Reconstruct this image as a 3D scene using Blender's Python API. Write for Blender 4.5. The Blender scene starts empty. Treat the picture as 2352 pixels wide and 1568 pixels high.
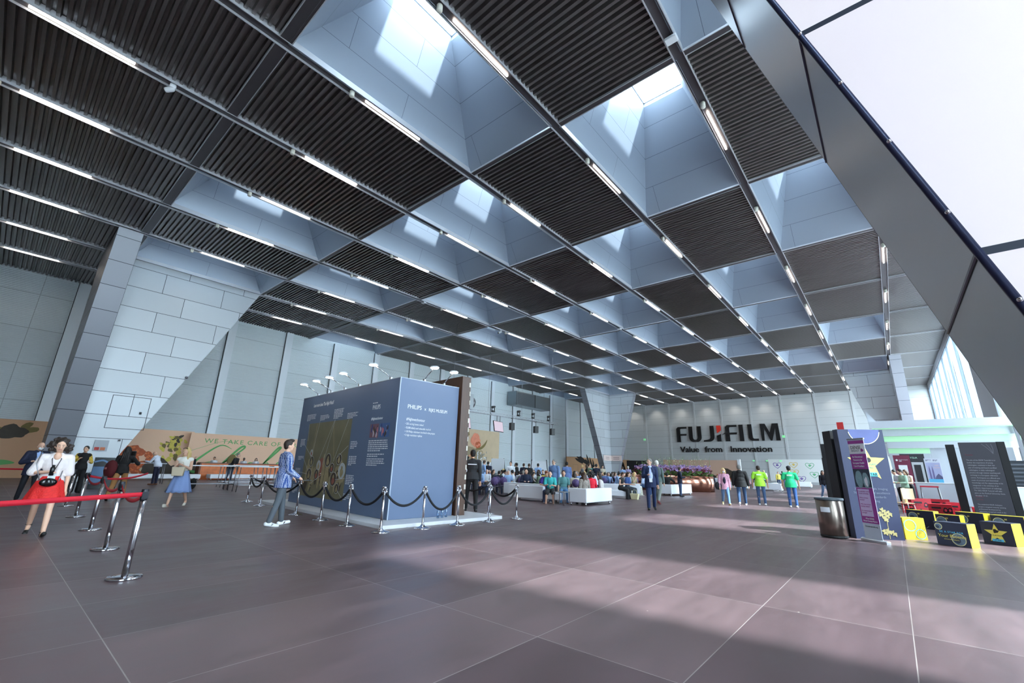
import bpy, bmesh, math, random
from mathutils import Vector, Matrix
PI = math.pi
C = bpy.context.scene.collection
rnd = random.Random(7)

# ------------------------------------------------------------------ camera
RX = Vector((0.76384518, 0.64492958, 0.02462472))    # camera right, in world axes
RD = Vector((-0.16309554, 0.22980264, -0.95947412))  # camera down
RF = Vector((-0.62445206, 0.72887351, 0.28071878))   # camera forward
EYE = 1.35
FPX = 992.36
cam = bpy.data.objects.new('camera', bpy.data.cameras.new('camera'))
C.objects.link(cam)
cam.data.sensor_width = 36
cam.data.lens = 36 * FPX / 2352
cam.data.clip_start = 0.05
cam.data.clip_end = 500
M = Matrix((( RX[0], -RD[0], -RF[0], 0), (RX[1], -RD[1], -RF[1], 0), (RX[2], -RD[2], -RF[2], EYE), (0, 0, 0, 1)))
cam.matrix_world = M
bpy.context.scene.camera = cam
vs = bpy.context.scene.view_settings
vs.view_transform = 'Standard'; vs.look = 'None'; vs.gamma = 1; vs.use_curve_mapping = False
vs.exposure = 0.18

# ------------------------------------------------------------------ daylight
W = bpy.data.worlds.new('daylight'); bpy.context.scene.world = W
W.use_nodes = True
bg = W.node_tree.nodes['Background']
bg.inputs[0].default_value = (0.90, 0.95, 1.0, 1)
bg.inputs[1].default_value = 17.0
sun = bpy.data.objects.new('sun', bpy.data.lights.new('sun', 'SUN')); C.objects.link(sun)
sun.data.energy = 16; sun.data.angle = math.radians(2.5); sun.data.color = (1, .96, .92)
SUN_EL = math.radians(47)
sdir = Vector((-math.cos(SUN_EL), -0.04, -math.sin(SUN_EL)))
sun.rotation_euler = sdir.to_track_quat('-Z', 'Y').to_euler()
sun.location = (20, 20, 40)

def fl(px, py, z=0.0):
    """point on the floor (or at height z) that was measured at a pixel of the photograph"""
    a, b = px - 1176, py - 784
    d = RX * a + RD * b + RF * FPX
    t = (z - EYE) / d.z
    return (d.x * t, d.y * t)
def along(px, D):
    """floor point D metres away in the direction of a column of pixels on the horizon"""
    py = 784 + (-RF[2] * FPX - RX[2] * (px - 1176)) / RD[2]
    d = RX * (px - 1176) + RD * (py - 784) + RF * FPX
    n = math.hypot(d.x, d.y)
    return (d.x / n * D, d.y / n * D)

# ------------------------------------------------------------------ materials
def lin(c):
    return tuple((x / 12.92 if x <= .04045 else ((x + .055) / 1.055) ** 2.4) for x in (v / 255 for v in c))
MATS = {}
def mat(name, rgb, rough=.6, metal=0., noise=0., nscale=3., bump=0., bscale=20., emit=0., spec=None, stretch=None):
    if name in MATS: return MATS[name]
    m = bpy.data.materials.new(name); m.use_nodes = True
    nt = m.node_tree; b = nt.nodes['Principled BSDF']
    c = (*lin(rgb), 1)
    b.inputs['Base Color'].default_value = c
    b.inputs['Roughness'].default_value = rough
    b.inputs['Metallic'].default_value = metal
    if spec is not None: b.inputs['Specular IOR Level'].default_value = spec
    if emit:
        b.inputs['Emission Color'].default_value = c; b.inputs['Emission Strength'].default_value = emit
    if noise or bump:
        tc = nt.nodes.new('ShaderNodeTexCoord'); src = tc.outputs['Object']
        if stretch:
            mp = nt.nodes.new('ShaderNodeMapping'); mp.inputs['Scale'].default_value = stretch
            nt.links.new(src, mp.inputs[0]); src = mp.outputs[0]
    if noise:
        n = nt.nodes.new('ShaderNodeTexNoise'); n.inputs['Scale'].default_value = nscale; n.inputs['Detail'].default_value = 4
        nt.links.new(src, n.inputs['Vector'])
        mx = nt.nodes.new('ShaderNodeMix'); mx.data_type = 'RGBA'
        mx.inputs['A'].default_value = tuple(v * (1 - noise) for v in c[:3]) + (1,)
        mx.inputs['B'].default_value = tuple(min(1, v * (1 + noise)) for v in c[:3]) + (1,)
        nt.links.new(n.outputs['Fac'], mx.inputs['Factor']); nt.links.new(mx.outputs['Result'], b.inputs['Base Color'])
    if bump:
        n = nt.nodes.new('ShaderNodeTexNoise'); n.inputs['Scale'].default_value = bscale
        nt.links.new(src, n.inputs['Vector'])
        bp = nt.nodes.new('ShaderNodeBump'); bp.inputs['Strength'].default_value = bump; bp.inputs['Distance'].default_value = .02
        nt.links.new(n.outputs['Fac'], bp.inputs['Height']); nt.links.new(bp.outputs[0], b.inputs['Normal'])
    MATS[name] = m; return m

def panel_mat(name, rgb, line, rough, metal, bw, bh, off=.5, mortar=.012, z0=0., ribs=0., ribamp=0., noise=.06):
    """cladding: joints between panels laid out in metres on the UV map (u along, v up)"""
    m = bpy.data.materials.new(name); m.use_nodes = True
    nt = m.node_tree; b = nt.nodes['Principled BSDF']; L = nt.links.new
    b.inputs['Roughness'].default_value = rough; b.inputs['Metallic'].default_value = metal
    uv = nt.nodes.new('ShaderNodeUVMap'); mp = nt.nodes.new('ShaderNodeMapping')
    mp.inputs['Location'].default_value = (0, -z0, 0)
    L(uv.outputs[0], mp.inputs[0])
    br = nt.nodes.new('ShaderNodeTexBrick'); br.offset = off
    br.inputs['Scale'].default_value = 1; br.inputs['Brick Width'].default_value = bw; br.inputs['Row Height'].default_value = bh
    br.inputs['Mortar Size'].default_value = mortar; br.inputs['Mortar Smooth'].default_value = .1
    c = lin(rgb)
    br.inputs['Color1'].default_value = tuple(v * (1 - noise) for v in c) + (1,)
    br.inputs['Color2'].default_value = tuple(v * (1 + noise) for v in c) + (1,)
    br.inputs['Mortar'].default_value = (*lin(line), 1)
    L(mp.outputs[0], br.inputs['Vector']); L(br.outputs['Color'], b.inputs['Base Color'])
    if ribs:
        wv = nt.nodes.new('ShaderNodeTexWave'); wv.wave_type = 'BANDS'; wv.bands_direction = 'Y'
        wv.inputs['Scale'].default_value = 1 / ribs / 20 * 2 * PI / PI * 1.0
        wv.inputs['Scale'].default_value = 0.314 / ribs
        L(mp.outputs[0], wv.inputs['Vector'])
        bp = nt.nodes.new('ShaderNodeBump'); bp.inputs['Strength'].default_value = ribamp; bp.inputs['Distance'].default_value = .03
        L(wv.outputs['Fac'], bp.inputs['Height']); L(bp.outputs[0], b.inputs['Normal'])
    MATS[name] = m; return m

def glass_mat(name, tint=(235, 245, 250), fac=.08):
    m = bpy.data.materials.new(name); m.use_nodes = True; nt = m.node_tree
    for n in list(nt.nodes):
        if n.type != 'OUTPUT_MATERIAL': nt.nodes.remove(n)
    out = [n for n in nt.nodes if n.type == 'OUTPUT_MATERIAL'][0]
    t = nt.nodes.new('ShaderNodeBsdfTransparent'); t.inputs[0].default_value = (*lin(tint), 1)
    g = nt.nodes.new('ShaderNodeBsdfGlossy'); g.inputs['Roughness'].default_value = .02
    mx = nt.nodes.new('ShaderNodeMixShader'); mx.inputs[0].default_value = fac
    nt.links.new(t.outputs[0], mx.inputs[1]); nt.links.new(g.outputs[0], mx.inputs[2]); nt.links.new(mx.outputs[0], out.inputs[0])
    MATS[name] = m; return m

GLASS = glass_mat('glass_pane')
STEEL = mat('polished_steel', (205, 205, 210), .12, 1.)
STEEL2 = mat('satin_steel', (150, 150, 155), .35, 1.)
BLACK = mat('black_plastic', (22, 22, 24), .5)
WHITE = mat('white_paint', (225, 228, 232), .5)
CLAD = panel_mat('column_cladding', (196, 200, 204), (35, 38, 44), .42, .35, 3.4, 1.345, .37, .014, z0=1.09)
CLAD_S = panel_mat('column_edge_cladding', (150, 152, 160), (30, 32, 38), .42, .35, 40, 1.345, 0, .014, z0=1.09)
CLAD_N = panel_mat('near_column_brushed', (168, 172, 178), (30, 34, 44), .34, .8, 40, 1.2, 0, .012, z0=.865, noise=.03)
CLAD_P = panel_mat('near_column_panel', (232, 214, 214), (26, 32, 48), .5, .1, 40, 1.2, 0, .015, z0=.865, noise=.01)
SHAFT = panel_mat('skylight_shaft_panel', (158, 168, 182), (84, 92, 104), .38, .25, 6.1, 1.2, .4, .007, noise=.02)
WALL_L = panel_mat('ribbed_wall_sheet', (205, 214, 218), (165, 174, 178), .55, .15, 4000, 2.45, 0, .02, ribs=.12, ribamp=.5, noise=.02)
WALL_B = panel_mat('horizontal_wall_panel', (184, 187, 188), (150, 153, 155), .5, .15, 4000, 1.1, 0, .02, noise=.015)
PIL = mat('pilaster_paint', (214, 220, 226), .5, .2)
DARKBEAM = mat('ceiling_beam_dark', (84, 80, 84), .4, .5)
SHEET = mat('corrugated_ceiling_sheet', (134, 129, 128), .34, .8)
EDGE = mat('galvanised_edge', (196, 197, 202), .4, .4)
LAMP = mat('lamp_diffuser', (255, 244, 228), .4, emit=17)

# floor: 1.2 x 2.4 m boards, scuffed brown coating
def floor_mat():
    m = bpy.data.materials.new('brown_coated_boards'); m.use_nodes = True; nt = m.node_tree; L = nt.links.new
    b = nt.nodes['Principled BSDF']
    tc = nt.nodes.new('ShaderNodeTexCoord'); mp = nt.nodes.new('ShaderNodeMapping')
    mp.inputs['Location'].default_value = (.1, -.92, 0)
    L(tc.outputs['Object'], mp.inputs[0])
    br = nt.nodes.new('ShaderNodeTexBrick'); br.offset = 0; br.inputs['Scale'].default_value = 1
    br.inputs['Brick Width'].default_value = 1.2; br.inputs['Row Height'].default_value = 2.42
    br.inputs['Mortar Size'].default_value = .0045; br.inputs['Mortar Smooth'].default_value = .3
    br.inputs['Color1'].default_value = (*lin((84, 66, 69)), 1); br.inputs['Color2'].default_value = (*lin((106, 86, 88)), 1)
    br.inputs['Mortar'].default_value = (*lin((150, 138, 134)), 1)
    L(mp.outputs[0], br.inputs['Vector'])
    n = nt.nodes.new('ShaderNodeTexNoise'); n.inputs['Scale'].default_value = .8; n.inputs['Detail'].default_value = 8; n.inputs['Roughness'].default_value = .7
    mp2 = nt.nodes.new('ShaderNodeMapping'); mp2.inputs['Scale'].default_value = (2.5, .6, 1); L(tc.outputs['Object'], mp2.inputs[0]); L(mp2.outputs[0], n.inputs['Vector'])
    mx = nt.nodes.new('ShaderNodeMix'); mx.data_type = 'RGBA'; mx.blend_type = 'MULTIPLY'
    rp = nt.nodes.new('ShaderNodeMapRange'); rp.inputs[1].default_value = .3; rp.inputs[2].default_value = .7; rp.inputs[3].default_value = .68; rp.inputs[4].default_value = 1.3
    L(n.outputs['Fac'], rp.inputs[0]); mx.inputs['Factor'].default_value = 1
    L(br.outputs['Color'], mx.inputs['A']); L(rp.outputs[0], mx.inputs['B'])
    # small pale flecks and scuffs
    v = nt.nodes.new('ShaderNodeTexVoronoi'); v.inputs['Scale'].default_value = 1.6; L(tc.outputs['Object'], v.inputs['Vector'])
    lt = nt.nodes.new('ShaderNodeMath'); lt.operation = 'LESS_THAN'; lt.inputs[1].default_value = .016; L(v.outputs['Distance'], lt.inputs[0])
    mx2 = nt.nodes.new('ShaderNodeMix'); mx2.data_type = 'RGBA'; mx2.inputs['B'].default_value = (*lin((190, 175, 165)), 1)
    L(lt.outputs[0], mx2.inputs['Factor']); L(mx.outputs['Result'], mx2.inputs['A']); L(mx2.outputs['Result'], b.inputs['Base Color'])
    rr = nt.nodes.new('ShaderNodeMapRange'); rr.inputs[1].default_value = .3; rr.inputs[2].default_value = .7; rr.inputs[3].default_value = .3; rr.inputs[4].default_value = .46
    L(n.outputs['Fac'], rr.inputs[0]); L(rr.outputs[0], b.inputs['Roughness'])
    b.inputs['Specular IOR Level'].default_value = .5
    return m
FLOOR = floor_mat()

# ------------------------------------------------------------------ mesh builder
class MB:
    def __init__(s): s.v = []; s.f = []; s.m = []; s.uv = []; s.sm = []
    def face(s, pts, mi=0, uv=None, smooth=False):
        i = len(s.v); s.v += [tuple(p) for p in pts]; s.f.append(tuple(range(i, i + len(pts)))); s.m.append(mi)
        s.uv.append(uv); s.sm.append(smooth)
    def grid(s, verts, faces, mi=0, smooth=True):
        i = len(s.v); s.v += [tuple(p) for p in verts]
        for f in faces:
            s.f.append(tuple(i + k for k in f)); s.m.append(mi); s.uv.append(None); s.sm.append(smooth)
    def box(s, x0, x1, y0, y1, z0, z1, mi=0, M=None):
        P = [Vector((x, y, z)) for z in (z0, z1) for y in (y0, y1) for x in (x0, x1)]
        if M is not None: P = [M @ p for p in P]
        for q in ((0, 2, 3, 1), (4, 5, 7, 6), (0, 1, 5, 4), (2, 6, 7, 3), (0, 4, 6, 2), (1, 3, 7, 5)):
            s.face([P[k] for k in q], mi)
    def prism(s, poly, z0, z1, mi=0, M=None, mi_side=None):
        """poly in xy extruded z0..z1"""
        a = [Vector((x, y, z0)) for x, y in poly]; b = [Vector((x, y, z1)) for x, y in poly]
        if M is not None: a = [M @ p for p in a]; b = [M @ p for p in b]
        n = len(poly)
        s.face(list(reversed(a)), mi); s.face(b, mi)
        for k in range(n): s.face([a[k], a[(k + 1) % n], b[(k + 1) % n], b[k]], mi if mi_side is None else mi_side)
    def lathe(s, prof, n=20, mi=0, c=(0, 0), smooth=True, sx=1., sy=1., M=None):
        V = []; F = []
        for r, z in prof:
            for k in range(n):
                a = 2 * PI * k / n; V.append(Vector((c[0] + r * math.cos(a) * sx, c[1] + r * math.sin(a) * sy, z)))
        if M is not None: V = [M @ p for p in V]
        for j in range(len(prof) - 1):
            for k in range(n): F.append((j * n + k, j * n + (k + 1) % n, (j + 1) * n + (k + 1) % n, (j + 1) * n + k))
        F.append(tuple(reversed(range(n)))); F.append(tuple(range((len(prof) - 1) * n, len(prof) * n)))
        s.grid(V, F, mi, smooth)
    def tube(s, pts, r, n=8, mi=0, smooth=True, flat=1.):
        pts = [Vector(p) for p in pts]; V = []; F = []
        rs = r if isinstance(r, (list, tuple)) else [r] * len(pts)
        up = Vector((0, 0, 1)); prev = None
        for i, p in enumerate(pts):
            t = (pts[min(i + 1, len(pts) - 1)] - pts[max(i - 1, 0)])
            if t.length < 1e-9: t = Vector((0, 0, 1))
            t.normalize()
            if prev is None:
                a = t.cross(up)
                if a.length < .05: a = t.cross(Vector((1, 0, 0)))
            else: a = prev - t * prev.dot(t)
            a.normalize(); b = t.cross(a); prev = a
            for k in range(n):
                q = 2 * PI * k / n; V.append(p + (a * math.cos(q) + b * math.sin(q) * flat) * rs[i])
        m = len(pts)
        for j in range(m - 1):
            for k in range(n): F.append((j * n + k, j * n + (k + 1) % n, (j + 1) * n + (k + 1) % n, (j + 1) * n + k))
        F.append(tuple(reversed(range(n)))); F.append(tuple(range((m - 1) * n, m * n)))
        s.grid(V, F, mi, smooth)
    def cap(s, p0, p1, r0, r1, n=10, mi=0):
        p0 = Vector(p0); p1 = Vector(p1); d = p1 - p0
        if d.length < 1e-6: d = Vector((0, 0, 1e-4)); p1 = p0 + d
        t = d.normalized()
        pts = []; rs = []
        for q in (-1, -.8, -.45): pts.append(p0 + t * r0 * q); rs.append(r0 * max(.04, math.sqrt(1 - q * q)))
        pts += [p0, p1]; rs += [r0, r1]
        for q in (.45, .8, 1): pts.append(p1 + t * r1 * q); rs.append(r1 * max(.04, math.sqrt(1 - q * q)))
        s.tube(pts, rs, n, mi)
    def ell(s, c, r, R=None, n=12, mi=0):
        V = []; F = []; h = n // 2 + 1; c = Vector(c)
        for j in range(h + 1):
            th = PI * j / h; th = min(max(th, .03), PI - .03)
            for k in range(n):
                a = 2 * PI * k / n
                p = Vector((r[0] * math.sin(th) * math.cos(a), r[1] * math.sin(th) * math.sin(a), -r[2] * math.cos(th)))
                if R is not None: p = R @ p
                V.append(c + p)
        for j in range(h):
            for k in range(n): F.append((j * n + k, j * n + (k + 1) % n, (j + 1) * n + (k + 1) % n, (j + 1) * n + k))
        F.append(tuple(reversed(range(n)))); F.append(tuple(range(h * n, (h + 1) * n)))
        s.grid(V, F, mi)
    def text(s, t, size, M, depth=.002, mi=0, align='LEFT', shear=0., sx=1., spacing=1.):
        cu = bpy.data.curves.new('t', 'FONT'); cu.body = t; cu.size = size; cu.align_x = align; cu.shear = shear; cu.space_character = spacing
        cu.resolution_u = 3; cu.extrude = depth / 2
        o = bpy.data.objects.new('t', cu); C.objects.link(o)
        dg = bpy.context.evaluated_depsgraph_get(); me = bpy.data.meshes.new_from_object(o.evaluated_get(dg))
        S = Matrix.Diagonal((sx, 1, 1, 1))
        i = len(s.v); s.v += [tuple(M @ S @ v.co) for v in me.vertices]
        for p in me.polygons:
            s.f.append(tuple(i + k for k in p.vertices)); s.m.append(mi); s.uv.append(None); s.sm.append(False)
        bpy.data.objects.remove(o); bpy.data.curves.remove(cu); bpy.data.meshes.remove(me)
    def mesh(s, name, mats):
        me = bpy.data.meshes.new(name); me.from_pydata(s.v, [], s.f)
        for m in (mats if isinstance(mats, (list, tuple)) else [mats]): me.materials.append(m)
        me.polygons.foreach_set('material_index', s.m)
        me.polygons.foreach_set('use_smooth', s.sm)
        if any(u is not None for u in s.uv):
            ul = me.uv_layers.new(name='UVMap')
            for p, u in zip(me.polygons, s.uv):
                if u is not None:
                    for li, q in zip(p.loop_indices, u): ul.data[li].uv = q
        me.update(); return me
    def build(s, name, mats, parent=None, bevel=0.):
        o = bpy.data.objects.new(name, s.mesh(name, mats)); C.objects.link(o)
        if parent is not None: o.parent = parent
        if bevel:
            b = o.modifiers.new('bevel', 'BEVEL'); b.width = bevel; b.segments = 2; b.limit_method = 'ANGLE'
            # joined corners are needed for the bevel
            bm = bmesh.new(); bm.from_mesh(o.data); bmesh.ops.remove_doubles(bm, verts=bm.verts, dist=1e-5); bm.to_mesh(o.data); bm.free()
        return o

def tag(o, label=None, cat=None, group=None, kind=None):
    if label: o['label'] = label
    if cat: o['category'] = cat
    if group: o['group'] = group
    if kind: o['kind'] = kind
    return o
def thing(name, label, cat, loc=(0, 0, 0), rz=0., group=None):
    o = bpy.data.objects.new(name, None); C.objects.link(o); o.empty_display_size = .2
    o.location = loc if len(loc) == 3 else (loc[0], loc[1], 0); o.rotation_euler = (0, 0, rz)
    return tag(o, label, cat, group)
def struct(o): o['kind'] = 'structure'; return o
def dup(root, loc, rz, label=None, group=None):
    r = root.copy(); C.objects.link(r); r.location = loc; r.rotation_euler = (0, 0, rz)
    if label: r['label'] = label
    if group: r['group'] = group
    for ch in list(root.children):
        c = ch.copy(); C.objects.link(c); c.parent = r
        for g in list(ch.children):
            d = g.copy(); C.objects.link(d); d.parent = c
    return r
RX90 = Matrix.Rotation(PI / 2, 4, 'X')
def face_at(x, z, y=-.004):      # text plane on a local front face (facing -y)
    return Matrix.Translation((x, y, z)) @ RX90
ORD = ['first', 'second', 'third', 'fourth', 'fifth', 'sixth', 'seventh', 'eighth', 'ninth', 'tenth', 'eleventh', 'twelfth', 'thirteenth', 'fourteenth', 'fifteenth', 'sixteenth', 'seventeenth', 'eighteenth', 'nineteenth', 'twentieth'] + ['%dth' % k for k in range(21, 80)]

# ------------------------------------------------------------------ the hall: grid of the ceiling
ZC = 13.65
XI = lambda i: -2.964 - 4.581 * i
YJ = lambda j: 3.04 + 7.966 * j
XL, XR, YB, YF = -43.9, 5.5, 81.4, -12.9
SKY = {0: (-1, 1, 4, 6), 1: (0, 2, 3, 5), 2: (-1, 1, 4, 6, 8), 3: (0, 2, 3, 5), 4: (0, 2, 3, 5), 5: (-1, 1, 4, 6, 8), 6: (0, 2, 3, 5), 7: (-1, 1, 4, 6, 8)}

m = MB(); m.box(XL - 1, XR + .3, YF - 1, YB + 1, -.3, 0)
struct(m.build('floor', FLOOR))

# corrugated sheets between the beams
m = MB()
for j in range(-2, 10):
    for i in range(-2, 9):
        if i in SKY.get(j, ()): continue
        x1 = min(XI(i), XR) - .14; x0 = max(XI(i + 1), XL) + .14
        if i == 8: x0 = XL
        y0 = YJ(j) + .12; y1 = min(YJ(j + 1), YB) - (.12 if j < 9 else 0)
        if i == -2: x1 = XR
        if x1 <= x0 or y1 <= y0: continue
        n = max(1, round((y1 - y0) / .212)); p = (y1 - y0) / n
        zb, zt = ZC + .07, ZC + .22
        ys = []
        for k in range(n):
            a = y0 + k * p
            ys += [(a, zb), (a + .40 * p, zb), (a + .52 * p, zt), (a + .88 * p, zt)]
        ys.append((y1, zb))
        for (ya, za), (yb, zb_) in zip(ys, ys[1:]):
            m.face([(x0, ya, za), (x0, yb, zb_), (x1, yb, zb_), (x1, ya, za)])
m.box(XL - .5, XI(-1), YF - .5, YJ(0) - .05, ZC + .5, ZC + .6)
struct(m.build('ceiling', SHEET))

# roof deck over the sheets (with holes where skylights are): keeps the sky out
m = MB()
for j in range(-2, 10):
    for i in range(-2, 9):
        if i in SKY.get(j, ()): continue
        m.box(max(XI(i + 1), XL - .5), min(XI(i), XR + .5), YJ(j), min(YJ(j + 1), YB + .5), ZC + .30, ZC + .42)
struct(m.build('ceiling', mat('roof_deck', (60, 60, 62), .8)))

# beams: two flanges and a dark web along Y (they carry the lamps), single dark beams along X
tn = 0
for i in range(-1, 9):
    m = MB(); x = XI(i)
    y0, y1 = YF, YB
    w = .15
    m.box(x - w, x + w, y0, y1, ZC + .06, ZC + .29, 0)
    m.box(x - w - .025, x - w, y0, y1, ZC - .02, ZC + .20, 1)
    m.box(x + w, x + w + .025, y0, y1, ZC - .02, ZC + .20, 1)
    tn += 1; struct(m.build('trim_%d' % tn, [DARKBEAM, EDGE]))
for j in range(-1, 10):
    m = MB(); y = YJ(j); w = .17 if j == 0 else .09
    for i in range(-2, 9):
        xa = max(XI(i + 1), XL) + (.176 if i < 8 else 0); xb = min(XI(i), XR) - (.176 if i > -2 else 0)
        if j == 0 and i == 8: pass
        m.box(xa, xb, y - w, y + w, ZC, ZC + .29, 0)
        m.box(xa, xb, y - w - .03, y - w - .003, ZC - .015, ZC + .10, 1)
        m.box(xa, xb, y + w + .003, y + w + .03, ZC - .015, ZC + .10, 1)
    tn += 1; struct(m.build('trim_%d' % tn, [DARKBEAM, EDGE]))

# skylight shafts: truncated pyramids with a glazed collar on top
DZ, IX, IY = 4.1, 1.39, 2.70
hx, hy = 4.581 / 2 - .10, 7.966 / 2 - .10
def shaft_mesh():
    m = MB(); z0 = ZC + .02; z1 = ZC + DZ
    a = [(-hx, -hy), (hx, -hy), (hx, hy), (-hx, hy)]
    tx, ty = 4.581 / 2 - IX, 7.966 / 2 - IY
    b = [(-tx, -ty), (tx, -ty), (tx, ty), (-tx, ty)]
    for k in range(4):
        p, q = a[k], a[(k + 1) % 4]; r, s_ = b[(k + 1) % 4], b[k]
        L = math.hypot(q[0] - p[0], q[1] - p[1]); l = math.hypot(r[0] - s_[0], r[1] - s_[1]); d = (L - l) / 2
        m.face([(q[0], q[1], z0), (p[0], p[1], z0), (s_[0], s_[1], z1), (r[0], r[1], z1)], 0,
               [(L, 0), (0, 0), (d, DZ + .3), (L - d, DZ + .3)])
        m.face([(r[0], r[1], z1), (s_[0], s_[1], z1), (s_[0], s_[1], z1 + .20), (r[0], r[1], z1 + .20)], 0, [(0, .1), (.2, .1), (.2, .3), (0, .3)])
        # bright lip at the foot
        m.face([(p[0], p[1], z0 - .03), (q[0], q[1], z0 - .03), (q[0], q[1], z0), (p[0], p[1], z0)], 0, [(.1, .1)] * 4)
    # outside skin so daylight only enters through the glass
    o = .25
    A = [(-hx - o, -hy - o), (hx + o, -hy - o), (hx + o, hy + o), (-hx - o, hy + o)]
    B = [(-tx - o, -ty - o), (tx + o, -ty - o), (tx + o, ty + o), (-tx - o, ty + o)]
    for k in range(4):
        p, q = A[k], A[(k + 1) % 4]; r, s_ = B[(k + 1) % 4], B[k]
        m.face([(p[0], p[1], z0 + .3), (q[0], q[1], z0 + .3), (r[0], r[1], z1 + .1), (s_[0], s_[1], z1 + .1)], 0, [(.1, .1)] * 4)
        m.face([(s_[0], s_[1], z1 + .1), (r[0], r[1], z1 + .1), (b[(k + 1) % 4][0], b[(k + 1) % 4][1], z1 + .19), (b[k][0], b[k][1], z1 + .19)], 0, [(.1, .1)] * 4)
    return m.mesh('skylight_shaft', SHAFT), tx, ty, z1
SM, TX, TY, Z1 = shaft_mesh()
m = MB()
for x in (-TX, TX): m.box(x - .04, x + .04, -TY - .05, TY + .05, Z1 + .20, Z1 + .28)
for y in (-TY, TY): m.box(-TX, TX, y - .04, y + .04, Z1 + .20, Z1 + .28)
FRM = m.mesh('window_frame', WHITE)
m = MB(); m.box(-TX, TX, -TY, TY, Z1 + .23, Z1 + .245); PANE = m.mesh('pane', GLASS)
wn = 0
for j, cells in SKY.items():
    for i in cells:
        wn += 1
        o = bpy.data.objects.new('window_%d' % wn, SM); C.objects.link(o); struct(o)
        xc = (XI(i) + XI(i + 1)) / 2
        if i == 8: xc = XI(8) - 4.581 / 2
        o.location = (xc, (YJ(j) + YJ(j + 1)) / 2, 0)
        for nm, me in (('window_frame', FRM), ('pane', PANE)):
            c = bpy.data.objects.new(nm, me); C.objects.link(c); c.parent = o

# ------------------------------------------------------------------ walls
def wallx(m, x, y0, y1, z0, z1, mi=0, flip=False):
    P = [(x, y0, z0), (x, y1, z0), (x, y1, z1), (x, y0, z1)]; U = [(y0, z0), (y1, z0), (y1, z1), (y0, z1)]
    if flip: P.reverse(); U.reverse()
    m.face(P, mi, U)
def wally(m, y, x0, x1, z0, z1, mi=0, flip=False):
    P = [(x0, y, z0), (x1, y, z0), (x1, y, z1), (x0, y, z1)]; U = [(x0, z0), (x1, z0), (x1, z1), (x0, z1)]
    if flip: P.reverse(); U.reverse()
    m.face(P, mi, U)
ZT = ZC + 4.6
m = MB(); wallx(m, XL, YF, YB + .3, 0, ZC + .3); m.box(XL - .5, XL - .02, YF, YB + .5, 0, ZC + .3)
y = 1.84 - 15
k = 0
struct(m.build('wall_left', WALL_L))
for yy in [1.84 + 5.0 * q for q in range(-3, 16)]:
    if yy < YF or yy > YB: continue
    m = MB(); m.box(XL + .01, XL + .22, yy - .12, yy + .50, 0, ZC + .1); m.box(XL + .01, XL + .05, yy - .16, yy - .12, 0, ZC + .1, 1)
    tn += 1; struct(m.build('trim_%d' % tn, [PIL, mat('dark_joint', (50, 54, 58), .6)]))
m = MB(); wally(m, YB, XL, XR + 3, 0, ZC + .3); m.box(XL, XR + 3, YB + .02, YB + .5, 0, ZC + .3)
struct(m.build('wall_back', WALL_B))
for i in range(-1, 9):
    m = MB(); x = XI(i); m.box(x - .16, x + .16, YB - .07, YB - .01, 0, ZC + .05); m.box(x - .185, x - .16, YB - .04, YB - .01, 0, ZC + .05, 1)
    tn += 1; struct(m.build('trim_%d' % tn, [mat('back_pilaster_paint', (188, 191, 192), .5, .15), MATS['dark_joint']]))
# wall behind the camera, glazed towards the right
m = MB(); m.box(XL, XR, YF - .4, YF, 0, ZC + .3)
struct(m.build('wall_front', WALL_B))
# right side: glass facade in tall bays; unseen piers added to band the sunlight
m = MB()
bays = [(-6.6, -1.3)] + [(5.0 + 7.966 * k, 7.9 + 7.966 * k) for k in range(0, 5)] + [(45.0, YB - .3)]  # first bay sized to light the near column, the short ones set floor bands
edges = [YF] + [v for b in bays for v in b] + [YB]
for a, b in zip(edges[::2], edges[1::2]): m.box(XR + .02, XR + .35, a, b, 0, ZC + .3)
m.box(XR + .02, XR + .35, YF, YB, ZC - .5, ZC + .3)
struct(m.build('wall_right', mat('facade_pier', (170, 174, 178), .5, .2)))
for b in bays:
    wn += 1; m = MB(); n = max(1, round((b[1] - b[0]) / 5.05)); st = (b[1] - b[0]) / n
    for q in range(n + 1):
        yy = b[0] + q * st; m.box(XR + .05, XR + .2, yy - .035, yy + .035, 0, ZC - .5)
    for zz in (0.1, 13.1): m.box(XR + .06, XR + .18, b[0], b[1], zz - .04, zz + .04)
    fr = struct(m.build('window_%d' % wn, mat('facade_mullion', (105, 115, 125), .4, .6)))
    m = MB(); m.box(XR + .10, XR + .12, b[0], b[1], 0, ZC - .5); m.build('pane', GLASS, fr)

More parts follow.
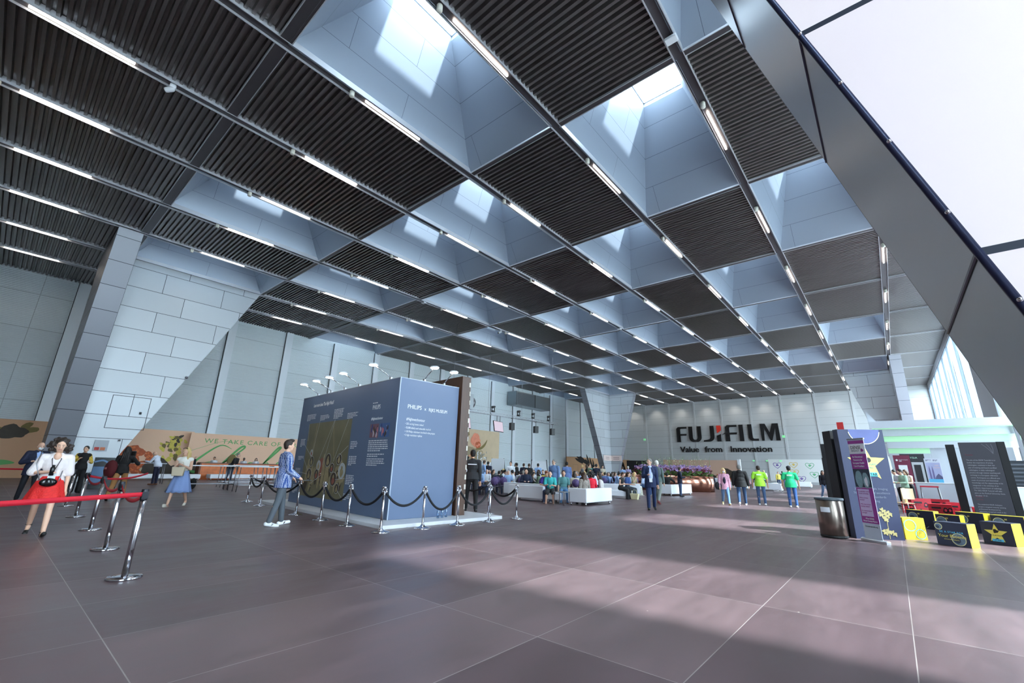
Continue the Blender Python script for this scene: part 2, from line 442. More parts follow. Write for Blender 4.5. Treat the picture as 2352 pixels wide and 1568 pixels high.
# ------------------------------------------------------------------ the four folded columns
def column(cx, cy, sx, sy, label, mats, t=1.09, near=False, one_fin=False, zj=None):
    """corner (cx,cy); fins run sx along X and sy along Y, wide at the ceiling, narrow at the floor"""
    root = thing('folded_column', label, 'column', (0, 0, 0))
    LX, LY = 4.50, 7.90
    bx, by = .72, 1.45
    z0, z1 = 0, ZC + .02
    # fin in plane y = cy, running along X
    m = MB()
    o = -sy * t
    A = [(cx, z0), (cx + sx * bx, z0), (cx + sx * LX, z1), (cx, z1)]
    def quad(P, mi, U): m.face(P, mi, U)
    quad([(x, cy, z) for x, z in A], 0, [(abs(x - cx), z) for x, z in A])
    quad([(x, cy + o, z) for x, z in A], 2, [(abs(x - cx), z) for x, z in A])
    (xa, za), (xb, zb) = A[1], A[2]
    quad([(xa, cy, za), (xa, cy + o, za), (xb, cy + o, zb), (xb, cy, zb)], 1, [(0, za), (t, za), (t, zb), (0, zb)])
    quad([(cx - sx * t, cy, z0), (cx - sx * t, cy + o, z0), (cx - sx * t, cy + o, z1), (cx - sx * t, cy, z1)], 1, [(0, z0), (t, z0), (t, z1), (0, z1)])
    quad([(cx - sx * t, cy + o, z0), (cx, cy + o, z0), (cx, cy + o, z1), (cx - sx * t, cy + o, z1)], 2, [(0, z0), (t, z0), (t, z1), (0, z1)])
    quad([(cx - sx * t, cy + o, z0), (xa, cy + o, z0), (xa, cy, z0), (cx - sx * t, cy, z0)], 1, [(0, .1)] * 4)
    m.build('cross_fin', mats, root)
    if not one_fin:
        m = MB(); o = -sx * t
        B = [(cy, z0), (cy + sy * by, z0), (cy + sy * LY, z1), (cy, z1)]
        quad([(cx, y, z) for y, z in B], 0, [(abs(y - cy), z) for y, z in B])
        quad([(cx + o, y, z) for y, z in B], 1, [(abs(y - cy), z) for y, z in B])
        (ya, za), (yb, zb) = B[1], B[2]
        quad([(cx, ya, za), (cx + o, ya, za), (cx + o, yb, zb), (cx, yb, zb)], 1, [(0, za), (t, za), (t, zb), (0, zb)])
        m.build('long_fin', mats, root)
    return root
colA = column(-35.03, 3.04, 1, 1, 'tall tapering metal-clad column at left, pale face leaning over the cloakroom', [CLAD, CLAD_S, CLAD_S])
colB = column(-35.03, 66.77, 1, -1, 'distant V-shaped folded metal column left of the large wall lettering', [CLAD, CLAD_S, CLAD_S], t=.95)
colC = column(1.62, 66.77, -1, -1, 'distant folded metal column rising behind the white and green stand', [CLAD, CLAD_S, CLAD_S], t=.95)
colD = column(1.62, 3.04, -1, 1, 'huge near column with pinkish panels and brushed metal edge at top right', [CLAD_N, CLAD_N, CLAD_P], near=True, one_fin=True)
m = MB()
a_, b_ = Vector((.90, 1.945, 0)), Vector((-2.88, 1.945, ZC + .02)); d_ = (b_ - a_).normalized()
m.tube([a_, b_], .013, 6)
m.build('edge_rail', mat('rail_navy', (40, 46, 72), .35, .4), colD)
m = MB()
for k in range(40): p_ = a_ + (b_ - a_) * (k + .5) / 40; m.ell(p_ + Vector((.0, -.02, 0)), (.008, .008, .008), None, 8)
m.build('rivet', STEEL, colD)
m = MB()
for z in (.865 + 1.2 * k for k in range(0, 11)):
    x = .90 - (3.78) * z / (ZC + .02); m.box(x - .006, x + .001, 1.96, 3.03, z - .006, z + .006)
m.build('joint_strip', MATS['rail_navy'], colD)
# access hatch, pasted sign and camera on the left column's pale face
def on_face(root, name, y0, y1, z0, z1, d, mt, lab=None):
    m = MB(); m.box(-35.03 + .002, -35.03 + d, y0, y1, z0, z1); o = m.build(name, mt, root)
    if lab: o['label'] = lab
    return o
jt = mat('joint_line', (45, 48, 54), .6)
m = MB()
for a in ((4.2, 4.23, 3.05, 4.98), (6.02, 6.05, 3.05, 4.98), (4.2, 6.05, 3.02, 3.05), (4.2, 6.05, 4.96, 4.99)): m.box(-35.028, -35.02, *a)
m.box(-35.02, -35.0, 5.62, 5.74, 3.95, 4.1)
m.build('access_hatch', jt, colA)

# ------------------------------------------------------------------ ceiling lamps and detectors
m = MB(); m.box(-.028, .028, -1.19, 1.19, .0, .06)
LT = m.mesh('diffuser', LAMP)
m = MB(); m.box(-.07, .07, -1.5, 1.5, .07, .13); LH = m.mesh('housing', STEEL2)
m = MB(); m.lathe([(.001, -.16), (.075, -.16), (.085, -.14), (.085, .04), (.07, .07)], 14); DT = m.mesh('smoke_detector', mat('ivory_plastic', (222, 220, 208), .5))
for i in range(-1, 9):
    row = 0
    for j in range(-2, 10):
        y = (YJ(j) + 4.0)
        if j == 9 : y = YJ(9) + 3.3
        if y > YB - 1.5: continue
        row += 1
        if i == 7 and j in (0, 7): continue
        r = thing('strip_light', 'ceiling strip light, %s from back wall, on the %s lamp beam from right' % (ORD[9 - j], ORD[i + 1]), 'ceiling light', (XI(i), y, ZC + .0), 0, 'strip lights along the ceiling beams')
        for nm, me in (('diffuser', LT), ('housing', LH)):
            c = bpy.data.objects.new(nm, me); C.objects.link(c); c.parent = r
        if i <= 7 and j < 8:
            o = bpy.data.objects.new('smoke_detector', DT); C.objects.link(o); o.location = (XI(i), y - 1.7, ZC - .02)
            tag(o, 'white cylinder before the %s strip light from back, %s lamp beam from right' % (ORD[9 - j], ORD[i + 1]), 'detector', 'cylinders on the ceiling beams')
def ceiling_camera(p, lab):
    r = thing('security_camera', lab, 'camera', p)
    m = MB(); m.lathe([(.09, .16), (.1, .05), (.07, 0)], 14); m.build('bracket', WHITE, r)
    m = MB(); m.cap((0, 0, -.04), (-.1, -.12, -.1), .085, .085); m.build('camera_body', WHITE, r)
    m = MB(); m.ell((-.14, -.17, -.13), (.07, .07, .07)); m.build('lens', BLACK, r)
ceiling_camera((XI(3) + .0, YJ(0) - 1.75, ZC - .12), 'white dome camera hanging from the dark ceiling beam at upper left')
ceiling_camera((XI(5) , YJ(3)+1.6 , ZC - .12), 'white dome camera under a beam near the middle of the ceiling')

for k, (x, y, lab) in enumerate(((XI(0) + .05, YJ(1) - .75, 'white junction box under the near ceiling beam crossing at top centre'), (XI(3), YJ(4) - .6, 'white junction box under a mid ceiling beam'), (XI(5), YJ(2) + .5, 'white junction box under a left ceiling beam'))):
    t = thing('junction_box', lab, 'box', (x, y, ZC - .14)); m = MB(); m.box(-.17, .17, -.12, .12, 0, .1); m.build('box_body', WHITE, t, .015); m = MB(); m.box(-.03, .03, -.03, .03, .1, .2); m.build('mount', STEEL2, t)
# ------------------------------------------------------------------ lettering on the back wall
LX0 = YB - .16
def wall_letter(root, polys, mt, name='letter', d=.12):
    m = MB()
    for poly in polys:
        P = [(x, z) for x, z in poly]
        Mx = Matrix(((1, 0, 0, 0), (0, 0, -1, LX0), (0, 1, 0, 0), (0, 0, 0, 1)))
        m.prism(P, 0, d, 0, Mx)
    return m.build(name, mt, root)
INK = mat('black_letter_gloss', (16, 17, 20), .35)
RED = mat('red_letter', (214, 52, 34), .4)
lg = thing('wall_lettering', 'huge black capital letters with one red accent mounted on the back wall', 'sign', (0, 0, 0))
zb, zt = 6.6, 9.3
def F(x, w):
    return [[(x, zb), (x + .68, zb), (x + .68, 7.72), (x + w - .12, 7.72), (x + w - .05, 8.05), (x + .68, 8.05), (x + .68, 8.85), (x + .8, 8.95), (x + w, 8.95), (x + w, zt), (x + .3, zt), (x, 9.0)]]
wall_letter(lg, F(-29.2, 1.85), INK)
def arc(cx, cz, rx, rz, a0, a1, n=8): return [(cx + rx * math.cos(a0 + (a1 - a0) * k / n), cz + rz * math.sin(a0 + (a1 - a0) * k / n)) for k in range(n + 1)]
U = [(-27.02, zt), (-27.02, 7.5)] + arc(-26.2, 7.4, .82, .82, PI, 1.5 * PI) + arc(-25.65, 7.4, .82, .82, 1.5 * PI, 2 * PI) + [(-24.83, zt), (-25.5, zt), (-25.5, 7.45)] + arc(-25.85, 7.4, .35, .42, 0, -.5 * PI, 5) + arc(-26.0, 7.4, .35, .42, 1.5 * PI, PI, 5) + [(-26.35, zt)]
wall_letter(lg, [U], INK)
J = [(-23.35, zt), (-22.68, zt), (-22.68, 7.5)] + arc(-23.6, 7.45, .92, .85, 0, -.5 * PI, 8) + [(-24.55, 6.6), (-24.5, 6.85), (-23.8, 6.95)] + arc(-23.75, 7.4, .4, .42, -.5 * PI, 0, 5)
wall_letter(lg, [J], INK)
wall_letter(lg, [[(-22.25, zt), (-21.55, zt), (-21.55, 8.45), (-22.2, 8.0)]], RED)['label'] = 'red upper half of the dotted letter'
wall_letter(lg, [[(-22.28, zb), (-21.6, zb), (-21.6, 7.85), (-22.28, 7.55)]], INK)
wall_letter(lg, [[(-20.88, zb), (-20.2, zb), (-20.2, 7.72), (-19.1, 7.72), (-19.02, 8.05), (-20.2, 8.05), (-20.2, 8.85), (-20.1, 8.95), (-19.0, 8.95), (-19.0, zt), (-20.5, zt), (-20.86, 9.0), (-20.86, 8.1), (-21.4, 7.75), (-20.88, 7.85)]], INK)
wall_letter(lg, [[(-18.7, zb), (-18.05, zb), (-18.05, zt), (-18.7, zt)]], INK)
wall_letter(lg, [[(-17.35, zt), (-17.35, 7.1), (-17.1, 6.7), (-16.8, zb), (-15.88, zb), (-15.88, 6.95), (-16.5, 6.95), (-16.72, 7.1), (-16.72, zt)]], INK)
wall_letter(lg, [[(-15.42, zb), (-15.05, zb), (-14.95, 8.7), (-14.2, zb), (-13.95, zb), (-13.35, 8.6), (-13.4, zb), (-12.78, zb), (-12.9, zt), (-13.75, zt), (-14.2, 7.9), (-14.75, zt), (-15.5, zt)]], INK)
tg = thing('wall_tagline', 'smaller black tagline in upper and lower case under the huge wall letters', 'sign', (0, 0, 0))
for w_, x_ in (('Value', -28.8), ('from', -24.55), ('Innovation', -20.45)):
    m = MB()
    for dx_, dz_ in ((0, 0), (.07, 0), (.035, .03), (.035, -.03)): m.text(w_, 1.34, Matrix.Translation((x_ + dx_, LX0 + dx_ * .1 + dz_ * .1, 4.86 + dz_)) @ RX90, .08, sx=1.10, spacing=1.0)
    m.build('word', INK, tg)

# exit signs hanging by the back wall
GREEN = mat('exit_green', (130, 215, 150), .4, emit=.45)
for k, x in enumerate((-35.3, -12.3)):
    r = thing('exit_sign', ('small green exit sign hanging left of the huge wall letters', 'small green exit sign hanging right of the huge wall letters')[k], 'sign', (x, YB - .5, 7.0))
    m = MB(); m.box(-.2, .2, -.05, .05, 0, .36); m.build('sign_box', GREEN, r)
    m = MB(); m.box(-.015, .015, -.015, .015, .36, 6.8); m.build('hanger_rod', STEEL2, r)

# ------------------------------------------------------------------ painted panels along the left wall
PEACH = mat('peach_print', (242, 200, 168), .6)
PEACH2 = mat('peach_print_dim', (206, 160, 124), .6)
ORANGE = mat('orange_petal', (222, 120, 62), .6, noise=.35, nscale=4)
ORANGE2 = mat('orange_petal_dark', (188, 88, 44), .6, noise=.3, nscale=5)
YELLOW = mat('yellow_blossom', (214, 196, 84), .6, noise=.3, nscale=6)
OLIVE = mat('olive_shade', (120, 104, 52), .6, noise=.3, nscale=6)
DKPAINT = mat('dark_painted_foliage', (62, 52, 42), .6, noise=.3, nscale=4)
GREENP = mat('green_script', (96, 170, 96), .6)
LILAC = mat('lilac_petal', (160, 142, 190), .6, noise=.3, nscale=3)
CORAL = mat('coral_petal', (226, 140, 110), .6, noise=.3, nscale=4)
CREAMP = mat('cream_print', (206, 184, 152), .6, noise=.12, nscale=1)
TAUPE = mat('taupe_print', (150, 134, 104), .6, noise=.25, nscale=2)
GREYP = mat('grey_print', (150, 148, 140), .6, noise=.3, nscale=4)
def blob(m, cx, cz, rx, rz, mi, y, seed=0, n=22, wob=.12, rot=0.):
    q = random.Random(seed * 131 + n); ph = [q.random() * 6.28 for _ in range(4)]
    P = []
    for k in range(n):
        a = 2 * PI * k / n; w = 1 + wob * (math.sin(3 * a + ph[0]) + .6 * math.sin(5 * a + ph[1]) + .4 * math.sin(8 * a + ph[2])) / 1.6
        u, v = rx * w * math.cos(a), rz * w * math.sin(a)
        P.append((cx + u * math.cos(rot) - v * math.sin(rot), y, cz + u * math.sin(rot) + v * math.cos(rot)))
    m.face(P, mi)
def petalball(m, cx, cz, r, a, b, y0, seed, n=18):
    q = random.Random(seed); blob(m, cx, cz, r, r, b, y0, seed)
    for k in range(n):
        t = q.random() * 6.28; d = r * math.sqrt(q.random()) * .85
        blob(m, cx + d * math.cos(t), cz + d * math.sin(t), r * .28, r * .22, a if k % 3 else b, y0 - .001 * (k + 1), seed + k, 12, .2, t)
def board(name, label, A, B, h, th, mats, draw, z0=0., cat='panel', group=None, bevel=0.):
    """upright board whose front runs from A to B; draw(m) paints in local x (along), z (up), front faces -y"""
    ang = math.atan2(B[1] - A[1], B[0] - A[0]); L = math.hypot(B[0] - A[0], B[1] - A[1])
    r = thing(name, label, cat, (A[0], A[1], z0), ang, group)
    m = MB(); m.box(0, L, 0, th, 0, h); m.build('board', mats[0], r)
    m = MB(); draw(m, L, h)
    if m.f: m.build('print', mats, r)
    return r
# wall at X=-43.9; seen from the hall, left to right is +Y: boards run from low Y to high Y, front faces +X
def wallboard(name, label, x, y0, y1, h, mats, draw, z0=0.):
    ang = PI / 2
    r = thing(name, label, 'mural', (x, y0, z0), ang)
    m = MB(); m.box(0, y1 - y0, 0, .12, 0, h); m.build('board', mats[0], r)
    m = MB(); draw(m, y1 - y0, h)
    if m.f: m.build('print', mats, r)
    return r
def stroke(m, pts, w, mi, y):
    """brush stroke with varying width w(list)"""
    n = len(pts); L = []; R = []
    for k in range(n):
        a = pts[max(0, k - 1)]; b = pts[min(n - 1, k + 1)]
        dx, dz = b[0] - a[0], b[1] - a[1]; l = math.hypot(dx, dz) or 1
        ww = w[k] / 2 if isinstance(w, list) else w / 2
        L.append((pts[k][0] - dz / l * ww, pts[k][1] + dx / l * ww)); R.append((pts[k][0] + dz / l * ww, pts[k][1] - dx / l * ww))
    for k in range(n - 1):
        m.face([(R[k][0], y, R[k][1]), (R[k + 1][0], y, R[k + 1][1]), (L[k + 1][0], y, L[k + 1][1]), (L[k][0], y, L[k][1])], mi)
def curve(ps, n=24):
    """Catmull-Rom through points"""
    o = []; p = [ps[0]] + ps + [ps[-1]]
    for i in range(1, len(p) - 2):
        for k in range(n // (len(ps) - 1) + 2):
            t = k / (n // (len(ps) - 1) + 2)
            o.append(tuple(.5 * ((2 * p[i][c]) + (-p[i - 1][c] + p[i + 1][c]) * t + (2 * p[i - 1][c] - 5 * p[i][c] + 4 * p[i + 1][c] - p[i + 2][c]) * t * t + (-p[i - 1][c] + 3 * p[i][c] - 3 * p[i + 1][c] + p[i + 2][c]) * t ** 3) for c in (0, 1)))
    o.append(ps[-1]); return o
def taper(n, a, b): return [b + (a - b) * math.sin(PI * k / (n - 1)) for k in range(n)]
# far-left board with a bee
def d1(m, L, h):
    cx, cz = L - 2.1, 2.75
    for a, l in ((.3, .75), (.85, .6), (2.9, .9), (3.6, .7)):
        blob(m, cx + math.cos(a) * .75, cz + math.sin(a) * .5, l * .55, .17, 2, -.006, int(a * 9), 20, .1, a)
    blob(m, cx, cz, .62, .42, 1, -.01, 5, 30, .2)
    for k, (x0, z0, x1, z1) in enumerate(((L - 6.6, .6, L - 2.6, 1.75), (L - 5.0, .2, L - 2.3, 1.05), (L - 3.2, .1, L - 1.6, .9))):
        P = curve([(x0, z0), ((x0 + x1) / 2, (z0 + z1) / 2 + .35), (x1, z1)]); stroke(m, P, taper(len(P), .34, .04), 3, -.008 - .001 * k)
wallboard('bee_mural', 'brown backdrop board with a dark bee and green script strokes, far left', -41.5, -6.2, 2.95, 3.5, [PEACH2, DKPAINT, OLIVE, GREENP], d1)
# orange flower board behind the left column
def d2(m, L, h):
    q = random.Random(3)
    for k in range(60):
        t = q.random(); x = 3.0 + t * 3.4; z = 2.9 - (t * 1.7) ** 1.15 * .9 + q.uniform(-1.5, .15)
        petalball(m, x, max(z, .35), q.uniform(.22, .36), 1, 2, -.004 - k * .0011, k + 3, 6)
    blob(m, 6.6, .75, .9, .6, 3, -.075, 4, 30, .16); blob(m, 7.7, .5, .9, .45, 3, -.077, 8, 26, .2)
    for k in range(26):
        a = q.random() * 6.28; x = 7.2 + math.cos(a) * q.random() * .75; z = 2.1 + math.sin(a) * q.random() * 1.1
        blob(m, x, z, q.uniform(.14, .3), q.uniform(.08, .16), 4 if k % 4 else 5, -.01 - .001 * k, k, 12, .2, q.random() * 3)
    for k in range(9): blob(m, 7.5 + q.uniform(-.5, .6), 2.9 + q.uniform(-.5, .3), .18, .1, 3 if k % 2 else 4, -.05 - .001 * k, k + 40, 12, .2, q.random() * 3)
    blob(m, 6.2, .55, .55, .38, 6, -.06, 3, 20, .15)
wallboard('flower_mural', 'peach backdrop board with orange petals and yellow blossoms beside the pale column', -43.2, 2.2, 10.75, 3.55, [PEACH, ORANGE, ORANGE2, DKPAINT, YELLOW, OLIVE, CREAMP], d2)
# cloakroom board with writing
def d3(m, L, h):
    m.text('WE TAKE CARE OF YOU', .50, face_at(1.0, 2.72, -.006), .002, 1, sx=1.22, spacing=1.18)
    g = 1; y = -.007
    def S(ps, w):
        P = curve([(a, b) for a, b in ps], 30); stroke(m, P, taper(len(P), w, .025), g, y)
    S([(3.4, 2.75), (2.4, 2.9), (.8, 2.3), (-.02 + .15, 2.0)], .02); S([(3.1, 2.3), (2.2, 2.55), (.9, 1.5), (.35, .75), (.8, .42), (1.9, .75), (2.0, 1.2), (1.3, 1.15)], .20)
    S([(1.75, .5), (2.3, .85), (4.0, 2.35), (3.75, 2.45), (2.6, 1.1), (2.15, .55), (2.5, .5), (3.0, .8)], .17)
    for k, x in enumerate((3.0, 4.3)):
        S([(x + .75, 1.2), (x + .35, 1.2), (x, .75), (x + .1, .5), (x + .5, .75), (x + .8, 1.15)], .15)
    S([(4.95, 1.15), (4.6, .6), (4.9, .5), (5.4, .9)], .13)
    S([(5.1, .45), (5.6, .95), (7.0, 2.45), (6.8, 2.5), (5.9, 1.3), (5.3, .5)], .17); S([(5.6, .85), (6.1, 1.25), (6.2, 1.0), (5.9, .85), (6.15, .5), (6.6, .75)], .12)
    S([(6.5, .5), (7.0, 1.25), (7.35, 1.15), (7.2, .9)], .14)
    for x in (7.5, 8.5): S([(x + .7, 1.2), (x + .3, 1.15), (x, .7), (x + .25, .48), (x + .65, .8), (x + .7, 1.2), (x + 1.0, 1.1)], .14)
    for x in (9.5, 10.1, 10.7): S([(x - .1, .5), (x + .35, 1.1), (x + .5, 1.15), (x + .25, .5)], .15)
    blob(m, 11.6, 1.9, .3, .9, 3, -.006, 3, 24, .35); blob(m, 12.6, 1.5, .45, 1.0, 2, -.007, 5, 26, .3)
    blob(m, .9, .45, .9, .45, 3, -.006, 3, 24, .2)
wallboard('cloakroom_mural', 'long peach backdrop board with green cloakroom lettering behind the desk', -42.6, 10.4, 24.4, 3.45, [PEACH, GREENP, YELLOW, DKPAINT], d3)
# big flower poster further along
def d4(m, L, h):
    q = random.Random(9)
    blob(m, 3.2, .9, 3.0, .9, 3, -.006, 4, 30, .1)
    for k in range(26):
        a = q.random() * 6.28; r_ = q.random()
        blob(m, 2.0 + math.cos(a) * r_ * 1.6, 1.9 + math.sin(a) * r_ * 1.35, .62, .42, 1 if k % 4 else 6, -.01 - .001 * k, k, 16, .2, a)
    petalball(m, 4.7, 2.75, .85, 2, 2, -.045, 5, 16); petalball(m, 5.2, 2.1, .5, 2, 7, -.065, 7, 8)
    for P_, w in (([(6.9, 2.9), (6.4, 2.2), (5.6, 1.7), (4.7, 1.6)], .35), ([(3.5, 3.7), (2.9, 3.2), (2.9, 2.6)], .12), ([(5.0, 1.2), (5.9, 1.4), (6.2, .9)], .08)):
        c_ = curve(P_); stroke(m, c_, taper(len(c_), w, .04), 4, -.08)
    for k in range(30): blob(m, 6.0 + q.uniform(-.9, .9), .75 + q.uniform(-.7, .5), .18, .07, 5 if k % 2 else 6, -.082 - .001 * k, k, 10, .2, q.random() * 3)
    for k in range(5): blob(m, 2.6 + q.uniform(-.5, .8), 3.5 + q.uniform(-.2, .2), .25, .18, 4, -.1 - .001 * k, k + 9, 14, .2)
fp = wallboard('flower_poster', 'large cream poster with lilac and coral flowers on the left wall beyond the booth', -41.2, 36.5, 45.9, 4.1, [CREAMP, LILAC, CORAL, TAUPE, OLIVE, GREYP, WHITE, ORANGE2], d4, z0=2.0)
m = MB(); m.box(.5, .62, .02, .12, -2.0, 0); m.box(8.7, 8.82, .02, .12, -2.0, 0); m.build('prop', PIL, fp)
BIRD = mat('dark_wing', (24, 22, 22), .7)
def d5(m, L, h):
    q = random.Random(5)
    for k, (x, z, rx, a) in enumerate(((4.2, 2.9, 1.4, -.25), (4.8, 3.1, 1.5, -.35), (5.6, 3.0, 1.5, -.5), (7.2, 3.1, 1.1, -1.0), (8.2, 2.7, 1.0, -1.1), (9.2, 2.3, 1.0, -1.2), (8.6, 2.0, .9, -1.2), (6.9, 2.6, 1.1, -.6))):
        blob(m, x, z, rx, .28, 1, -.006 - .001 * k, k, 24, .14, a)
    for a in ((2.0, 2.04, .2, 2.2), (3.6, 3.64, .2, 2.2), (2.0, 3.64, 2.2, 2.24)): m.box(a[0], a[1], -.008, -.002, a[2], a[3], 2)
wallboard('wing_mural', 'tan backdrop board with a dark spread wing, near the distant column', -43.0, 65.6, 79.6, 3.5, [mat('tan_print', (196, 154, 116), .6), BIRD, TAUPE], d5)
def d6(m, L, h):
    blob(m, .5, 2.2, .3, 1.0, 1, -.006, 2, 20, .2, .3); blob(m, L - .3, 2.4, .25, .6, 2, -.007, 4, 16, .2)
board('wing_mural', 'narrow tan backdrop board right of the distant V-shaped column', (-40.2, 80.4), (-38.4, 80.4), 3.4, .1, [MATS['tan_print'], BIRD, TAUPE], d6, cat='mural')
# plain long board with the round bar behind the planter
def d7(m, L, h):
    q = random.Random(12)
    for k in range(16): blob(m, 4.5 + k * .52, .95 + q.uniform(-.3, .3), .5, .26, 1 if k % 3 else 2, -.006 - .001 * k, k, 16, .3, q.random() * 3)
    blob(m, L - 1.2, 1.5, 1.1, .45, 1, -.03, 4, 24, .3, -.5)
board('foliage_mural', 'long plain peach backdrop board with dark foliage along its foot, behind the planter', (-31.3, 79.2), (-19.1, 79.2), 3.45, .12, [mat('peach_far', (206, 170, 148), .6), DKPAINT, ORANGE2], d7, cat='mural')
m = MB(); m.box(-19.0, -18.6, 79.0, 79.5, 0, 3.6); tag(m.build('end_post', WHITE), 'white post at the right end of the plain peach board', 'post')
def d8(m, L, h): pass
nb_ = board('white_notice_board', 'low white board with coloured heart drawings against the back wall', (-15.0, YB - .135), (-7.6, YB - .135), 3.3, .13, [mat('board_white', (214, 216, 214), .5), mat('purple_ink', (110, 84, 160), .6), mat('gold_ink', (210, 180, 80), .6), mat('green_ink', (90, 170, 120), .6)], d8, z0=.4, cat='board')
for k, (x, z, c) in enumerate(((1.2, 2.4, 'purple_ink'), (3.4, 2.5, 'gold_ink'), (5.5, 2.4, 'green_ink'), (5.9, 1.1, 'green_ink'), (3.4, 1.4, 'gold_ink'), (4.2, .45, 'purple_ink'))):
    m = MB(); P = [(x + .55 * math.sin(t) ** 3, z + .5 / 16 * (13 * math.cos(t) - 5 * math.cos(2 * t) - 2 * math.cos(3 * t))) for t in [2 * PI * i / 24 for i in range(25)]]
    stroke(m, P, .07, 0, -.006); blob(m, x, z, .2, .14, 0, -.008, k, 12, .3); m.build('heart_drawing', MATS[c], nb_)
# wall washers under the last beam
for i in range(0, 8):
    x = XI(i) - 2.29
    r = thing('wall_washer', 'small downlight grazing the back wall, %s from the right' % ORD[i], 'ceiling light', (x, YB - 1.5, ZC - .12), 0, 'downlights along the top of the back wall')
    m = MB(); m.lathe([(.05, .14), (.07, .12), (.07, 0), (.055, 0), (.05, .05)], 12); m.build('lamp_can', BLACK, r)
    m = MB(); m.box(-.03, .03, -.03, .03, .12, .2); m.build('mount', STEEL2, r)
    l = bpy.data.objects.new('bulb', bpy.data.lights.new('bulb', 'SPOT')); C.objects.link(l); l.parent = r
    l.data.energy = 190; l.data.spot_size = math.radians(95); l.data.spot_blend = 1; l.data.color = (1, .93, .82); l.data.shadow_soft_size = .05
    l.location = (0, 0, -.02); l.rotation_euler = (math.radians(14), 0, 0)

# ------------------------------------------------------------------ the display booth
zb = .08
MARB = mat('white_marble_vinyl', (206, 206, 210), .35, noise=.08, nscale=2.5)
m = MB(); m.prism([(-16.75, 6.42), (-8.62, 5.92), (-8.42, 9.6), (-16.7, 10.1)], 0, zb)
tag(m.build('platform', MARB, bevel=.006), 'low white marble-look platform under the dark blue display booth', 'platform')
BLUE = mat('booth_blue', (92, 108, 136), .5, noise=.04, nscale=2)
WTXT = mat('white_print', (226, 228, 232), .6)
BA, BB = (-15.8, 7.0), (-9.41, 6.57)
ang = math.atan2(BB[1] - BA[1], BB[0] - BA[0]); BL = math.hypot(BB[0] - BA[0], BB[1] - BA[1])
booth = thing('display_booth', 'large dark blue display booth with white writing and an old painting print', 'booth', (BA[0], BA[1], zb), ang)
BH = 3.47; BD = 1.95
m = MB(); m.box(0, BL, 0, BD, 0, BH); m.build('wall_block', BLUE, booth, bevel=.008)
m = MB(); m.box(BL - .012, BL + .012, -.012, .012, 0, BH); m.box(-.01, BL, -.008, BD, BH, BH + .015)
m.build('edge_strip', mat('pale_edge', (170, 182, 200), .4), booth)
def lines(m, x, z, w, n, mi, step=.052, hgt=.026, y=-.004, seed=1, ragged=True, M=None):
    q = random.Random(seed)
    for k in range(n):
        ww = w * (q.uniform(.82, 1) if k < n - 1 else q.uniform(.3, .7)) if ragged else w
        zz = z - k * step; xx = x
        while xx < x + ww - .02:
            l = min(q.uniform(.05, .14), x + ww - xx)
            P = [(xx, y, zz - hgt), (xx + l, y, zz - hgt), (xx + l, y, zz), (xx, y, zz)]
            if M is not None: P = [M @ Vector(p) for p in P]
            m.face(P, mi); xx += l + .022
m = MB()
for t_, sz_, u_, z_, sx_ in (("Learn more about 'The Night Watch'", .165, 1.0, 3.17, .62), ('PHILIPS', .17, 5.09, 2.80, .78), ('#Nightwatchontour', .105, 5.09, 2.51, .72)):
    m = MB(); m.text(t_, sz_, face_at(u_, z_ - zb), .002, 0, sx=sx_); m.text(t_, sz_, face_at(u_ + .004, z_ + .002 - zb, -.0045), .002, 0, sx=sx_)
    m.build('front_lettering', WTXT, booth)
for args in ((5.09, 2.99, .3, 1, 4, .052, .026, False), (5.08, 1.97, 1.04, 6, 5, .052, .026, True), (5.08, 1.62, .9, 2, 6, .052, .026, True), (5.08, 1.50, 1.04, 4, 7, .052, .026, True)) + tuple((x, z, w, n, 20 + k, .045, .022, True) for k, (x, z, w, n) in enumerate(((.6, 2.93, .72, 5), (1.68, 2.85, .7, 4), (2.68, 2.98, .66, 7), (3.62, 2.80, .66, 4), (.34, 2.12, .42, 6), (.33, 1.56, .5, 3), (.25, 1.17, .43, 5), (.26, .64, .42, 6), (4.05, 1.97, .45, 5), (4.05, 1.56, .5, 6), (4.02, 1.05, .48, 6), (4.0, .55, .5, 4), (2.3, 1.05, .3, 1)))):
    m = MB(); x, z, w, n, sd, st, hg, rg = args
    lines(m, x, z - zb, w, n, 0, st, hg, -.022 if (n == 1 and x < 3) else -.004, sd, rg); m.build('caption', WTXT, booth)
# old picture stand-in: dim brown-green hall with soft figures
PB = mat('old_painting_ground', (116, 110, 84), .55, noise=.35, nscale=1.6)
PF = mat('old_painting_figures', (158, 142, 106), .55, noise=.4, nscale=7)
PD = mat('old_painting_dark', (64, 54, 42), .55, noise=.3, nscale=6)
PR = mat('old_painting_red', (150, 84, 70), .55, noise=.3, nscale=6)
PW = mat('pale_medallion_ring', (196, 196, 200), .5)
m = MB(); x0, x1, z0, z1 = .88, 3.97, .34 - zb, 2.62 - zb
m.face([(x0, -.004, z0), (x1, -.004, z0), (x1, -.004, z1), (x0, -.004, z1)], 0)
q = random.Random(8)
for k in range(34):
    x = x0 + .15 + q.random() * (x1 - x0 - .3); h = q.uniform(.35, .9); zc = z0 + .15 + q.random() * .55
    blob(m, x, zc + h * .3, .09, h * .36, 1 if k % 3 else 2, -.0045 - .0002 * k, k, 14, .2); blob(m, x, zc + h * .72, .055, .07, 1, -.012 - .0001 * k, k, 10, .1)
for P_ in ([(1.4, 1.2), (1.55, 2.5)], [(1.5, 1.2), (1.62, 2.3)], [(3.1, 1.4), (2.8, 2.4)]): stroke(m, P_, .03, 1, -.013)
blob(m, 2.25, 1.15, .14, .3, 3, -.014, 3, 16, .2); blob(m, 2.75, .85, .16, .5, 1, -.0145, 4, 18, .2)
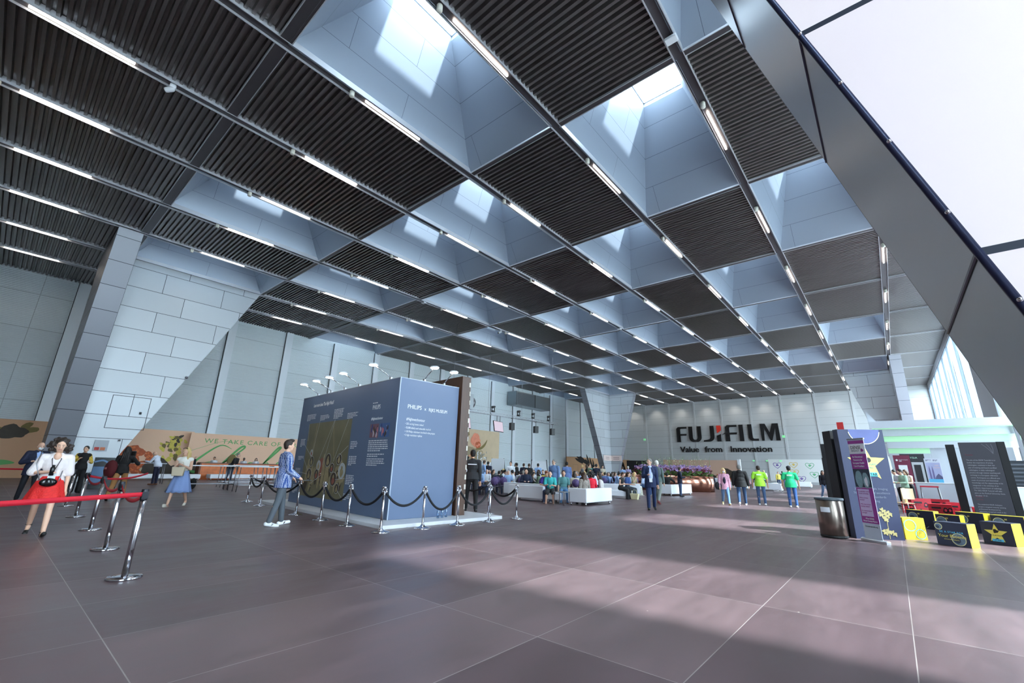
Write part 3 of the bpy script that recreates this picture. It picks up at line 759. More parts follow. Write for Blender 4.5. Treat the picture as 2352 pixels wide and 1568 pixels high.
m.build('painting_print', [PB, PF, PD, PR], booth)
m = MB()
for k, (x, z, r_) in enumerate(((1.42, 1.66, .1), (1.52, 1.40, .15), (1.45, 1.0, .17), (2.02, 1.01, .15), (2.1, 1.28, .14), (2.73, 1.44, .19), (3.06, 1.22, .13), (3.47, 1.47, .15), (3.73, 1.15, .21), (3.25, .91, .19), (3.54, .66, .13))):
    z -= zb
    for rr, mi, yy in ((r_ + .012, 1, -.016), (r_, 0 if k % 4 else 2, -.0175)): blob(m, x, z, rr, rr, mi, yy, 1, 24, 0)
    blob(m, x, z - r_ * .25, r_ * .5, r_ * .55, 3 if k % 3 else 4, -.0185, k, 14, .15); blob(m, x, z + r_ * .35, r_ * .25, r_ * .28, 3, -.019, k, 10, .1)
for a, b, c_, d in ((.9, 2.6, 1.0, 2.05), (1.75, 2.7, 1.45, 1.5), (2.85, 2.65, 2.0, 1.35), (2.87, 2.65, 2.4, 1.3), (3.8, 2.65, 3.1, 1.4), (3.95, 1.85, 3.3, 1.5), (.72, 1.95, 1.35, 1.6), (.82, 1.5, 1.35, 1.1), (.66, 1.05, 1.3, 1.0), (3.98, .95, 3.4, .9), (3.98, .4, 3.62, .6), (2.4, 1.0, 1.6, .7)):
    stroke(m, [(a, b - zb), (c_, d - zb)], .012, 1, -.0195)
m.build('medallion', [PD, PW, mat('pale_medallion', (176, 182, 184), .5), PF, PR], booth)
m = MB()
for x0, x1, cs in ((5.09, 5.54, 0), (5.60, 6.1, 1)):
    m.face([(x0, -.004, 2.04 - zb), (x1, -.004, 2.04 - zb), (x1, -.004, 2.4 - zb), (x0, -.004, 2.4 - zb)], cs)
    for k in range(14):
        x = x0 + .05 + q.random() * (x1 - x0 - .1); z = 2.1 + q.random() * .24 - zb
        blob(m, x, z, .03, .07, 2 + (k % 4), -.0045 - .0002 * k, k, 10, .2)
m.build('photo_print', [mat('photo_plum', (120, 84, 96), .5), mat('photo_blue', (70, 100, 150), .5), PW, PD, mat('photo_rose', (200, 120, 130), .5), mat('photo_navy', (40, 60, 120), .5)], booth)
# right hand face
RM = Matrix.Translation((BL + .004, 0, 0)) @ Matrix.Rotation(PI / 2, 4, 'Z')
m = MB()
def RT(t, s_, u, z, sx=1.): m = MB(); m.text(t, s_, RM @ Matrix.Translation((u, -.001, z - zb)) @ RX90, .002, 0, sx=sx); m.build('side_lettering', WTXT, booth)
RT('PHILIPS', .15, .27, 2.775, .92); RT('PHILIPS', .15, .274, 2.778, .92); RT('x', .12, .80, 2.775); RT('RIJKS MUSEUM', .125, .94, 2.765, .78)
RT('#Nightwatchontour', .105, .27, 2.47, .68); RT('\u2022 255 nursing homes visited', .07, .25, 2.36, .72); RT('\u2022 35,000 elderly and vulnerable reached', .07, .25, 2.26, .72)
RT('\u2022 150 Philips volunteers involved in the project', .07, .25, 2.165, .72); RT('\u2022 5 high resolution replicas', .07, .25, 2.075, .72)
# brown picture frame leaning on the booth's far side
WOOD = mat('dark_frame_wood', (78, 52, 38), .4, noise=.35, nscale=3, stretch=(8, 8, 1))
fr = thing('picture_frame', 'giant dark wooden picture frame standing behind the blue booth', 'frame', (-16.15, BA[1] + 2.02, zb), ang)
m = MB(); FL = 6.98
m.box(FL - .26, FL, 0, .32, 0, 3.82); m.box(0, .26, 0, .32, 0, 3.82); m.box(.26, FL - .26, 0, .32, 3.56, 3.82); m.box(.26, FL - .26, 0, .32, 0, .26)
m.build('frame_rail', WOOD, fr)
m = MB(); m.box(.26, FL - .26, .05, .12, .26, 3.56); m.build('backing_board', mat('raw_plywood', (190, 120, 84), .6), fr)
m = MB()
for k in range(14): m.box(FL, FL + .012, .26 + q.uniform(-.02, .03), .31, .15 + k * .26, .28 + k * .26)
m.build('gilt_relief', mat('worn_gilding', (190, 180, 168), .4, .3), fr)
# arm lamps on the booth
def arm_lamp(base, head, lab):
    r = thing('arm_lamp', lab, 'lamp', base, 0, 'arm lamps along the top of the blue booth')
    h = Vector(head) - Vector(base)
    m = MB(); m.box(-.03, .03, -.03, .03, -.0, .06); m.build('clamp', STEEL2, r)
    m = MB(); m.tube([(0, 0, .04), (h.x * .3, h.y * .3, h.z * .45), h * .92], .012, 6); m.build('arm', STEEL, r)
    m = MB(); m.lathe([(.0, .035), (.1, .03), (.13, .01), (.13, -.005), (.0, -.01)], 16, 0, (h.x, h.y)); 
    o = m.build('lamp_head', WHITE, r)
    for v in o.data.vertices: v.co.z += h.z
    m = MB(); m.lathe([(.0, -.03), (.10, -.025), (.11, -.018), (.0, -.014)], 16, 0, (h.x, h.y)); o = m.build('bulb', LAMP, r)
    for v in o.data.vertices: v.co.z += h.z
ux, uy = math.cos(ang), math.sin(ang)
for k, (u, hp) in enumerate(((1.17, .5), (2.19, .5), (3.15, .5), (4.09, .5), (5.85, .5))):
    bx, by = BA[0] + ux * u, BA[1] + uy * u + .03
    arm_lamp((bx, by, zb + BH + .015), (bx - .12 + uy * hp, by - .48, 3.90), 'white arm lamp on the blue booth, %s from the left' % ORD[k])
for k, u in enumerate((.75, 1.45)):
    bx, by = BB[0] + .02, BB[1] + u
    arm_lamp((bx, by, zb + BH + .015), (bx + .45, by - .05, 3.88), ('white arm lamp on the short right side of the blue booth, nearer the corner', 'white arm lamp on the short right side of the blue booth, beside the frame')[k])
# water bottles on the platform
PET = glass_mat('clear_bottle', (190, 215, 235), .2)
for k in range(3):
    r = thing('water_bottle', ('clear water bottle beside the wooden frame foot', 'middle clear water bottle at the booth foot', 'clear water bottle at the booth foot, furthest from the frame')[k], 'bottle', (-9.1 + .03 * k, 8.15 - .16 * k, zb), 0, 'water bottles at the booth foot')
    m = MB(); m.lathe([(.001, 0), (.034, .002), (.035, .14), (.03, .17), (.013, .2), (.013, .225)], 12); m.build('bottle_body', PET, r)
    m = MB(); m.lathe([(.015, .22), (.015, .24), (.001, .24)], 10); m.build('cap', mat('blue_cap', (60, 130, 220), .4), r)

# ------------------------------------------------------------------ rope barrier and belt barrier
POSTH = .90
def rope_post():
    r = thing('rope_post', 'x', 'post', (0, 0, 0), 0, 'polished rope posts around the booth')
    m = MB(); m.lathe([(.19, .0), (.185, .012), (.12, .03), (.06, .05), (.03, .09)], 24); m.build('base', STEEL, r)
    m = MB(); m.lathe([(.026, .05), (.026, POSTH - .08)], 14); m.build('pole', STEEL, r)
    m = MB(); m.lathe([(.026, POSTH - .09), (.04, POSTH - .08), (.04, POSTH - .03), (.045, POSTH - .02), (.045, POSTH), (.001, POSTH + .005)], 14)
    for a in range(4): m.tube([(0, 0, POSTH - .04), (.055 * math.cos(a * PI / 2), .055 * math.sin(a * PI / 2), POSTH - .04), (.06 * math.cos(a * PI / 2), .06 * math.sin(a * PI / 2), POSTH - .08)], .008, 6)
    m.build('ring_head', STEEL, r)
    return r
RP = [(-17.27, 6.26), (-15.57, 6.05), (-12.44, 5.78), (-10.99, 5.73), (-9.67, 5.69), (-8.33, 5.68), (-8.25, 6.71), (-8.23, 7.75), (-8.2, 8.85), (-8.2, 9.95), (-9.64, 10.35)]
PL = ['rope post at far left end of the booth barrier', 'rope post left of the standing man in polka-dot shirt', 'rope post just right of the man in polka-dot shirt', 'rope post in front of the painting print, left of centre', 'rope post right of the painting print on the booth', 'rope post at the near corner of the blue booth', 'rope post before the short right face of the booth', 'rope post in front of the wooden frame edge', 'rope post right of the frame, nearest the platform corner', 'last rope post at the right end of the barrier', 'rope post behind, right of the man in black']
rp0 = rope_post()
for k, (x, y) in enumerate(RP):
    z = zb if k == 99 else 0
    lab = 'chrome ' + PL[k]
    if k == 0: rp0.location = (x, y, z); rp0['label'] = lab; 
    else: dup(rp0, (x, y, z), rnd.random(), lab)
VELV = mat('black_velvet', (20, 20, 26), .8)
RC = mat('rope_clip', (220, 220, 225), .15, 1.)
def rope(a, b, sag, lab):
    A = Vector((*a, POSTH - .07)); B = Vector((*b, POSTH - .07)); d = (B - A).normalized()
    r = thing('barrier_rope', lab, 'rope', (A.x, A.y, 0), 0, 'black ropes around the booth')
    L_ = (B - A)
    pts = []
    for k in range(17):
        t = .05 + .9 * k / 16; pts.append((L_.x * t, L_.y * t, A.z - sag * (1 - (2 * t - 1) ** 2)))
    m = MB(); m.tube(pts, .026, 8); m.build('velvet_rope', VELV, r)
    for p, q_ in ((pts[0], (d.x * .05, d.y * .05, A.z)), (pts[-1], (L_.x - d.x * .05, L_.y - d.y * .05, A.z))):
        m = MB(); m.tube([p, q_], .022, 8); m.build('end_clip', RC, r)
sags = [.30, .36, .33, .33, .33, .33, .45, .40, .42, .30]
NM = ['between the two left-end posts', 'passing behind the man in polka-dot shirt', 'before the left edge of the painting print', 'across the middle of the painting print', 'between painting print and booth corner', 'hanging right of the booth corner post', 'before the booth right face near the frame', 'in front of the man in black', 'at the right end, nearer one', 'x']
for k in range(9): rope(RP[k], RP[k + 1], sags[k], 'black velvet rope ' + NM[k])
rope(RP[9], RP[10], .28, 'black velvet rope at the right end, the farther one')
rope(RP[10], (-11.2, 10.3), .2, 'black velvet rope behind the man in black, rising right')
rope(RP[0], (-17.3, 8.9), .4, 'black velvet rope running back from the far left rope post')
# belt posts
BELT = mat('red_belt', (196, 22, 44), .6)
def belt_post(x, y, rz, lab, first=None):
    if first: return dup(first, (x, y, 0), rz, lab)
    r = thing('belt_post', lab, 'post', (x, y, 0), rz, 'polished belt posts at left')
    m = MB(); m.lathe([(.17, 0), (.175, .006), (.175, .02), (.16, .03), (.04, .036)], 32); m.build('base', STEEL, r)
    m = MB(); m.lathe([(.034, .03), (.034, .93)], 18); m.build('pole', STEEL, r)
    m = MB(); m.lathe([(.036, .86), (.038, .87), (.038, .985), (.034, .99), (.001, .99)], 18); m.box(-.045, -.03, -.03, .03, .88, .96); m.box(.03, .045, -.03, .03, .88, .96); m.build('cassette', mat('dark_cassette', (40, 40, 46), .3, .5), r)
    return r
BP = [(-7.07, 1.39), (-9.39, 1.53), (-12.01, 1.66), (-14.76, 1.72), (-18.08, 1.83), (-21.3, 1.9)]
BL_ = ['nearest and largest belt post at left', 'second nearest belt post at left', 'third belt post from the front', 'fourth belt post from the front, beside the red skirt', 'fifth belt post from the front, behind the red belt', 'farthest belt post, beside the woman in black']
b0 = None
for k, (x, y) in enumerate(BP):
    o = belt_post(x, y, .2 * k, 'polished steel ' + BL_[k], b0); b0 = b0 or o
def belt(a, b, sag, lab):
    r = thing('barrier_belt', lab, 'belt', (a[0], a[1], 0), 0, 'red barrier belts')
    dx, dy = b[0] - a[0], b[1] - a[1]; n = 14; m = MB(); V = []; F = []
    l = math.hypot(dx, dy); nx, ny = -dy / l * .0015, dx / l * .0015
    for k in range(n + 1):
        t = k / n; z = .93 - sag * (1 - (2 * t - 1) ** 2)
        for (ox, oy) in ((nx, ny), (-nx, -ny)):
            V += [(dx * t + ox, dy * t + oy, z - .025), (dx * t + ox, dy * t + oy, z + .025)]
    for k in range(n):
        i = 4 * k; F += [(i, i + 4, i + 5, i + 1), (i + 2, i + 3, i + 7, i + 6), (i + 1, i + 5, i + 7, i + 3), (i, i + 2, i + 6, i + 4)]
    m.grid(V, F); m.build('webbing', BELT, r)
e0 = fl(-60, 1161, .93)
belt(BP[0], e0, .0, 'long taut red belt crossing in front of the woman in red skirt')
for k in range(3): belt(BP[k], BP[k + 1], .14, 'sagging red belt between the %s and %s belt posts' % (ORD[k], ORD[k + 1]))
belt(BP[3], (-17.0, 3.3), .12, 'sagging red belt behind the fourth belt post')
belt((-24, -2.6), (-20.5, 1.5), .0, 'short red belt behind the masked man at left edge')

# ------------------------------------------------------------------ stands at the right: star board, banner, bin, card boxes
NAVY = mat('board_navy', (38, 44, 70), .45)
BSIDE = mat('board_black_side', (20, 20, 24), .6)
STARY = mat('star_yellow', (222, 202, 100), .5)
TEAL = mat('teal_label', (60, 150, 150), .5)
PALEB = mat('pale_grey_blue', (150, 162, 190), .5)
BLOOM = mat('pale_bloom', (214, 208, 170), .6, noise=.15, nscale=12)
BLOOM2 = mat('olive_bloom', (150, 138, 90), .6, noise=.25, nscale=12)
def star(m, cx, cz, r, mi, y, ri=.42):
    P = []
    for k in range(10):
        a = PI / 2 + k * PI / 5; rr = r if k % 2 == 0 else r * ri
        P.append((cx + rr * math.cos(a), y, cz + rr * math.sin(a)))
    m.face(P, mi)
A, B = (-0.88, 13.28), (-0.04, 13.82); H = 2.45
def dstar(m, L, h):
    n = 18
    m.face([(L * .58 + .34 * math.cos(PI + PI * k / n), -.004, h - .0 + .34 * math.sin(PI + PI * k / n) * .98) for k in range(n + 1)], 8)
    stroke(m, [(L * .58 + .345 * math.cos(PI + PI * k / n), h + .34 * math.sin(PI + PI * k / n)) for k in range(1, n)], .015, 5, -.006)
    star(m, L * .52, 1.66, .42, 2, -.005); blob(m, L * .56, 1.74, .06, .06, 1, -.007, 1, 16, 0)
    m.text('EUROSAFE', .07, face_at(L * .40, 1.62, -.008), .002, 3); m.text('IMAGING', .05, face_at(L * .44, 1.55, -.008), .002, 3)
    m.box(L * .36, L * .70, -.009, -.005, 1.37, 1.46, 3); m.text('STAR', .085, face_at(L * .50, 1.385, -.011), .002, 1)
    m.text('Join the EuroSafe Imaging', .068, face_at(L * .5, 1.07, -.005), .002, 6, 'CENTER'); m.text('Stars network of excellence', .068, face_at(L * .5, .98, -.005), .002, 6, 'CENTER')
    m.text('for highest standards', .068, face_at(L * .5, .89, -.005), .002, 6, 'CENTER'); m.text('in imaging', .068, face_at(L * .5, .80, -.005), .002, 6, 'CENTER')
    q = random.Random(6)
    for (x, z, mi) in ((.25, .62, 5), (.30, .50, 5), (.33, .42, 5), (.66, .62, 7), (.72, .52, 7), (.6, .54, 7), (.78, .56, 7), (.68, .44, 7), (.70, .18, 7), (.80, .14, 7), (.62, .16, 7)):
        for k in range(5): blob(m, x * L + .035 * math.cos(k * 1.26 + x), z + .035 * math.sin(k * 1.26), .035, .022, mi, -.006 - .0006 * k, k + int(x * 50), 10, .2, k * 1.26)
    stroke(m, [(.70 * L, .5), (.70 * L, .02)], .012, 7, -.005)
board('star_board', 'tall freestanding dark navy board with a yellow star, behind the rollup banner', A, B, H, .20, [NAVY, BSIDE, STARY, TEAL, PALEB, BLOOM, mat('dim_lettering', (96, 100, 116), .6), BLOOM2, mat('lens_blue', (78, 86, 130), .4, noise=.25, nscale=3)], dstar)
# a separate darker block right behind (its side shows left of the star board)
def slab(name, lab, A, B, h, th, mats, draw=lambda m, L, h: None, cat='board', z0=0): return board(name, lab, A, B, h, th, mats, draw, z0, cat)
o = slab('black_slab', 'black freestanding slab just behind the star board, side edge showing', (-1.05, 13.52), (-.22, 14.06), 2.44, .34, [BSIDE])
def dred(m, L, h):
    blob(m, .12, h - .1, .12, .2, 1, -.006, 2, 16, .1); m.box(0, L, -.006, -.002, h - .75, h - .2, 1)
    lines(m, .06, h - 1.0, .18, 20, 2, .06, .03, -.006, 3)
PINKP = mat('pink_panel_print', (222, 110, 124), .5)
slab('narrow_board', 'narrow grey board with pink top between two black slabs behind the bin', (-2.32, 29.8), (-1.6, 30.0), 3.05, .25, [mat('grey_violet_board', (120, 122, 140), .5), PINKP, WTXT], dred)
slab('black_slab', 'distant black slab left of the narrow pink-topped board', (-2.86, 29.9), (-2.35, 29.9), 3.05, .5, [BSIDE])
slab('black_slab', 'shorter distant black slab at far left of the stands', (-3.02, 31.2), (-2.65, 31.2), 2.35, .5, [BSIDE])
m = MB(); m.box(-2.12, -1.80, 32.5, 32.6, 0, 4.45); tag(m.build('red_pylon', mat('signal_red', (190, 36, 34), .5)), 'tall narrow red pylon rising behind the star board', 'pylon')
# roll-up banner
A = fl(1990, 1241); B = fl(2044, 1252)
ang = math.atan2(B[1] - A[1], B[0] - A[0]); BLn = math.hypot(B[0] - A[0], B[1] - A[1])
A = (-.70, 13.02); ang = math.atan2(12.62 - 13.02, -.28 + .70)
# the banner stands turned towards the camera's left
rb = thing('rollup_banner', 'slim purple and white rollup banner on a silver foot before the star board', 'banner', (A[0], A[1], 0), ang)
w = .42
m = MB(); m.tube([(-.08, 0, .035), (w + .12, 0, .035)], .055, 12, flat=.6); m.box(-.08, w + .12, -.05, .05, 0, .04); m.build('base', mat('silver_foot', (196, 198, 204), .3, .6), rb, .004)
m = MB(); m.tube([(w / 2, .05, .05), (w / 2, .05, 2.2)], .012, 8); m.build('support_pole', STEEL2, rb)
m = MB(); m.box(-.01, w + .01, -.012, .02, 2.17, 2.20); m.build('top_rail', STEEL2, rb)
VIO = mat('banner_violet', (150, 52, 140), .5); LAV = mat('banner_lavender', (206, 184, 222), .5); BSILV = mat('banner_grey', (190, 198, 212), .5); DKT = mat('banner_dark_teal', (44, 58, 72), .5, noise=.4, nscale=9)
m = MB(); m.box(0, w, -.003, .003, .06, 2.17, 0); m.build('sheet', BSILV, rb)
m = MB()
for z0, z1, mi in ((2.08, 2.15, 0), (1.52, 1.85, 0), (.38, 1.12, 0)): m.box(.0, w, -.006, -.0035, z0, z1, mi)
m.box(0, w, -.006, -.0035, 1.13, 1.52, 2); m.box(.03, w - .1, -.009, -.0065, .52, 1.09, 1); m.box(.01, w - .01, -.006, -.0035, 1.86, 2.07, 3)
blob(m, .13, 1.30, .09, .19, 4, -.010, 3, 20, .06); blob(m, .30, 1.28, .08, .17, 4, -.0105, 5, 20, .08); blob(m, .30, 1.25, .04, .1, 3, -.012, 5, 16, .2)
m.build('colour_field', [VIO, LAV, DKT, mat('banner_white', (232, 232, 236), .5), mat('scan_grey', (130, 160, 168), .5, noise=.3, nscale=14)], rb)
m = MB()
m.text('DENSE', .105, face_at(.05, 1.96, -.009), .002, 0, sx=.85); m.text('BREAST', .07, face_at(.06, 1.90, -.009), .002, 2, sx=.9); blob(m, .34, 1.93, .035, .035, 3, -.009, 2, 14, .2)
for k, t in enumerate(('An Educational', 'Resource for', 'European Health', 'Care Providers')): m.text(t, .058, face_at(w * .45, 1.77 - .068 * k, -.009), .002, 1, 'CENTER', sx=.75)
for k, t in enumerate(('Is medically needed', 'breast screening', '', 'What is breast', 'density?', '', 'Why does breast', 'density matter?', '', 'Is a mammogram', 'enough?')): m.text(t or ' ', .036, face_at(.05, 1.03 - .045 * k, -.011), .002, 3)
m.text('When DENSE,', .045, face_at(w * .5, .46, -.009), .002, 1, 'CENTER', sx=.8); m.text('Breast Density Matters', .045, face_at(w * .5, .41, -.009), .002, 1, 'CENTER', sx=.8)
m.text('Densebreast-info.org', .042, face_at(w * .5, .30, -.009), .002, 0, 'CENTER', sx=.85)
m.build('lettering', [INK, WTXT, mat('grey_lettering', (120, 120, 128), .5), VIO], rb)
# waste bin
r = thing('waste_bin', 'round brushed steel waste bin with grey lid and white label', 'bin', (-1.27, 13.12, 0))
BINM = mat('brushed_bin', (150, 138, 128), .28, 1., noise=.25, nscale=1.2, stretch=(9, 9, .02))
m = MB(); m.lathe([(.26, 0), (.27, .01), (.27, .045), (.255, .055)], 36); m.build('base', BLACK, r)
m = MB(); m.lathe([(.25, .05), (.268, .06), (.272, .80), (.26, .81)], 40); m.build('body', BINM, r)
m = MB(); m.lathe([(.285, .81), (.29, .82), (.29, .85), (.28, .86), (.10, .865), (.08, .84), (.001, .84)], 40); m.build('lid', mat('lid_grey', (74, 84, 92), .4), r)
m = MB(); a0 = math.atan2(-13.1, 1.27) - .75
for k in range(8):
    a, b = a0 + k * .09, a0 + (k + 1) * .09
    m.face([(.275 * math.cos(a), .275 * math.sin(a), .55), (.275 * math.cos(b), .275 * math.sin(b), .55), (.275 * math.cos(b), .275 * math.sin(b), .66), (.275 * math.cos(a), .275 * math.sin(a), .66)])
m.build('label', WTXT, r)

# card seat boxes
BXN = mat('box_navy', (32, 36, 56), .5); BXY = mat('box_yellow', (232, 204, 40), .5, noise=.12, nscale=9); BXR = mat('box_red', (196, 26, 44), .5, noise=.12, nscale=9)
BUB = mat('bubble_grey', (92, 110, 124), .4, noise=.4, nscale=14); CY = mat('cyan_print', (90, 190, 226), .5); BLKP = mat('black_print', (24, 20, 24), .5)
def cardbox(lab, A, B, h, th, style, group='card seat boxes'):
    ang = math.atan2(B[1] - A[1], B[0] - A[0]); L = math.hypot(B[0] - A[0], B[1] - A[1])
    r = thing('card_box', lab, 'box', (A[0], A[1], 0), ang, group)
    front = {'n': 0, 's': 0, 'b': 0, 'y': 1, 'r': 2}[style]; side = {'n': 1, 's': 1, 'b': 1, 'y': 1, 'r': 2}[style]
    m = MB(); m.box(0, L, 0, th, 0, h, front); 
    o = m.build('carton', [BXN, BXY, BXR], r, .004)
    if style != 'r':
        m = MB()
        if style != 'y': m.box(.003, L - .003, .003, th, h, h + .004, 1 if style == 'b' else 0); m.box(L, L + .003, 0.003, th, .003, h - .003, 1)
        q = random.Random(int(A[0] * 100))
        m.build('yellow_side', [BXN, BXY], r)
    m = MB(); s = h / .46
    def ring(cx, cz, rr, mi=2, mj=3):
        blob(m, cx, cz, rr + .012, rr + .012, mi, -.005, 1, 24, 0); blob(m, cx, cz, rr, rr, mj, -.0065, 1, 24, 0)
        blob(m, cx - rr * .25, cz - rr * .2, rr * .55, rr * .5, 4, -.008, 2, 16, .1)
    if style == 'n':
        ring(.14 * L, .37 * s, .055); ring(.68 * L, .14 * s, .11)
        m.text('BE A STAR FOR', .05, face_at(.14 * L, .255 * s, -.006), .002, 5, spacing=1.2)
        m.text('Your Patients', .085, face_at(.08 * L, .165 * s, -.010), .002, 6); m.text('www.eurosafeimaging.org', .024, face_at(.24 * L, .12 * s, -.010), .002, 6)
    elif style == 's':
        star(m, L * .47, .23 * s, .2, 6, -.006); blob(m, L * .47, .28 * s, .045, .04, 7, -.008, 4, 14, .3)
        m.text('EUROSAFE', .035, face_at(L * .34, .18 * s, -.008), .002, 7); m.box(L * .3, L * .66, -.011, -.007, .07 * s, .12 * s, 5); m.text('STAR', .05, face_at(L * .37, .077 * s, -.013), .002, 7)
    elif style == 'b': ring(.24 * L, .30 * s, .10); m.text('BE', .05, face_at(.42 * L, .36 * s), .002, 6)
    elif style == 'y':
        for cx, cz, rr in ((.3, .30, .12), (.72, .12, .1)):
            stroke(m, [(cx * L + rr * math.cos(t), cz * s + rr * math.sin(t)) for t in [2 * PI * k / 24 for k in range(25)]], .014, 5, -.006)
        for k in range(5): stroke(m, curve([(.2 + .03 * k, .02), (.25 + .02 * k, .15), (.2 + .08 * k, .3)], 10), .006, 7, -.007 - .0005 * k)
    elif style == 'r':
        m.box(.12 * L, .52 * L, -.006, -.002, .30 * s, .36 * s, 7); lines(m, .15 * L, .27 * s, .3 * L, 2, 7, .03, .012, -.006, 4, False)
        for cx in (.70, .88): blob(m, cx * L, .25 * s, .07, .1, 7, -.006, int(cx * 9), 18, .2); blob(m, cx * L, .26 * s, .035, .045, 8, -.008, 2, 14, .1)
        blob(m, .4 * L, .1 * s, .035, .035, 7, -.006, 1, 14, 0)
    m.build('print', [BXN, BXY, mat('ring_cream', (222, 214, 150), .5), BUB, mat('bubble_dark', (44, 54, 70), .5), CY, mat('print_gold', (226, 206, 90), .5), BLKP, mat('print_pink', (230, 60, 80), .5)], r)
    return r
cardbox('dark navy card box with two bubbles and patient slogan, nearest box', (.49, 13.75), (.98, 13.48), .46, .30, 'n')
cardbox('dark navy card box with a yellow star, at right edge', (1.30, 14.86), (1.75, 14.60), .46, .36, 's')
cardbox('all yellow card box with blue rings beside the star board', (-.02, 14.10), (.36, 14.34), .47, .22, 'y')
cardbox('black card box with bubble tucked behind the all yellow box', (.10, 17.6), (.66, 17.3), .48, .25, 'b')
cardbox('yellow-topped dark box directly behind the patient slogan box', (.66, 16.6), (1.10, 16.4), .46, .25, 'b')
cardbox('yellow-topped dark box with large bubble, between slogan and star boxes', (1.12, 17.6), (1.62, 17.3), .50, .30, 'b')
cardbox('yellow-topped dark box at the right edge behind the star box', (1.75, 17.4), (2.3, 17.15), .48, .30, 'b')
cardbox('front red card box with black owl-like print', (.79, 22.9), (1.42, 22.9), .47, .35, 'r', 'red card boxes')
cardbox('red card box behind the front red one, to its right', (1.35, 24.2), (1.95, 24.2), .50, .35, 'r', 'red card boxes')
cardbox('red card box with swirl print behind the wooden chair', (.38, 25.3), (1.0, 25.6), .55, .35, 'r', 'red card boxes')
cardbox('small red card box just under the wooden chair seat', (.05, 24.6), (.38, 24.6), .42, .35, 'r', 'red card boxes')
cardbox('rearmost red card box, mostly hidden', (1.0, 27.2), (1.65, 27.2), .5, .35, 'r', 'red card boxes')
cardbox('red card box seen in the gap beside the tall text board', (1.95, 23.0), (2.2, 23.0), .42, .35, 'r', 'red card boxes')
cardbox('red card box at the right image edge past the text board', (3.0, 21.0), (3.6, 21.0), .42, .35, 'r', 'red card boxes')
# tall text board
DKB = mat('text_board_grey', (58, 56, 66), .5)
def dtext(m, L, h):
    T = ('The aim of the ESOR Tutorials is to', 'further the experience of young', 'radiologists, residents in their last', 'year of training and board-certified', 'radiologists, in daily radiological', 'practice through intense teaching and', 'exchange in a European reference', 'centre. Participants are offered one', 'week of practical and theoretical', 'knowledge and the opportunity to be', 'integrated in the activities of an', 'academic department of radiology.', 'The 2022 ESOR Tutorial will take', 'place at the Medical University Graz,', 'October 17-21.')
    for k, t in enumerate(T): m.text(t, .055, face_at(.08, 1.92 - .075 * k, -.005), .002, 1, sx=.78)
    T2 = ('The established ESOR Asklepios', 'project is targeted towards assisting', 'professional development by', 'addressing recognised needs in the', 'context of continuous radiological', 'education. The programmes include', 'modality, multimodality, and', 'multidisciplinary topics to advanced', 'trainees, aimed at certain residents', 'and board-certified radiologists.')
    for k, t in enumerate(T2): m.text(t, .05, face_at(.08, .62 - .068 * k, -.005), .002, 1, sx=.78) if .62 - .068 * k > .02 else None
    m.text('Tutorials', .06, face_at(.08, 2.08, -.005), .002, 2, sx=.8); m.text('Asklepios', .055, face_at(.08, .84, -.005), .002, 2, sx=.8); m.text('Courses', .055, face_at(.08, .76, -.005), .002, 2, sx=.8)
    for k in range(3):
        c_ = curve([(.5 + .1 * k, h - .05), (.62 + .05 * k, h - .2), (.7, h - .35)], 8); stroke(m, c_, .012, 3, -.005)
board('text_board', 'tall dark grey freestanding board covered in small white text at right', (1.74, 20.0), (2.56, 20.0), 2.48, .16, [DKB, mat('board_text', (170, 168, 176), .6), mat('maroon_text', (120, 40, 60), .6), mat('smoke_print', (104, 104, 112), .6)], dtext, cat='board')
slab('black_slab', 'black slab whose edge forms the right side of the text board', (2.57, 20.0), (2.74, 20.0), 2.49, .9, [BSIDE])
slab('black_slab', 'black slab left of the text board', (1.62, 22.6), (1.84, 22.6), 2.56, .2, [BSIDE])
def dmir(m, L, h):
    blob(m, L * .5, 1.1, .08, .22, 1, -.004, 3, 16, .1); blob(m, L * .5, .75, .07, .18, 2, -.005, 5, 16, .2)
slab('narrow_print_board', 'narrow pale blue print between black slab and text board', (1.90, 21.4), (2.06, 21.4), 2.52, .05, [mat('pale_blue_print', (150, 164, 190), .4, noise=.2, nscale=5), PINKP, WTXT], dmir)

# white and green exhibition stand
STW = mat('stand_white', (196, 202, 210), .4); LEDG = mat('green_led', (176, 232, 186), .4, emit=.3)
es = thing('exhibition_stand', 'large white exhibition stand with green light bands at right', 'stand', (0, 31, 0))
def E_(x0, x1, y0, y1, z0, z1, nm='fascia', mt=STW):
    m = MB(); m.box(x0, x1, y0, y1, z0, z1); return m.build(nm, mt, es)
E_(-.60, 4.9, 0, .3, 3.90, 4.28); E_(-.5, 4.9, .05, .3, 3.86, 3.90, 'light_band', LEDG)
E_(-.2, 4.9, .3, .6, 3.50, 3.95); E_(-.1, 4.9, .55, .6, 3.22, 3.50, 'light_band', LEDG)
E_(.0, 4.9, .6, .9, 2.88, 3.24); E_(.0, 1.65, .85, .95, 2.62, 2.88, 'light_band', LEDG)
E_(.0, 4.9, 3.0, 3.3, 0, 3.9, 'rear_wall'); E_(1.68, 2.2, .9, 1.1, 0, 2.9, 'side_wall')
for x in (-.5, 4.7): E_(x, x + .12, .1, .22, 0, 3.9, 'post', STEEL2)
m = MB(); m.prism([(0, 0), (.35, 0), (0, .62)], 0, .05, 0, Matrix.Translation((-.62, .2, 4.28)) @ RX90); m.build('fin', STW, es)
m = MB(); m.tube([(.55 + .22 * math.cos(t), .6, 4.28 + .12 * math.sin(t)) for t in [PI * k / 8 for k in range(9)]], .012, 6); m.build('cable_loop', STEEL2, es)
counter = thing('counter', 'long white counter in front of the white and green stand', 'counter', (.72, 28.3, 0))
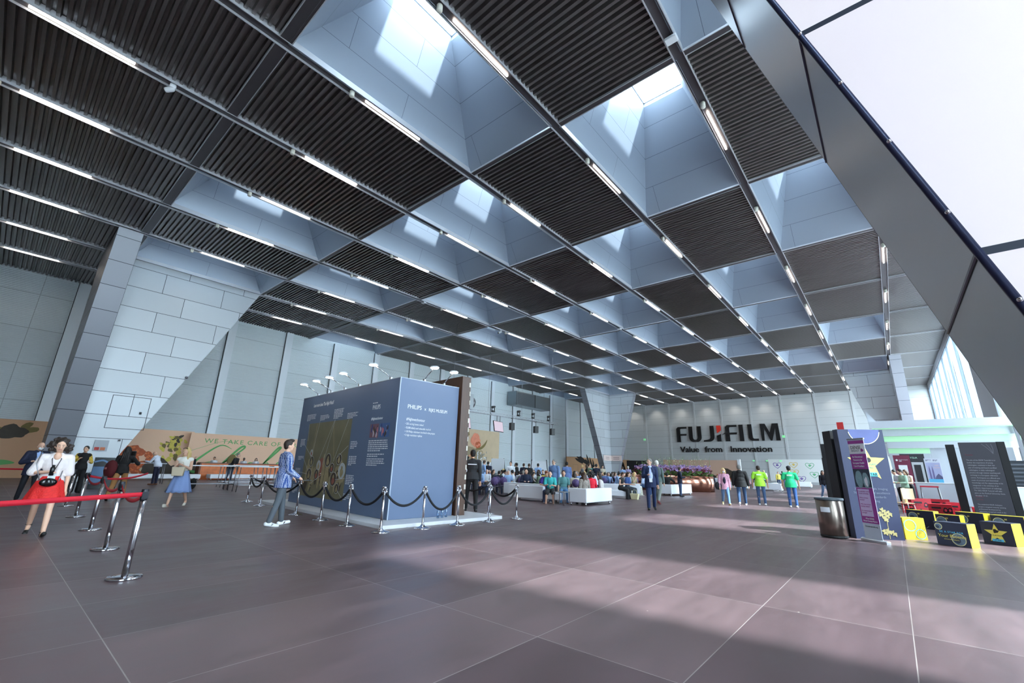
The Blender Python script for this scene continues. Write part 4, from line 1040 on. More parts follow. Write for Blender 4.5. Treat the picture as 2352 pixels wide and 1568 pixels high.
m = MB(); m.box(0, 1.5, 0, .7, 0, 1.14); m.build('counter_body', STW, counter, .01)
m = MB(); m.box(-.03, 1.53, -.03, .73, 1.14, 1.18); m.build('counter_top', WHITE, counter)
counter2 = thing('counter', 'white counter at the right edge behind the text board', 'counter', (3.1, 24.5, 0))
m = MB(); m.box(0, 1.8, 0, .7, 0, 1.1); m.build('counter_body', STW, counter2, .01); m = MB(); m.box(-.02, 1.82, -.02, .72, 1.1, 1.14); m.build('counter_top', WHITE, counter2)
def dpl(m, L, h): m.text('MINISTRY OF HEALTH', .05, face_at(.22, h - .25), .002, 1, sx=.7); lines(m, .22, h - .28, .35, 1, 1, .04, .03, seed=3); m.box(.15, .5, -.006, -.002, h - .95, h - .5, 1); star(m, .13, h - .25, .06, 1, -.005, .6)
board('maroon_panel', 'maroon display panel with small white writing behind the trio', (.12, 31.35), (.78, 31.35), 2.50, .1, [mat('maroon_print', (110, 32, 62), .5), WTXT], dpl)
def dms(m, L, h): m.text('MALAYSIA', .13, face_at(.02, h - .24), .002, 1, spacing=1.15); m.box(L - .55, L - .1, -.05, -.004, .1, h - .42, 2); m.box(L - .47, L - .2, -.06, -.05, .1, h - .55, 0)
board('dark_panel', 'dark panel with white country name and a doorway beside maroon panel', (.40, 31.6), (1.36, 31.6), 2.58, .12, [mat('panel_charcoal', (44, 46, 50), .5), mat('mint_lettering', (190, 240, 210), .5), mat('door_frame_white', (200, 204, 208), .4)], dms)
def dpost(m, L, h):
    m.box(.03, L - .03, -.006, -.002, .2, h - .2, 1)
    for x in (.13, .24): m.prism([(x - .04, 1.25), (x + .04, 1.25), (x + .03, 1.75), (x, 1.98), (x - .03, 1.75)], 0, .002, 2, Matrix.Translation((0, -.007, 0)) @ RX90)
    m.face([(.26, -.009, 1.32), (L - .04, -.009, 1.32), (L - .04, -.009, 1.45), (.42, -.009, 1.6), (.32, -.009, 1.48)], 3); m.box(.03, L - .03, -.011, -.007, 1.18, 1.34, 4)
    m.text('VISIT', .07, face_at(.34, h - .36, -.009), .002, 5); m.text('MALAYSIA', .06, face_at(.30, h - .46, -.009), .002, 5, sx=.8); lines(m, .05, h - .06, .2, 2, 3, .04, .025, seed=2); lines(m, .32, h - .06, .2, 2, 3, .04, .025, seed=9)
board('city_poster', 'pale poster with two towers and mountains behind the white counter', (1.28, 30.6), (1.86, 30.6), 2.32, .1, [mat('poster_white', (206, 210, 222), .5), mat('poster_sky', (168, 172, 206), .5, noise=.15, nscale=2), mat('tower_violet', (110, 104, 150), .5), mat('hill_violet', (88, 86, 120), .5), mat('lagoon_blue', (90, 180, 220), .5), mat('poster_peach', (236, 190, 160), .5)], dpost)
# wooden chair
r = thing('wooden_chair', 'pale bent plywood chair on steel legs beside the star board', 'chair', (.16, 22.7, 0), .5)
m = MB(); m.box(-.2, .2, -.2, .2, .44, .465); m.build('seat', mat('pale_plywood', (224, 200, 160), .4), r, .008)
m = MB(); m.tube([(-.17, -.22, .45), (-.17, -.25, .7), (-.17, -.27, .98)], .045, 6, flat=.35); m.tube([(.17, .2, .45), (.17, .22, .7), (.17, .24, .98)], .045, 6, flat=.35); m.box(-.19, .19, -.27, -.25, .6, .98); m.build('backrest', MATS['pale_plywood'], r)
for x in (-.17, .17):
    for y in (-.17, .17): m = MB(); m.tube([(x, y, .44), (x * 1.25, y * 1.25, 0)], .012, 6); m.build('leg', STEEL, r)
# red framed stool by the counter
r = thing('bar_stool', 'chrome bar frame with a red seat in front of the white counter', 'stool', (1.12, 27.5, 0))
m = MB(); m.box(-.3, .3, -.2, .2, .98, 1.04); m.build('seat', mat('stool_red', (196, 40, 60), .5), r)
for x in (-.28, .28):
    for y in (-.18, .18): m = MB(); m.tube([(x, y, .98), (x * 1.15, y * 1.15, 0)], .025, 6); m.build('leg', STEEL2, r)
# dark louvred cabinet outside right
r = thing('louvred_unit', 'grey louvred metal unit at the right edge behind the text board', 'cabinet', (3.2, 27.5, 0))
m = MB(); m.box(0, 2.2, 0, .6, 0, 2.15); m.build('casing', mat('unit_grey', (70, 74, 80), .5, .4), r)
m = MB()
for k in range(12): m.box(0, 2.2, -.03, 0, .25 + k * .155, .32 + k * .155)
m.build('louvre', mat('louvre_grey', (104, 108, 116), .4, .5), r)

# outside: tall steel fins beyond the facade, a building with an orange band, forecourt
m = MB(); m.box(XR + .4, 90, -60, 190, -.4, -.1); struct(m.build('ground', mat('pale_forecourt', (200, 200, 198), .8)))
k = 0
for yy in [41.0 + 5.05 * q for q in range(0, 9)]:
    if yy > 80: break
    r = thing('facade_fin', 'tall grey steel fin outside the glass, %s from the back' % ORD[max(0, 8 - int((yy - 41) / 5.05))], 'fin', (XR + .9, yy, -.1), 0, 'steel fins outside the glass')
    m = MB(); m.box(0, .55, -.22, .22, 0, ZC + 1.6); m.build('blade', mat('fin_grey', (120, 128, 138), .4, .5), r)
    m = MB()
    for z in range(12): m.box(-.35, 0, -.03, .03, .8 + z * 1.2, .9 + z * 1.2)
    m.build('bracket', STEEL2, r)
nb = thing('neighbour_building', 'pale building with orange band seen through the glass facade', 'building', (7.5, 150, -.1))
m = MB(); m.box(0, 40, 0, 10, 0, 17.2); m.build('wall', mat('neighbour_white', (226, 228, 232), .7), nb)
m = MB(); m.box(0, 40, -.1, 0, 15.4, 17.2); m.build('orange_band', mat('orange_cladding', (232, 92, 40), .6), nb)

# ------------------------------------------------------------------ people
SKIN = {'f': mat('skin_fair', (224, 178, 152), .55), 'm': mat('skin_medium', (196, 146, 116), .55), 'd': mat('skin_dark', (92, 62, 48), .55)}
def cloth(rgb): return mat('cloth_%d_%d_%d' % rgb, rgb, .8, bump=.15, bscale=60)
HAIR = {'black': mat('hair_black', (26, 22, 22), .6), 'brown': mat('hair_brown', (74, 50, 36), .6), 'dark': mat('hair_dark_brown', (46, 34, 28), .6), 'blond': mat('hair_blond', (214, 184, 124), .6, noise=.2, nscale=40), 'grey': mat('hair_grey', (128, 124, 120), .6), 'white': mat('hair_white', (214, 210, 202), .6), 'red': mat('hair_auburn', (140, 80, 48), .6)}
def remesh(mb, voxel, smooth=2):
    me = mb.mesh('t', []); me.materials.clear()
    o = bpy.data.objects.new('t', me); C.objects.link(o)
    r = o.modifiers.new('r', 'REMESH'); r.mode = 'VOXEL'; r.voxel_size = voxel; r.use_smooth_shade = True
    if smooth: q = o.modifiers.new('s', 'SMOOTH'); q.factor = .5; q.iterations = smooth
    dg = bpy.context.evaluated_depsgraph_get()
    out = bpy.data.meshes.new_from_object(o.evaluated_get(dg))
    bpy.data.objects.remove(o); bpy.data.meshes.remove(me)
    return out
def V3(*a): return Vector(a)
def rotX(v, a): return Vector((v.x, v.y * math.cos(a) - v.z * math.sin(a), v.y * math.sin(a) + v.z * math.cos(a)))
def rotZ(v, a): return Vector((v.x * math.cos(a) - v.y * math.sin(a), v.x * math.sin(a) + v.y * math.cos(a), v.z))
# pose: lean (forward, rad), legs (thigh forward angle, knee bend, outward), arms (upper-arm dir, forearm dir) in torso frame, x = to the person's left->right (+x right), y forward
def skeleton(p):
    J = {}
    seat = p.get('seat')
    w = p.get('w', 1.)
    feet = {}
    for s, k in ((-1, 'L'), (1, 'R')):
        th, kn, out = p.get(k, (0, 0, .03))
        t = V3(s * math.sin(out), math.sin(th), -math.cos(th)).normalized()
        c = V3(s * math.sin(out) * .5, math.sin(th - kn), -math.cos(th - kn)).normalized()
        J[k] = (V3(s * .09 * w, 0, 0), t, c, th - kn)
        feet[k] = (J[k][0] + t * .43 + c * .42).z - .075 * math.cos(min(1.2, abs(th - kn)))
    hz = seat if seat is not None else -min(feet.values())
    hip = V3(0, 0, hz); J['hz'] = hz
    for k in ('L', 'R'):
        h, t, c, a = J[k]; h = h + hip; kn = h + t * .43; an = kn + c * .42
        fa = p.get('foot' + k, 0 if seat is None else 0)
        ftilt = max(-.9, min(.6, (a) * .75)) if seat is None else 0
        yaw = p.get('toe', .12) * (1 if k == 'R' else -1)
        fd = rotX(V3(math.sin(yaw), math.cos(yaw), 0), ftilt) if True else None
        J['hip' + k], J['kn' + k], J['an' + k] = h, kn, an
        J['toe' + k] = an + fd * .17 + V3(0, 0, -.045); J['heel' + k] = an - fd * .045 + V3(0, 0, -.045)
    lean = -p.get('lean', 0); tw = p.get('tw', 0)
    def T(v): return hip + rotX(rotZ(v, tw), lean)
    J['T'] = lambda v: rotX(rotZ(v, tw), lean)
    J['pel'] = hip + V3(0, 0, .03); J['waist'] = T(V3(0, .005, .17)); J['chest'] = T(V3(0, .01, .36)); J['neck'] = T(V3(0, -.005, .53)); 
    hy, hp = p.get('head', (0, 0))
    hd = J['T'](V3(0, .02, .145)); J['head'] = J['neck'] + rotX(V3(0, .03, .155), lean * .5 - hp)
    J['hR'] = Matrix.Rotation(tw + hy, 3, 'Z') @ Matrix.Rotation(lean * .4 - hp, 3, 'X')
    for s, k in ((-1, 'L'), (1, 'R')):
        sh = T(V3(s * .185 * w, 0, .47)); u, f = p.get('A' + k, ((.12, 0, -1), (.05, .15, -1)))
        u = V3(u[0] * s, u[1], u[2]).normalized(); f = V3(f[0] * s, f[1], f[2]).normalized()
        el = sh + J['T'](u) * .29; wr = el + J['T'](f) * .25
        J['sh' + k], J['el' + k], J['wr' + k], J['fd' + k] = sh, el, wr, J['T'](f)
    return J
def torso(m, J, g, w, f, belly=0., low=0.):
    R = Matrix.Rotation(0, 3, 'Z')
    up = (J['chest'] - J['pel']).normalized(); x = J['T'](V3(1, 0, 0)); y = up.cross(x) * 1; M3 = Matrix((x, y, up)).transposed()
    m.ell(J['pel'], (.165 * w + g, .115 * f + g, .13 + g), None, 14)
    if low:
        rx, ry = .182 * w + g * .8, .128 * f + g * .8 + belly * .75
        zt_ = (J['waist'].z - J['pel'].z); m.lathe([(.86, zt_), (.97, zt_ * .4), (1.0, -low * .3), (1.03, -low)], 20, 0, (0, 0), True, rx, ry, Matrix.Translation(J['pel']))
    m.ell(J['waist'], (.135 * w + g + belly * .4, .10 * f + g + belly, .15 + g), M3, 14)
    if belly: m.ell(J['waist'] + y * belly * .6, (.13 * w + g, .11 + belly, .15), M3, 14)
    m.ell(J['chest'], (.165 * w + g, .112 * f + g, .19 + g), M3, 14)
    m.cap(J['shL'] + (J['chest'] - J['shL']) * .12, J['shR'] + (J['chest'] - J['shR']) * .12, .062 + g, .062 + g, 12)
def hand(m, J, k, s, fine=True, curl=.5):
    w, d = J['wr' + k], J['fd' + k]
    side = d.cross(V3(0, 0, 1)); 
    if side.length < .3: side = J['T'](V3(1, 0, 0))
    side.normalize(); nrm = side.cross(d).normalized()
    m.cap(w, w + d * .07, .026, .03, 10)
    if not fine: m.cap(w + d * .07, w + d * .13 + nrm * -.02, .026, .014, 8); return
    for q in range(4):
        o = (q - 1.5) * .019; L = (.036, .042, .040, .031)[q]
        a = w + d * .085 + side * o; b = a + (d * math.cos(curl * .5) - nrm * math.sin(curl * .5)) * L; c = b + (d * math.cos(curl * 1.3) - nrm * math.sin(curl * 1.3)) * L * .9
        m.cap(a, b, .0095, .009, 8); m.cap(b, c, .009, .0075, 8)
    a = w + d * .03 + side * (-.028 * s); b = a + (d * .7 + side * (-.7 * s)).normalized() * .035; m.cap(a, b, .011, .010, 8); m.cap(b, b + (d * .95 - nrm * .2).normalized() * .03, .010, .008, 8)
def make_person(p, vox, parts):
    """parts: top/bottom/hair/shoes styles -> dict of meshes (shared between copies)"""
    J = skeleton(p); w = p.get('w', 1.); f = p.get('f', 1.); belly = p.get('belly', 0.); out = {}; out['J'] = J
    fine = vox < .012
    m = MB(); torso(m, J, 0, w, f, belly)
    m.cap(J['neck'] - J['T'](V3(0, 0, .03)), J['head'] - V3(0, 0, .05), .056, .05, 10)
    hc, hR = J['head'], J['hR']
    m.ell(hc + hR @ V3(0, 0, .015), (.076, .094, .105), hR, 16); m.ell(hc + hR @ V3(0, .028, -.055), (.052, .062, .062), hR, 12)
    if vox < .02:
        m.cap(hc + hR @ V3(0, .09, .012), hc + hR @ V3(0, .112, -.022), .011, .014, 8)
        for s in (-1, 1): m.ell(hc + hR @ V3(s * .077, -.005, -.008), (.012, .022, .032), hR, 8)
        m.ell(hc + hR @ V3(0, .082, -.062), (.022, .014, .010), hR, 8)
    gl = p.get('leg', 1.)
    for s, k in ((-1, 'L'), (1, 'R')):
        m.cap(J['hip' + k], J['kn' + k], .082 * gl, .052 * gl, 12)
        mid = J['kn' + k].lerp(J['an' + k], .3) - V3(0, .012, 0)
        m.cap(J['kn' + k], mid, .05 * gl, .053 * gl, 10); m.cap(mid, J['an' + k], .052 * gl, .035, 10)
        m.cap(J['heel' + k], J['toe' + k], .034, .026, 10); m.cap(J['an' + k], J['toe' + k].lerp(J['heel' + k], .5), .036, .03, 8)
        m.cap(J['sh' + k], J['el' + k], .049, .038, 10); m.cap(J['el' + k], J['wr' + k], .039, .025, 10)
        hand(m, J, k, s, fine)
    out['body'] = remesh(m, vox, 2)
    # upper clothes
    top = parts.get('top')
    if top:
        g = {'shirt': .014 + .010 * parts.get('longshirt', 0), 'tshirt': .016, 'jacket': .026, 'loose': .021, 'sleeveless': .012, 'hoodie': .034}[top]
        low = {'shirt': .06 + .14 * parts.get('longshirt', 0), 'tshirt': .13, 'jacket': .20, 'loose': .03, 'sleeveless': .0, 'hoodie': .15}[top] if p.get('seat') is None else .0
        m = MB(); torso(m, J, g, w, f, belly, low)
        m.cap(J['neck'] - J['T'](V3(0, 0, .06)), J['neck'] - J['T'](V3(0, -.0, .012)), .075 + g * .4, .060 + g * .3, 12)
        for k in 'LR':
            sh, el, wr = J['sh' + k], J['el' + k], J['wr' + k]
            if top in ('tshirt', 'loose'):
                e = sh.lerp(el, .72 if top == 'tshirt' else .95); m.cap(sh, e, .054 + g * .8, .050 + g * (1.5 if top == 'tshirt' else 1.25), 12)
            elif top == 'sleeveless': pass
            else:
                m.cap(sh, el, .052 + g, .044 + g * .9, 12); m.cap(el, el.lerp(wr, .93), .044 + g * .9, .034 + g * .6, 12)
        if top == 'hoodie': m.ell(J['neck'] + J['T'](V3(0, -.07, -.02)), (.12, .08, .09), None, 12)
        out['top'] = remesh(m, max(vox, .01), 3)
    bot = parts.get('bottom')
    if bot in ('trousers', 'jeans', 'shorts', 'wide'):
        g = {'trousers': .014, 'jeans': .012, 'shorts': .03, 'wide': .03}[bot]
        m = MB(); m.ell(J['pel'], (.168 * w + .012 + belly * .2, .118 * f + .012 + belly * .2, .13), None, 14); m.ell(J['pel'].lerp(J['waist'], .5), (.150 * w + .01, .11 * f + .01, .08), None, 12)
        for k in 'LR':
            hip, kn, an = J['hip' + k], J['kn' + k], J['an' + k]
            if bot == 'shorts': m.cap(hip, hip.lerp(kn, .92), .085 * gl + g * .5, .066 * gl + g, 12)
            else:
                m.cap(hip, kn, .084 * gl + g, .055 * gl + g, 12); m.cap(kn, kn.lerp(an, .96), .055 * gl + g, (.042 if bot != 'wide' else .07) + g, 12)
        out['bottom'] = remesh(m, max(vox, .01), 3)
    elif bot == 'skirt':
        m = MB(); n = 40; V = []; F = []; L = parts.get('skirt_len', .45); fl_ = parts.get('flare', .3); top_ = J['pel'].z + .11
        rows = 8
        off = (J['knL'] + J['knR']) / 2 - J['pel']
        for sh_ in (0, 1):
            for j in range(rows + 1):
                t = j / rows; z = top_ - L * t; rx = (.155 * w + fl_ * t * .62 + (.012 if not sh_ else 0)); ry = (.125 * f + fl_ * t * .5 + (.012 if not sh_ else 0))
                for k in range(n):
                    a = 2 * PI * k / n; q = 1 + .07 * t * math.sin(a * 9 + 1) + .03 * t * math.sin(a * 4)
                    V.append((rx * q * math.cos(a) + off.x * t * .5, ry * q * math.sin(a) + off.y * t * .4, z + (.012 * math.sin(a * 12) if j == rows else 0)))
        R_ = rows + 1
        for sh_ in (0, 1):
            for j in range(rows):
                for k in range(n):
                    b = sh_ * R_ * n; f4 = (b + j * n + k, b + (j + 1) * n + k, b + (j + 1) * n + (k + 1) % n, b + j * n + (k + 1) % n)
                    F.append(f4 if not sh_ else tuple(reversed(f4)))
        for k in range(n): F.append((rows * n + k, R_ * n + rows * n + k, R_ * n + rows * n + (k + 1) % n, rows * n + (k + 1) % n))
        m.grid(V, F); out['bottom'] = m.mesh('skirt', [])
        out['bottom'].materials.clear()
    # hair
    hs = parts.get('hair', 'short')
    if hs != 'bald':
        m = MB()
        if hs == 'fringe': m.ell(hc + hR @ V3(0, -.035, -.0), (.084, .07, .06), hR, 14)
        else: m.ell(hc + hR @ V3(0, -.020, .036), (.086, .098, .104), hR, 16)
        if hs in ('short', 'quiff'): m.ell(hc + hR @ V3(0, -.045, -.01), (.078, .062, .07), hR, 12)
        if hs == 'quiff': m.ell(hc + hR @ V3(0, .03, .12), (.06, .065, .035), hR, 12)
        if hs in ('long', 'bob', 'ponytail'):
            m.ell(hc + hR @ V3(0, -.045, -.02), (.090, .07, .11), hR, 14)
            d = J['T'](V3(0, -.03, -1)).normalized()
            if hs == 'long':
                for x in (-.06, -.02, .02, .06): m.cap(hc + hR @ V3(x, -.06, -.04), hc + hR @ V3(x * 1.4, -.085, -.04) + d * .30, .045, .03, 10)
                for s in (-1, 1): m.cap(hc + hR @ V3(s * .075, -.01, .02), hc + hR @ V3(s * .088, .0, -.08) + d * .14, .03, .025, 8)
            elif hs == 'bob':
                for s in (-1, 1): m.cap(hc + hR @ V3(s * .07, .0, .03), hc + hR @ V3(s * .088, .0, -.11), .035, .035, 10)
                m.cap(hc + hR @ V3(-.05, -.07, -.05), hc + hR @ V3(.05, -.07, -.12), .05, .05, 10)
            else:
                m.cap(hc + hR @ V3(0, -.10, .03), hc + hR @ V3(.02, -.14, -.16), .035, .02, 10)
        if hs == 'bun': m.ell(hc + hR @ V3(0, -.10, .03), (.04, .04, .04), hR, 10); m.ell(hc + hR @ V3(0, -.045, -.01), (.078, .062, .06), hR, 12)
        if hs == 'curly':
            q = random.Random(4)
            for k in range(90):
                a = q.uniform(0, 2 * PI); e = q.uniform(-1.0, 1.3); r_ = q.uniform(.085, .15)
                v = V3(math.cos(a) * math.cos(e) * r_ * 1.15, math.sin(a) * math.cos(e) * r_ * .95 - .04, math.sin(e) * r_ * 1.0 - .0)
                if v.y > .035 and v.z < .085 and abs(v.x) < .075: continue
                m.ell(hc + hR @ v, (.03, .03, .032), None, 8)
            m.ell(hc + hR @ V3(0, -.05, -.01), (.12, .08, .11), hR, 14)
        out['hair'] = remesh(m, max(vox * .9, .009), 1 if hs == 'curly' else 2)
    sh = parts.get('shoes')
    if sh:
        m = MB()
        for k in 'LR':
            m.cap(J['heel' + k] + V3(0, 0, .004), J['toe' + k] + V3(0, 0, .004), .042, .036, 12); m.cap(J['an' + k] - V3(0, 0, .02), J['toe' + k].lerp(J['heel' + k], .45) + V3(0, 0, .01), .044, .036, 10)
        out['shoes'] = remesh(m, max(vox, .01), 2)
    return out
def person(label, pos, rz, pose, style, cols, H=1.75, vox=.0095, seat_z=None, group=None, face=True, cache=None):
    """cols: skin, top, bottom, hair, shoes"""
    r = thing('person', label, 'person', (pos[0], pos[1], 0 if seat_z is None else seat_z), rz, group)
    s = H / 1.75; r.scale = (s, s, s)
    G = cache if cache else make_person(pose, vox, style)
    names = {'body': 'body', 'top': style.get('topname', {'shirt': 'shirt', 'tshirt': 'tshirt', 'jacket': 'jacket', 'loose': 'blouse', 'sleeveless': 'top', 'hoodie': 'hooded_jacket'}.get(style.get('top'), 'shirt')),
             'bottom': {'trousers': 'trousers', 'jeans': 'jeans', 'shorts': 'shorts', 'skirt': 'skirt', 'wide': 'trousers'}.get(style.get('bottom'), 'trousers'), 'hair': 'hair', 'shoes': 'shoes'}
    mt = {'body': SKIN[cols[0]], 'top': cols[1], 'bottom': cols[2], 'hair': HAIR.get(cols[3], HAIR['dark']), 'shoes': cols[4] if len(cols) > 4 else BLACK}
    for k in ('body', 'top', 'bottom', 'hair', 'shoes'):
        if k not in G: continue
        me = G[k]
        if not isinstance(mt[k], bpy.types.Material): mt[k] = cloth(mt[k])
        if not me.materials: me.materials.append(mt[k])
        o = bpy.data.objects.new(names[k], me); C.objects.link(o); o.parent = r
        mm = mt[k]
        o.material_slots[0].link = 'OBJECT'; o.material_slots[0].material = mm
    J = G['J']; hc, hR = J['head'], J['hR']
    if face:
        for sx in (-1, 1):
            m = MB(); m.ell(hc + hR @ V3(sx * .031, .084, .012), (.011, .009, .005), hR, 8); m.build('eye', mat('eye_white', (210, 205, 200), .3), r)
            m = MB(); m.ell(hc + hR @ V3(sx * .031, .0915, .011), (.0055, .004, .0055), hR, 8); m.build('pupil', BLACK, r)
            m = MB(); m.cap(hc + hR @ V3(sx * .016, .093, .034), hc + hR @ V3(sx * .047, .083, .036), .0045, .0035, 6); m.build('eyebrow', mt['hair'] if cols[3] != 'bald' else HAIR['grey'], r)
        m = MB(); m.cap(hc + hR @ V3(-.02, .088, -.052), hc + hR @ V3(.02, .088, -.052), .006, .006, 6); m.build('mouth', mat('lips', (168, 84, 78), .5), r)
    return r, J
def to_world(r, v):
    s = r.scale[0]; return Vector(r.location) + rotZ(Vector(v) * s, r.rotation_euler.z)
def face_dir(pos, target): return math.atan2(target[1] - pos[1], target[0] - pos[0]) - PI / 2
CAMXY = (0, 0)
def lanyard(r, J, col, badge=True, low=.0):
    m = MB(); n = J['neck']; c = J['waist'] + J['T'](V3(0, .15, .02 - low))
    for s in (-1, 1): m.tube([n + J['T'](V3(s * .05, -.03, .0)), J['chest'] + J['T'](V3(s * .06, .135, .08)), c], .006, 5)
    m.build('lanyard', col, r)
    if badge:
        m = MB(); p = c; m.box(-.05, .05, -.004, .004, -.13, 0, 0, Matrix.Translation(p + V3(0, .01, 0))); m.build('name_badge', mat('badge_white', (232, 238, 240), .4), r)
def facemask(r, J):
    hc, hR = J['head'], J['hR']
    m = MB(); m.ell(hc + hR @ V3(0, .066, -.045), (.058, .052, .045), hR, 14); m.build('face_mask', WHITE, r)
ARM_DN = ((.12, 0, -1), (.06, .18, -1))
ARM_FWD = ((.15, .15, -1), (-.25, 1, .05))
ARM_FWD2 = ((.2, .1, -1), (-.55, .9, .25))
ARM_UP = ((.25, .55, -.6), (-.35, .35, 1))
ARM_HIP = ((.5, -.15, -1), (-.55, .35, -.75))
ARM_BK = ((.15, -.35, -1), (.05, -.05, -1)); ARM_SW = ((.12, .35, -1), (.05, .6, -1))
WALK = dict(L=(.42, .12, .03), R=(-.30, .42, .03)); WALK2 = dict(R=(.40, .10, .03), L=(-.28, .40, .03)); STAND = dict(L=(.02, .04, .05), R=(-.02, .02, .05)); STRIDE = dict(L=(.16, .06, .03), R=(-.16, .12, .03))

# woman in red skirt
pos = fl(77, 1228); po = dict(WALK, AR=((.35, .0, -1), (-.95, .85, .1)), AL=((.16, -.1, -1), (.05, .15, -1)), head=(.05, .18), w=.93, f=.95, leg=.95, toe=.1)
r, J = person('woman with dark curly hair in white blouse and red lace skirt, walking', pos, face_dir(pos, CAMXY), po, dict(top='loose', bottom='skirt', hair='curly', skirt_len=.44, flare=.20), ('f', (232, 220, 218), mat('red_lace', (222, 34, 32), .7, bump=.6, bscale=45, noise=.2, nscale=30), 'dark'), H=1.74)
m = MB(); 
for k in 'LR': m.cap(J['toe' + k] + V3(0, .01, -.004), J['toe' + k].lerp(J['heel' + k], .55) + V3(0, 0, -.012), .036, .03, 10); m.cap(J['heel' + k] + V3(0, 0, -.0), J['heel' + k] + V3(0, .01, .02), .037, .036, 8); m.tube([J['an' + k] + V3(.043 * math.cos(t), .043 * math.sin(t), -.0) for t in [2 * PI * i / 12 for i in range(13)]], .006, 5)
o = m.build('shoes', BLACK, r)
m = MB(); m.ell(J['chest'] + J['T'](V3(0, .085, .13)), (.055, .058, .075), None, 14); m.ell(J['neck'] + J['T'](V3(0, .02, -.02)), (.085, .06, .04), None, 14); m.build('neckline', SKIN['f'], r)
lanyard(r, J, BLACK)
hb = to_world(r, J['wrR'] + J['fdR'] * .09 + V3(0, .03, 0))
t = thing('water_flask', 'black flask held by the woman in the red skirt', 'bottle', hb, 0)
m = MB(); m.lathe([(.001, -.07), (.032, -.068), (.034, .07), (.02, .085), (.02, .11), (.001, .112)], 14); m.build('flask_body', mat('glossy_black', (18, 18, 20), .2), t)
m = MB(); m.lathe([(.022, .085), (.022, .115), (.001, .118)], 10); m.build('cap', BLACK, t)
bp_ = to_world(r, V3(.02, .20, .90)); 
t = thing('shoulder_bag', 'small glossy black handbag with chain across the red skirt', 'bag', bp_, r.rotation_euler.z + .2)
m = MB(); m.ell((0, 0, 0), (.12, .045, .075), None, 16); m.build('bag_body', mat('patent_black', (14, 14, 16), .12), t)
m = MB(); m.tube([(-.13, 0, .02), (-.16, -.08, .2)], .008, 6); m.tube([(.12, 0, .03), (.2, -.12, .32), (.16, -.18, .58)], .008, 6); m.build('strap', STEEL2, t)
# masked man in navy suit
pos = fl(52, 1152)
r, J = person('balding man in navy suit with white face mask, looking at phone', pos, face_dir(pos, CAMXY) + .25, dict(STRIDE, AR=((.35, .0, -1), (-.6, .9, .15)), AL=((.3, .0, -1), (-.7, .7, .0)), head=(0, .25), belly=.03, w=1.05), dict(top='jacket', bottom='trousers', hair='fringe', shoes=1), ('f', (26, 32, 58), (16, 18, 28), 'dark', BLACK), H=1.80)
facemask(r, J)
m = MB(); c = J['chest']; m.face([c + V3(-.07, .142, .13), c + V3(.0, .165, -.2), c + V3(.07, .142, .13)]); m.ell(c + V3(0, .1, .0), (.055, .06, .17), None, 12); m.build('shirt', cloth((150, 176, 226)), r)
lanyard(r, J, BLACK, False)
# woman in black with floral sleeves
pos = fl(168, 1132)
r, J = person('dark-haired woman in black dungarees with yellow floral sleeves, looking right', pos, face_dir(pos, (6, 8)), dict(STAND, AR=((.35, .0, -1), (-.3, .8, .5)), AL=((.35, .1, -1), (-.5, .9, .1)), head=(-.6, .1), w=.92), dict(top='shirt', bottom='wide', hair='bun', shoes=1), ('f', mat('floral_fabric', (214, 176, 66), .8, noise=.6, nscale=22), (16, 16, 20), 'black', BLACK), H=1.79)
m = MB(); torso(m, J, .022, .92, 1.0, 0., .12); o = m.build('bib', cloth((16, 16, 20)), r)
# woman from behind
pos = fl(262, 1148)
r, J = person('woman seen from behind, long black hair, black blouse and tan trousers', pos, face_dir(pos, (-30, 8)), dict(WALK2, AL=((.2, .2, -1), (.1, .5, -1)), AR=((.4, .4, -.5), (-.2, .8, .2)), w=.98, lean=.1), dict(top='shirt', bottom='trousers', hair='long', shoes=1), ('m', (20, 18, 20), (158, 112, 66), 'black', BLACK), H=1.80)
bx = to_world(r, V3(-.30, .0, .95))
t = thing('red_rucksack', 'maroon rucksack held beside the woman with long black hair', 'bag', bx, .4)
m = MB(); m.ell((0, 0, 0), (.24, .15, .30), None, 16); m.build('sack', cloth((84, 14, 22)), t)
m = MB(); m.box(-.05, .05, -.16, -.15, .0, .06); m.build('tag', mat('rose_tag', (190, 120, 120), .5), t)
bx = to_world(r, V3(.1, .32, 1.35))
t = thing('black_folder', 'black square folder carried at head height by the woman from behind', 'folder', bx, rnd.random())
m = MB(); m.box(-.22, .22, -.02, .02, -.2, .2); m.build('cover', cloth((14, 14, 16)), t, .01); m = MB(); m.box(-.2, .2, -.012, .012, .2, .205); m.build('pages', WTXT, t)
# bald man in white shirt leaning on a high table
pos = fl(352, 1113)
person('bald man in white shirt and navy trousers leaning over high table', pos, face_dir(pos, (-34, 2.5)), dict(STAND, lean=.30, AR=((.1, .6, -.8), (-.1, .9, .2)), AL=((.1, .7, -.7), (-.1, .8, .4)), head=(0, .5), belly=.04), dict(top='shirt', bottom='trousers', hair='bald', shoes=1), ('f', (220, 226, 240), (22, 26, 52), 'bald', mat('tan_leather', (120, 76, 50), .5)), H=1.84)
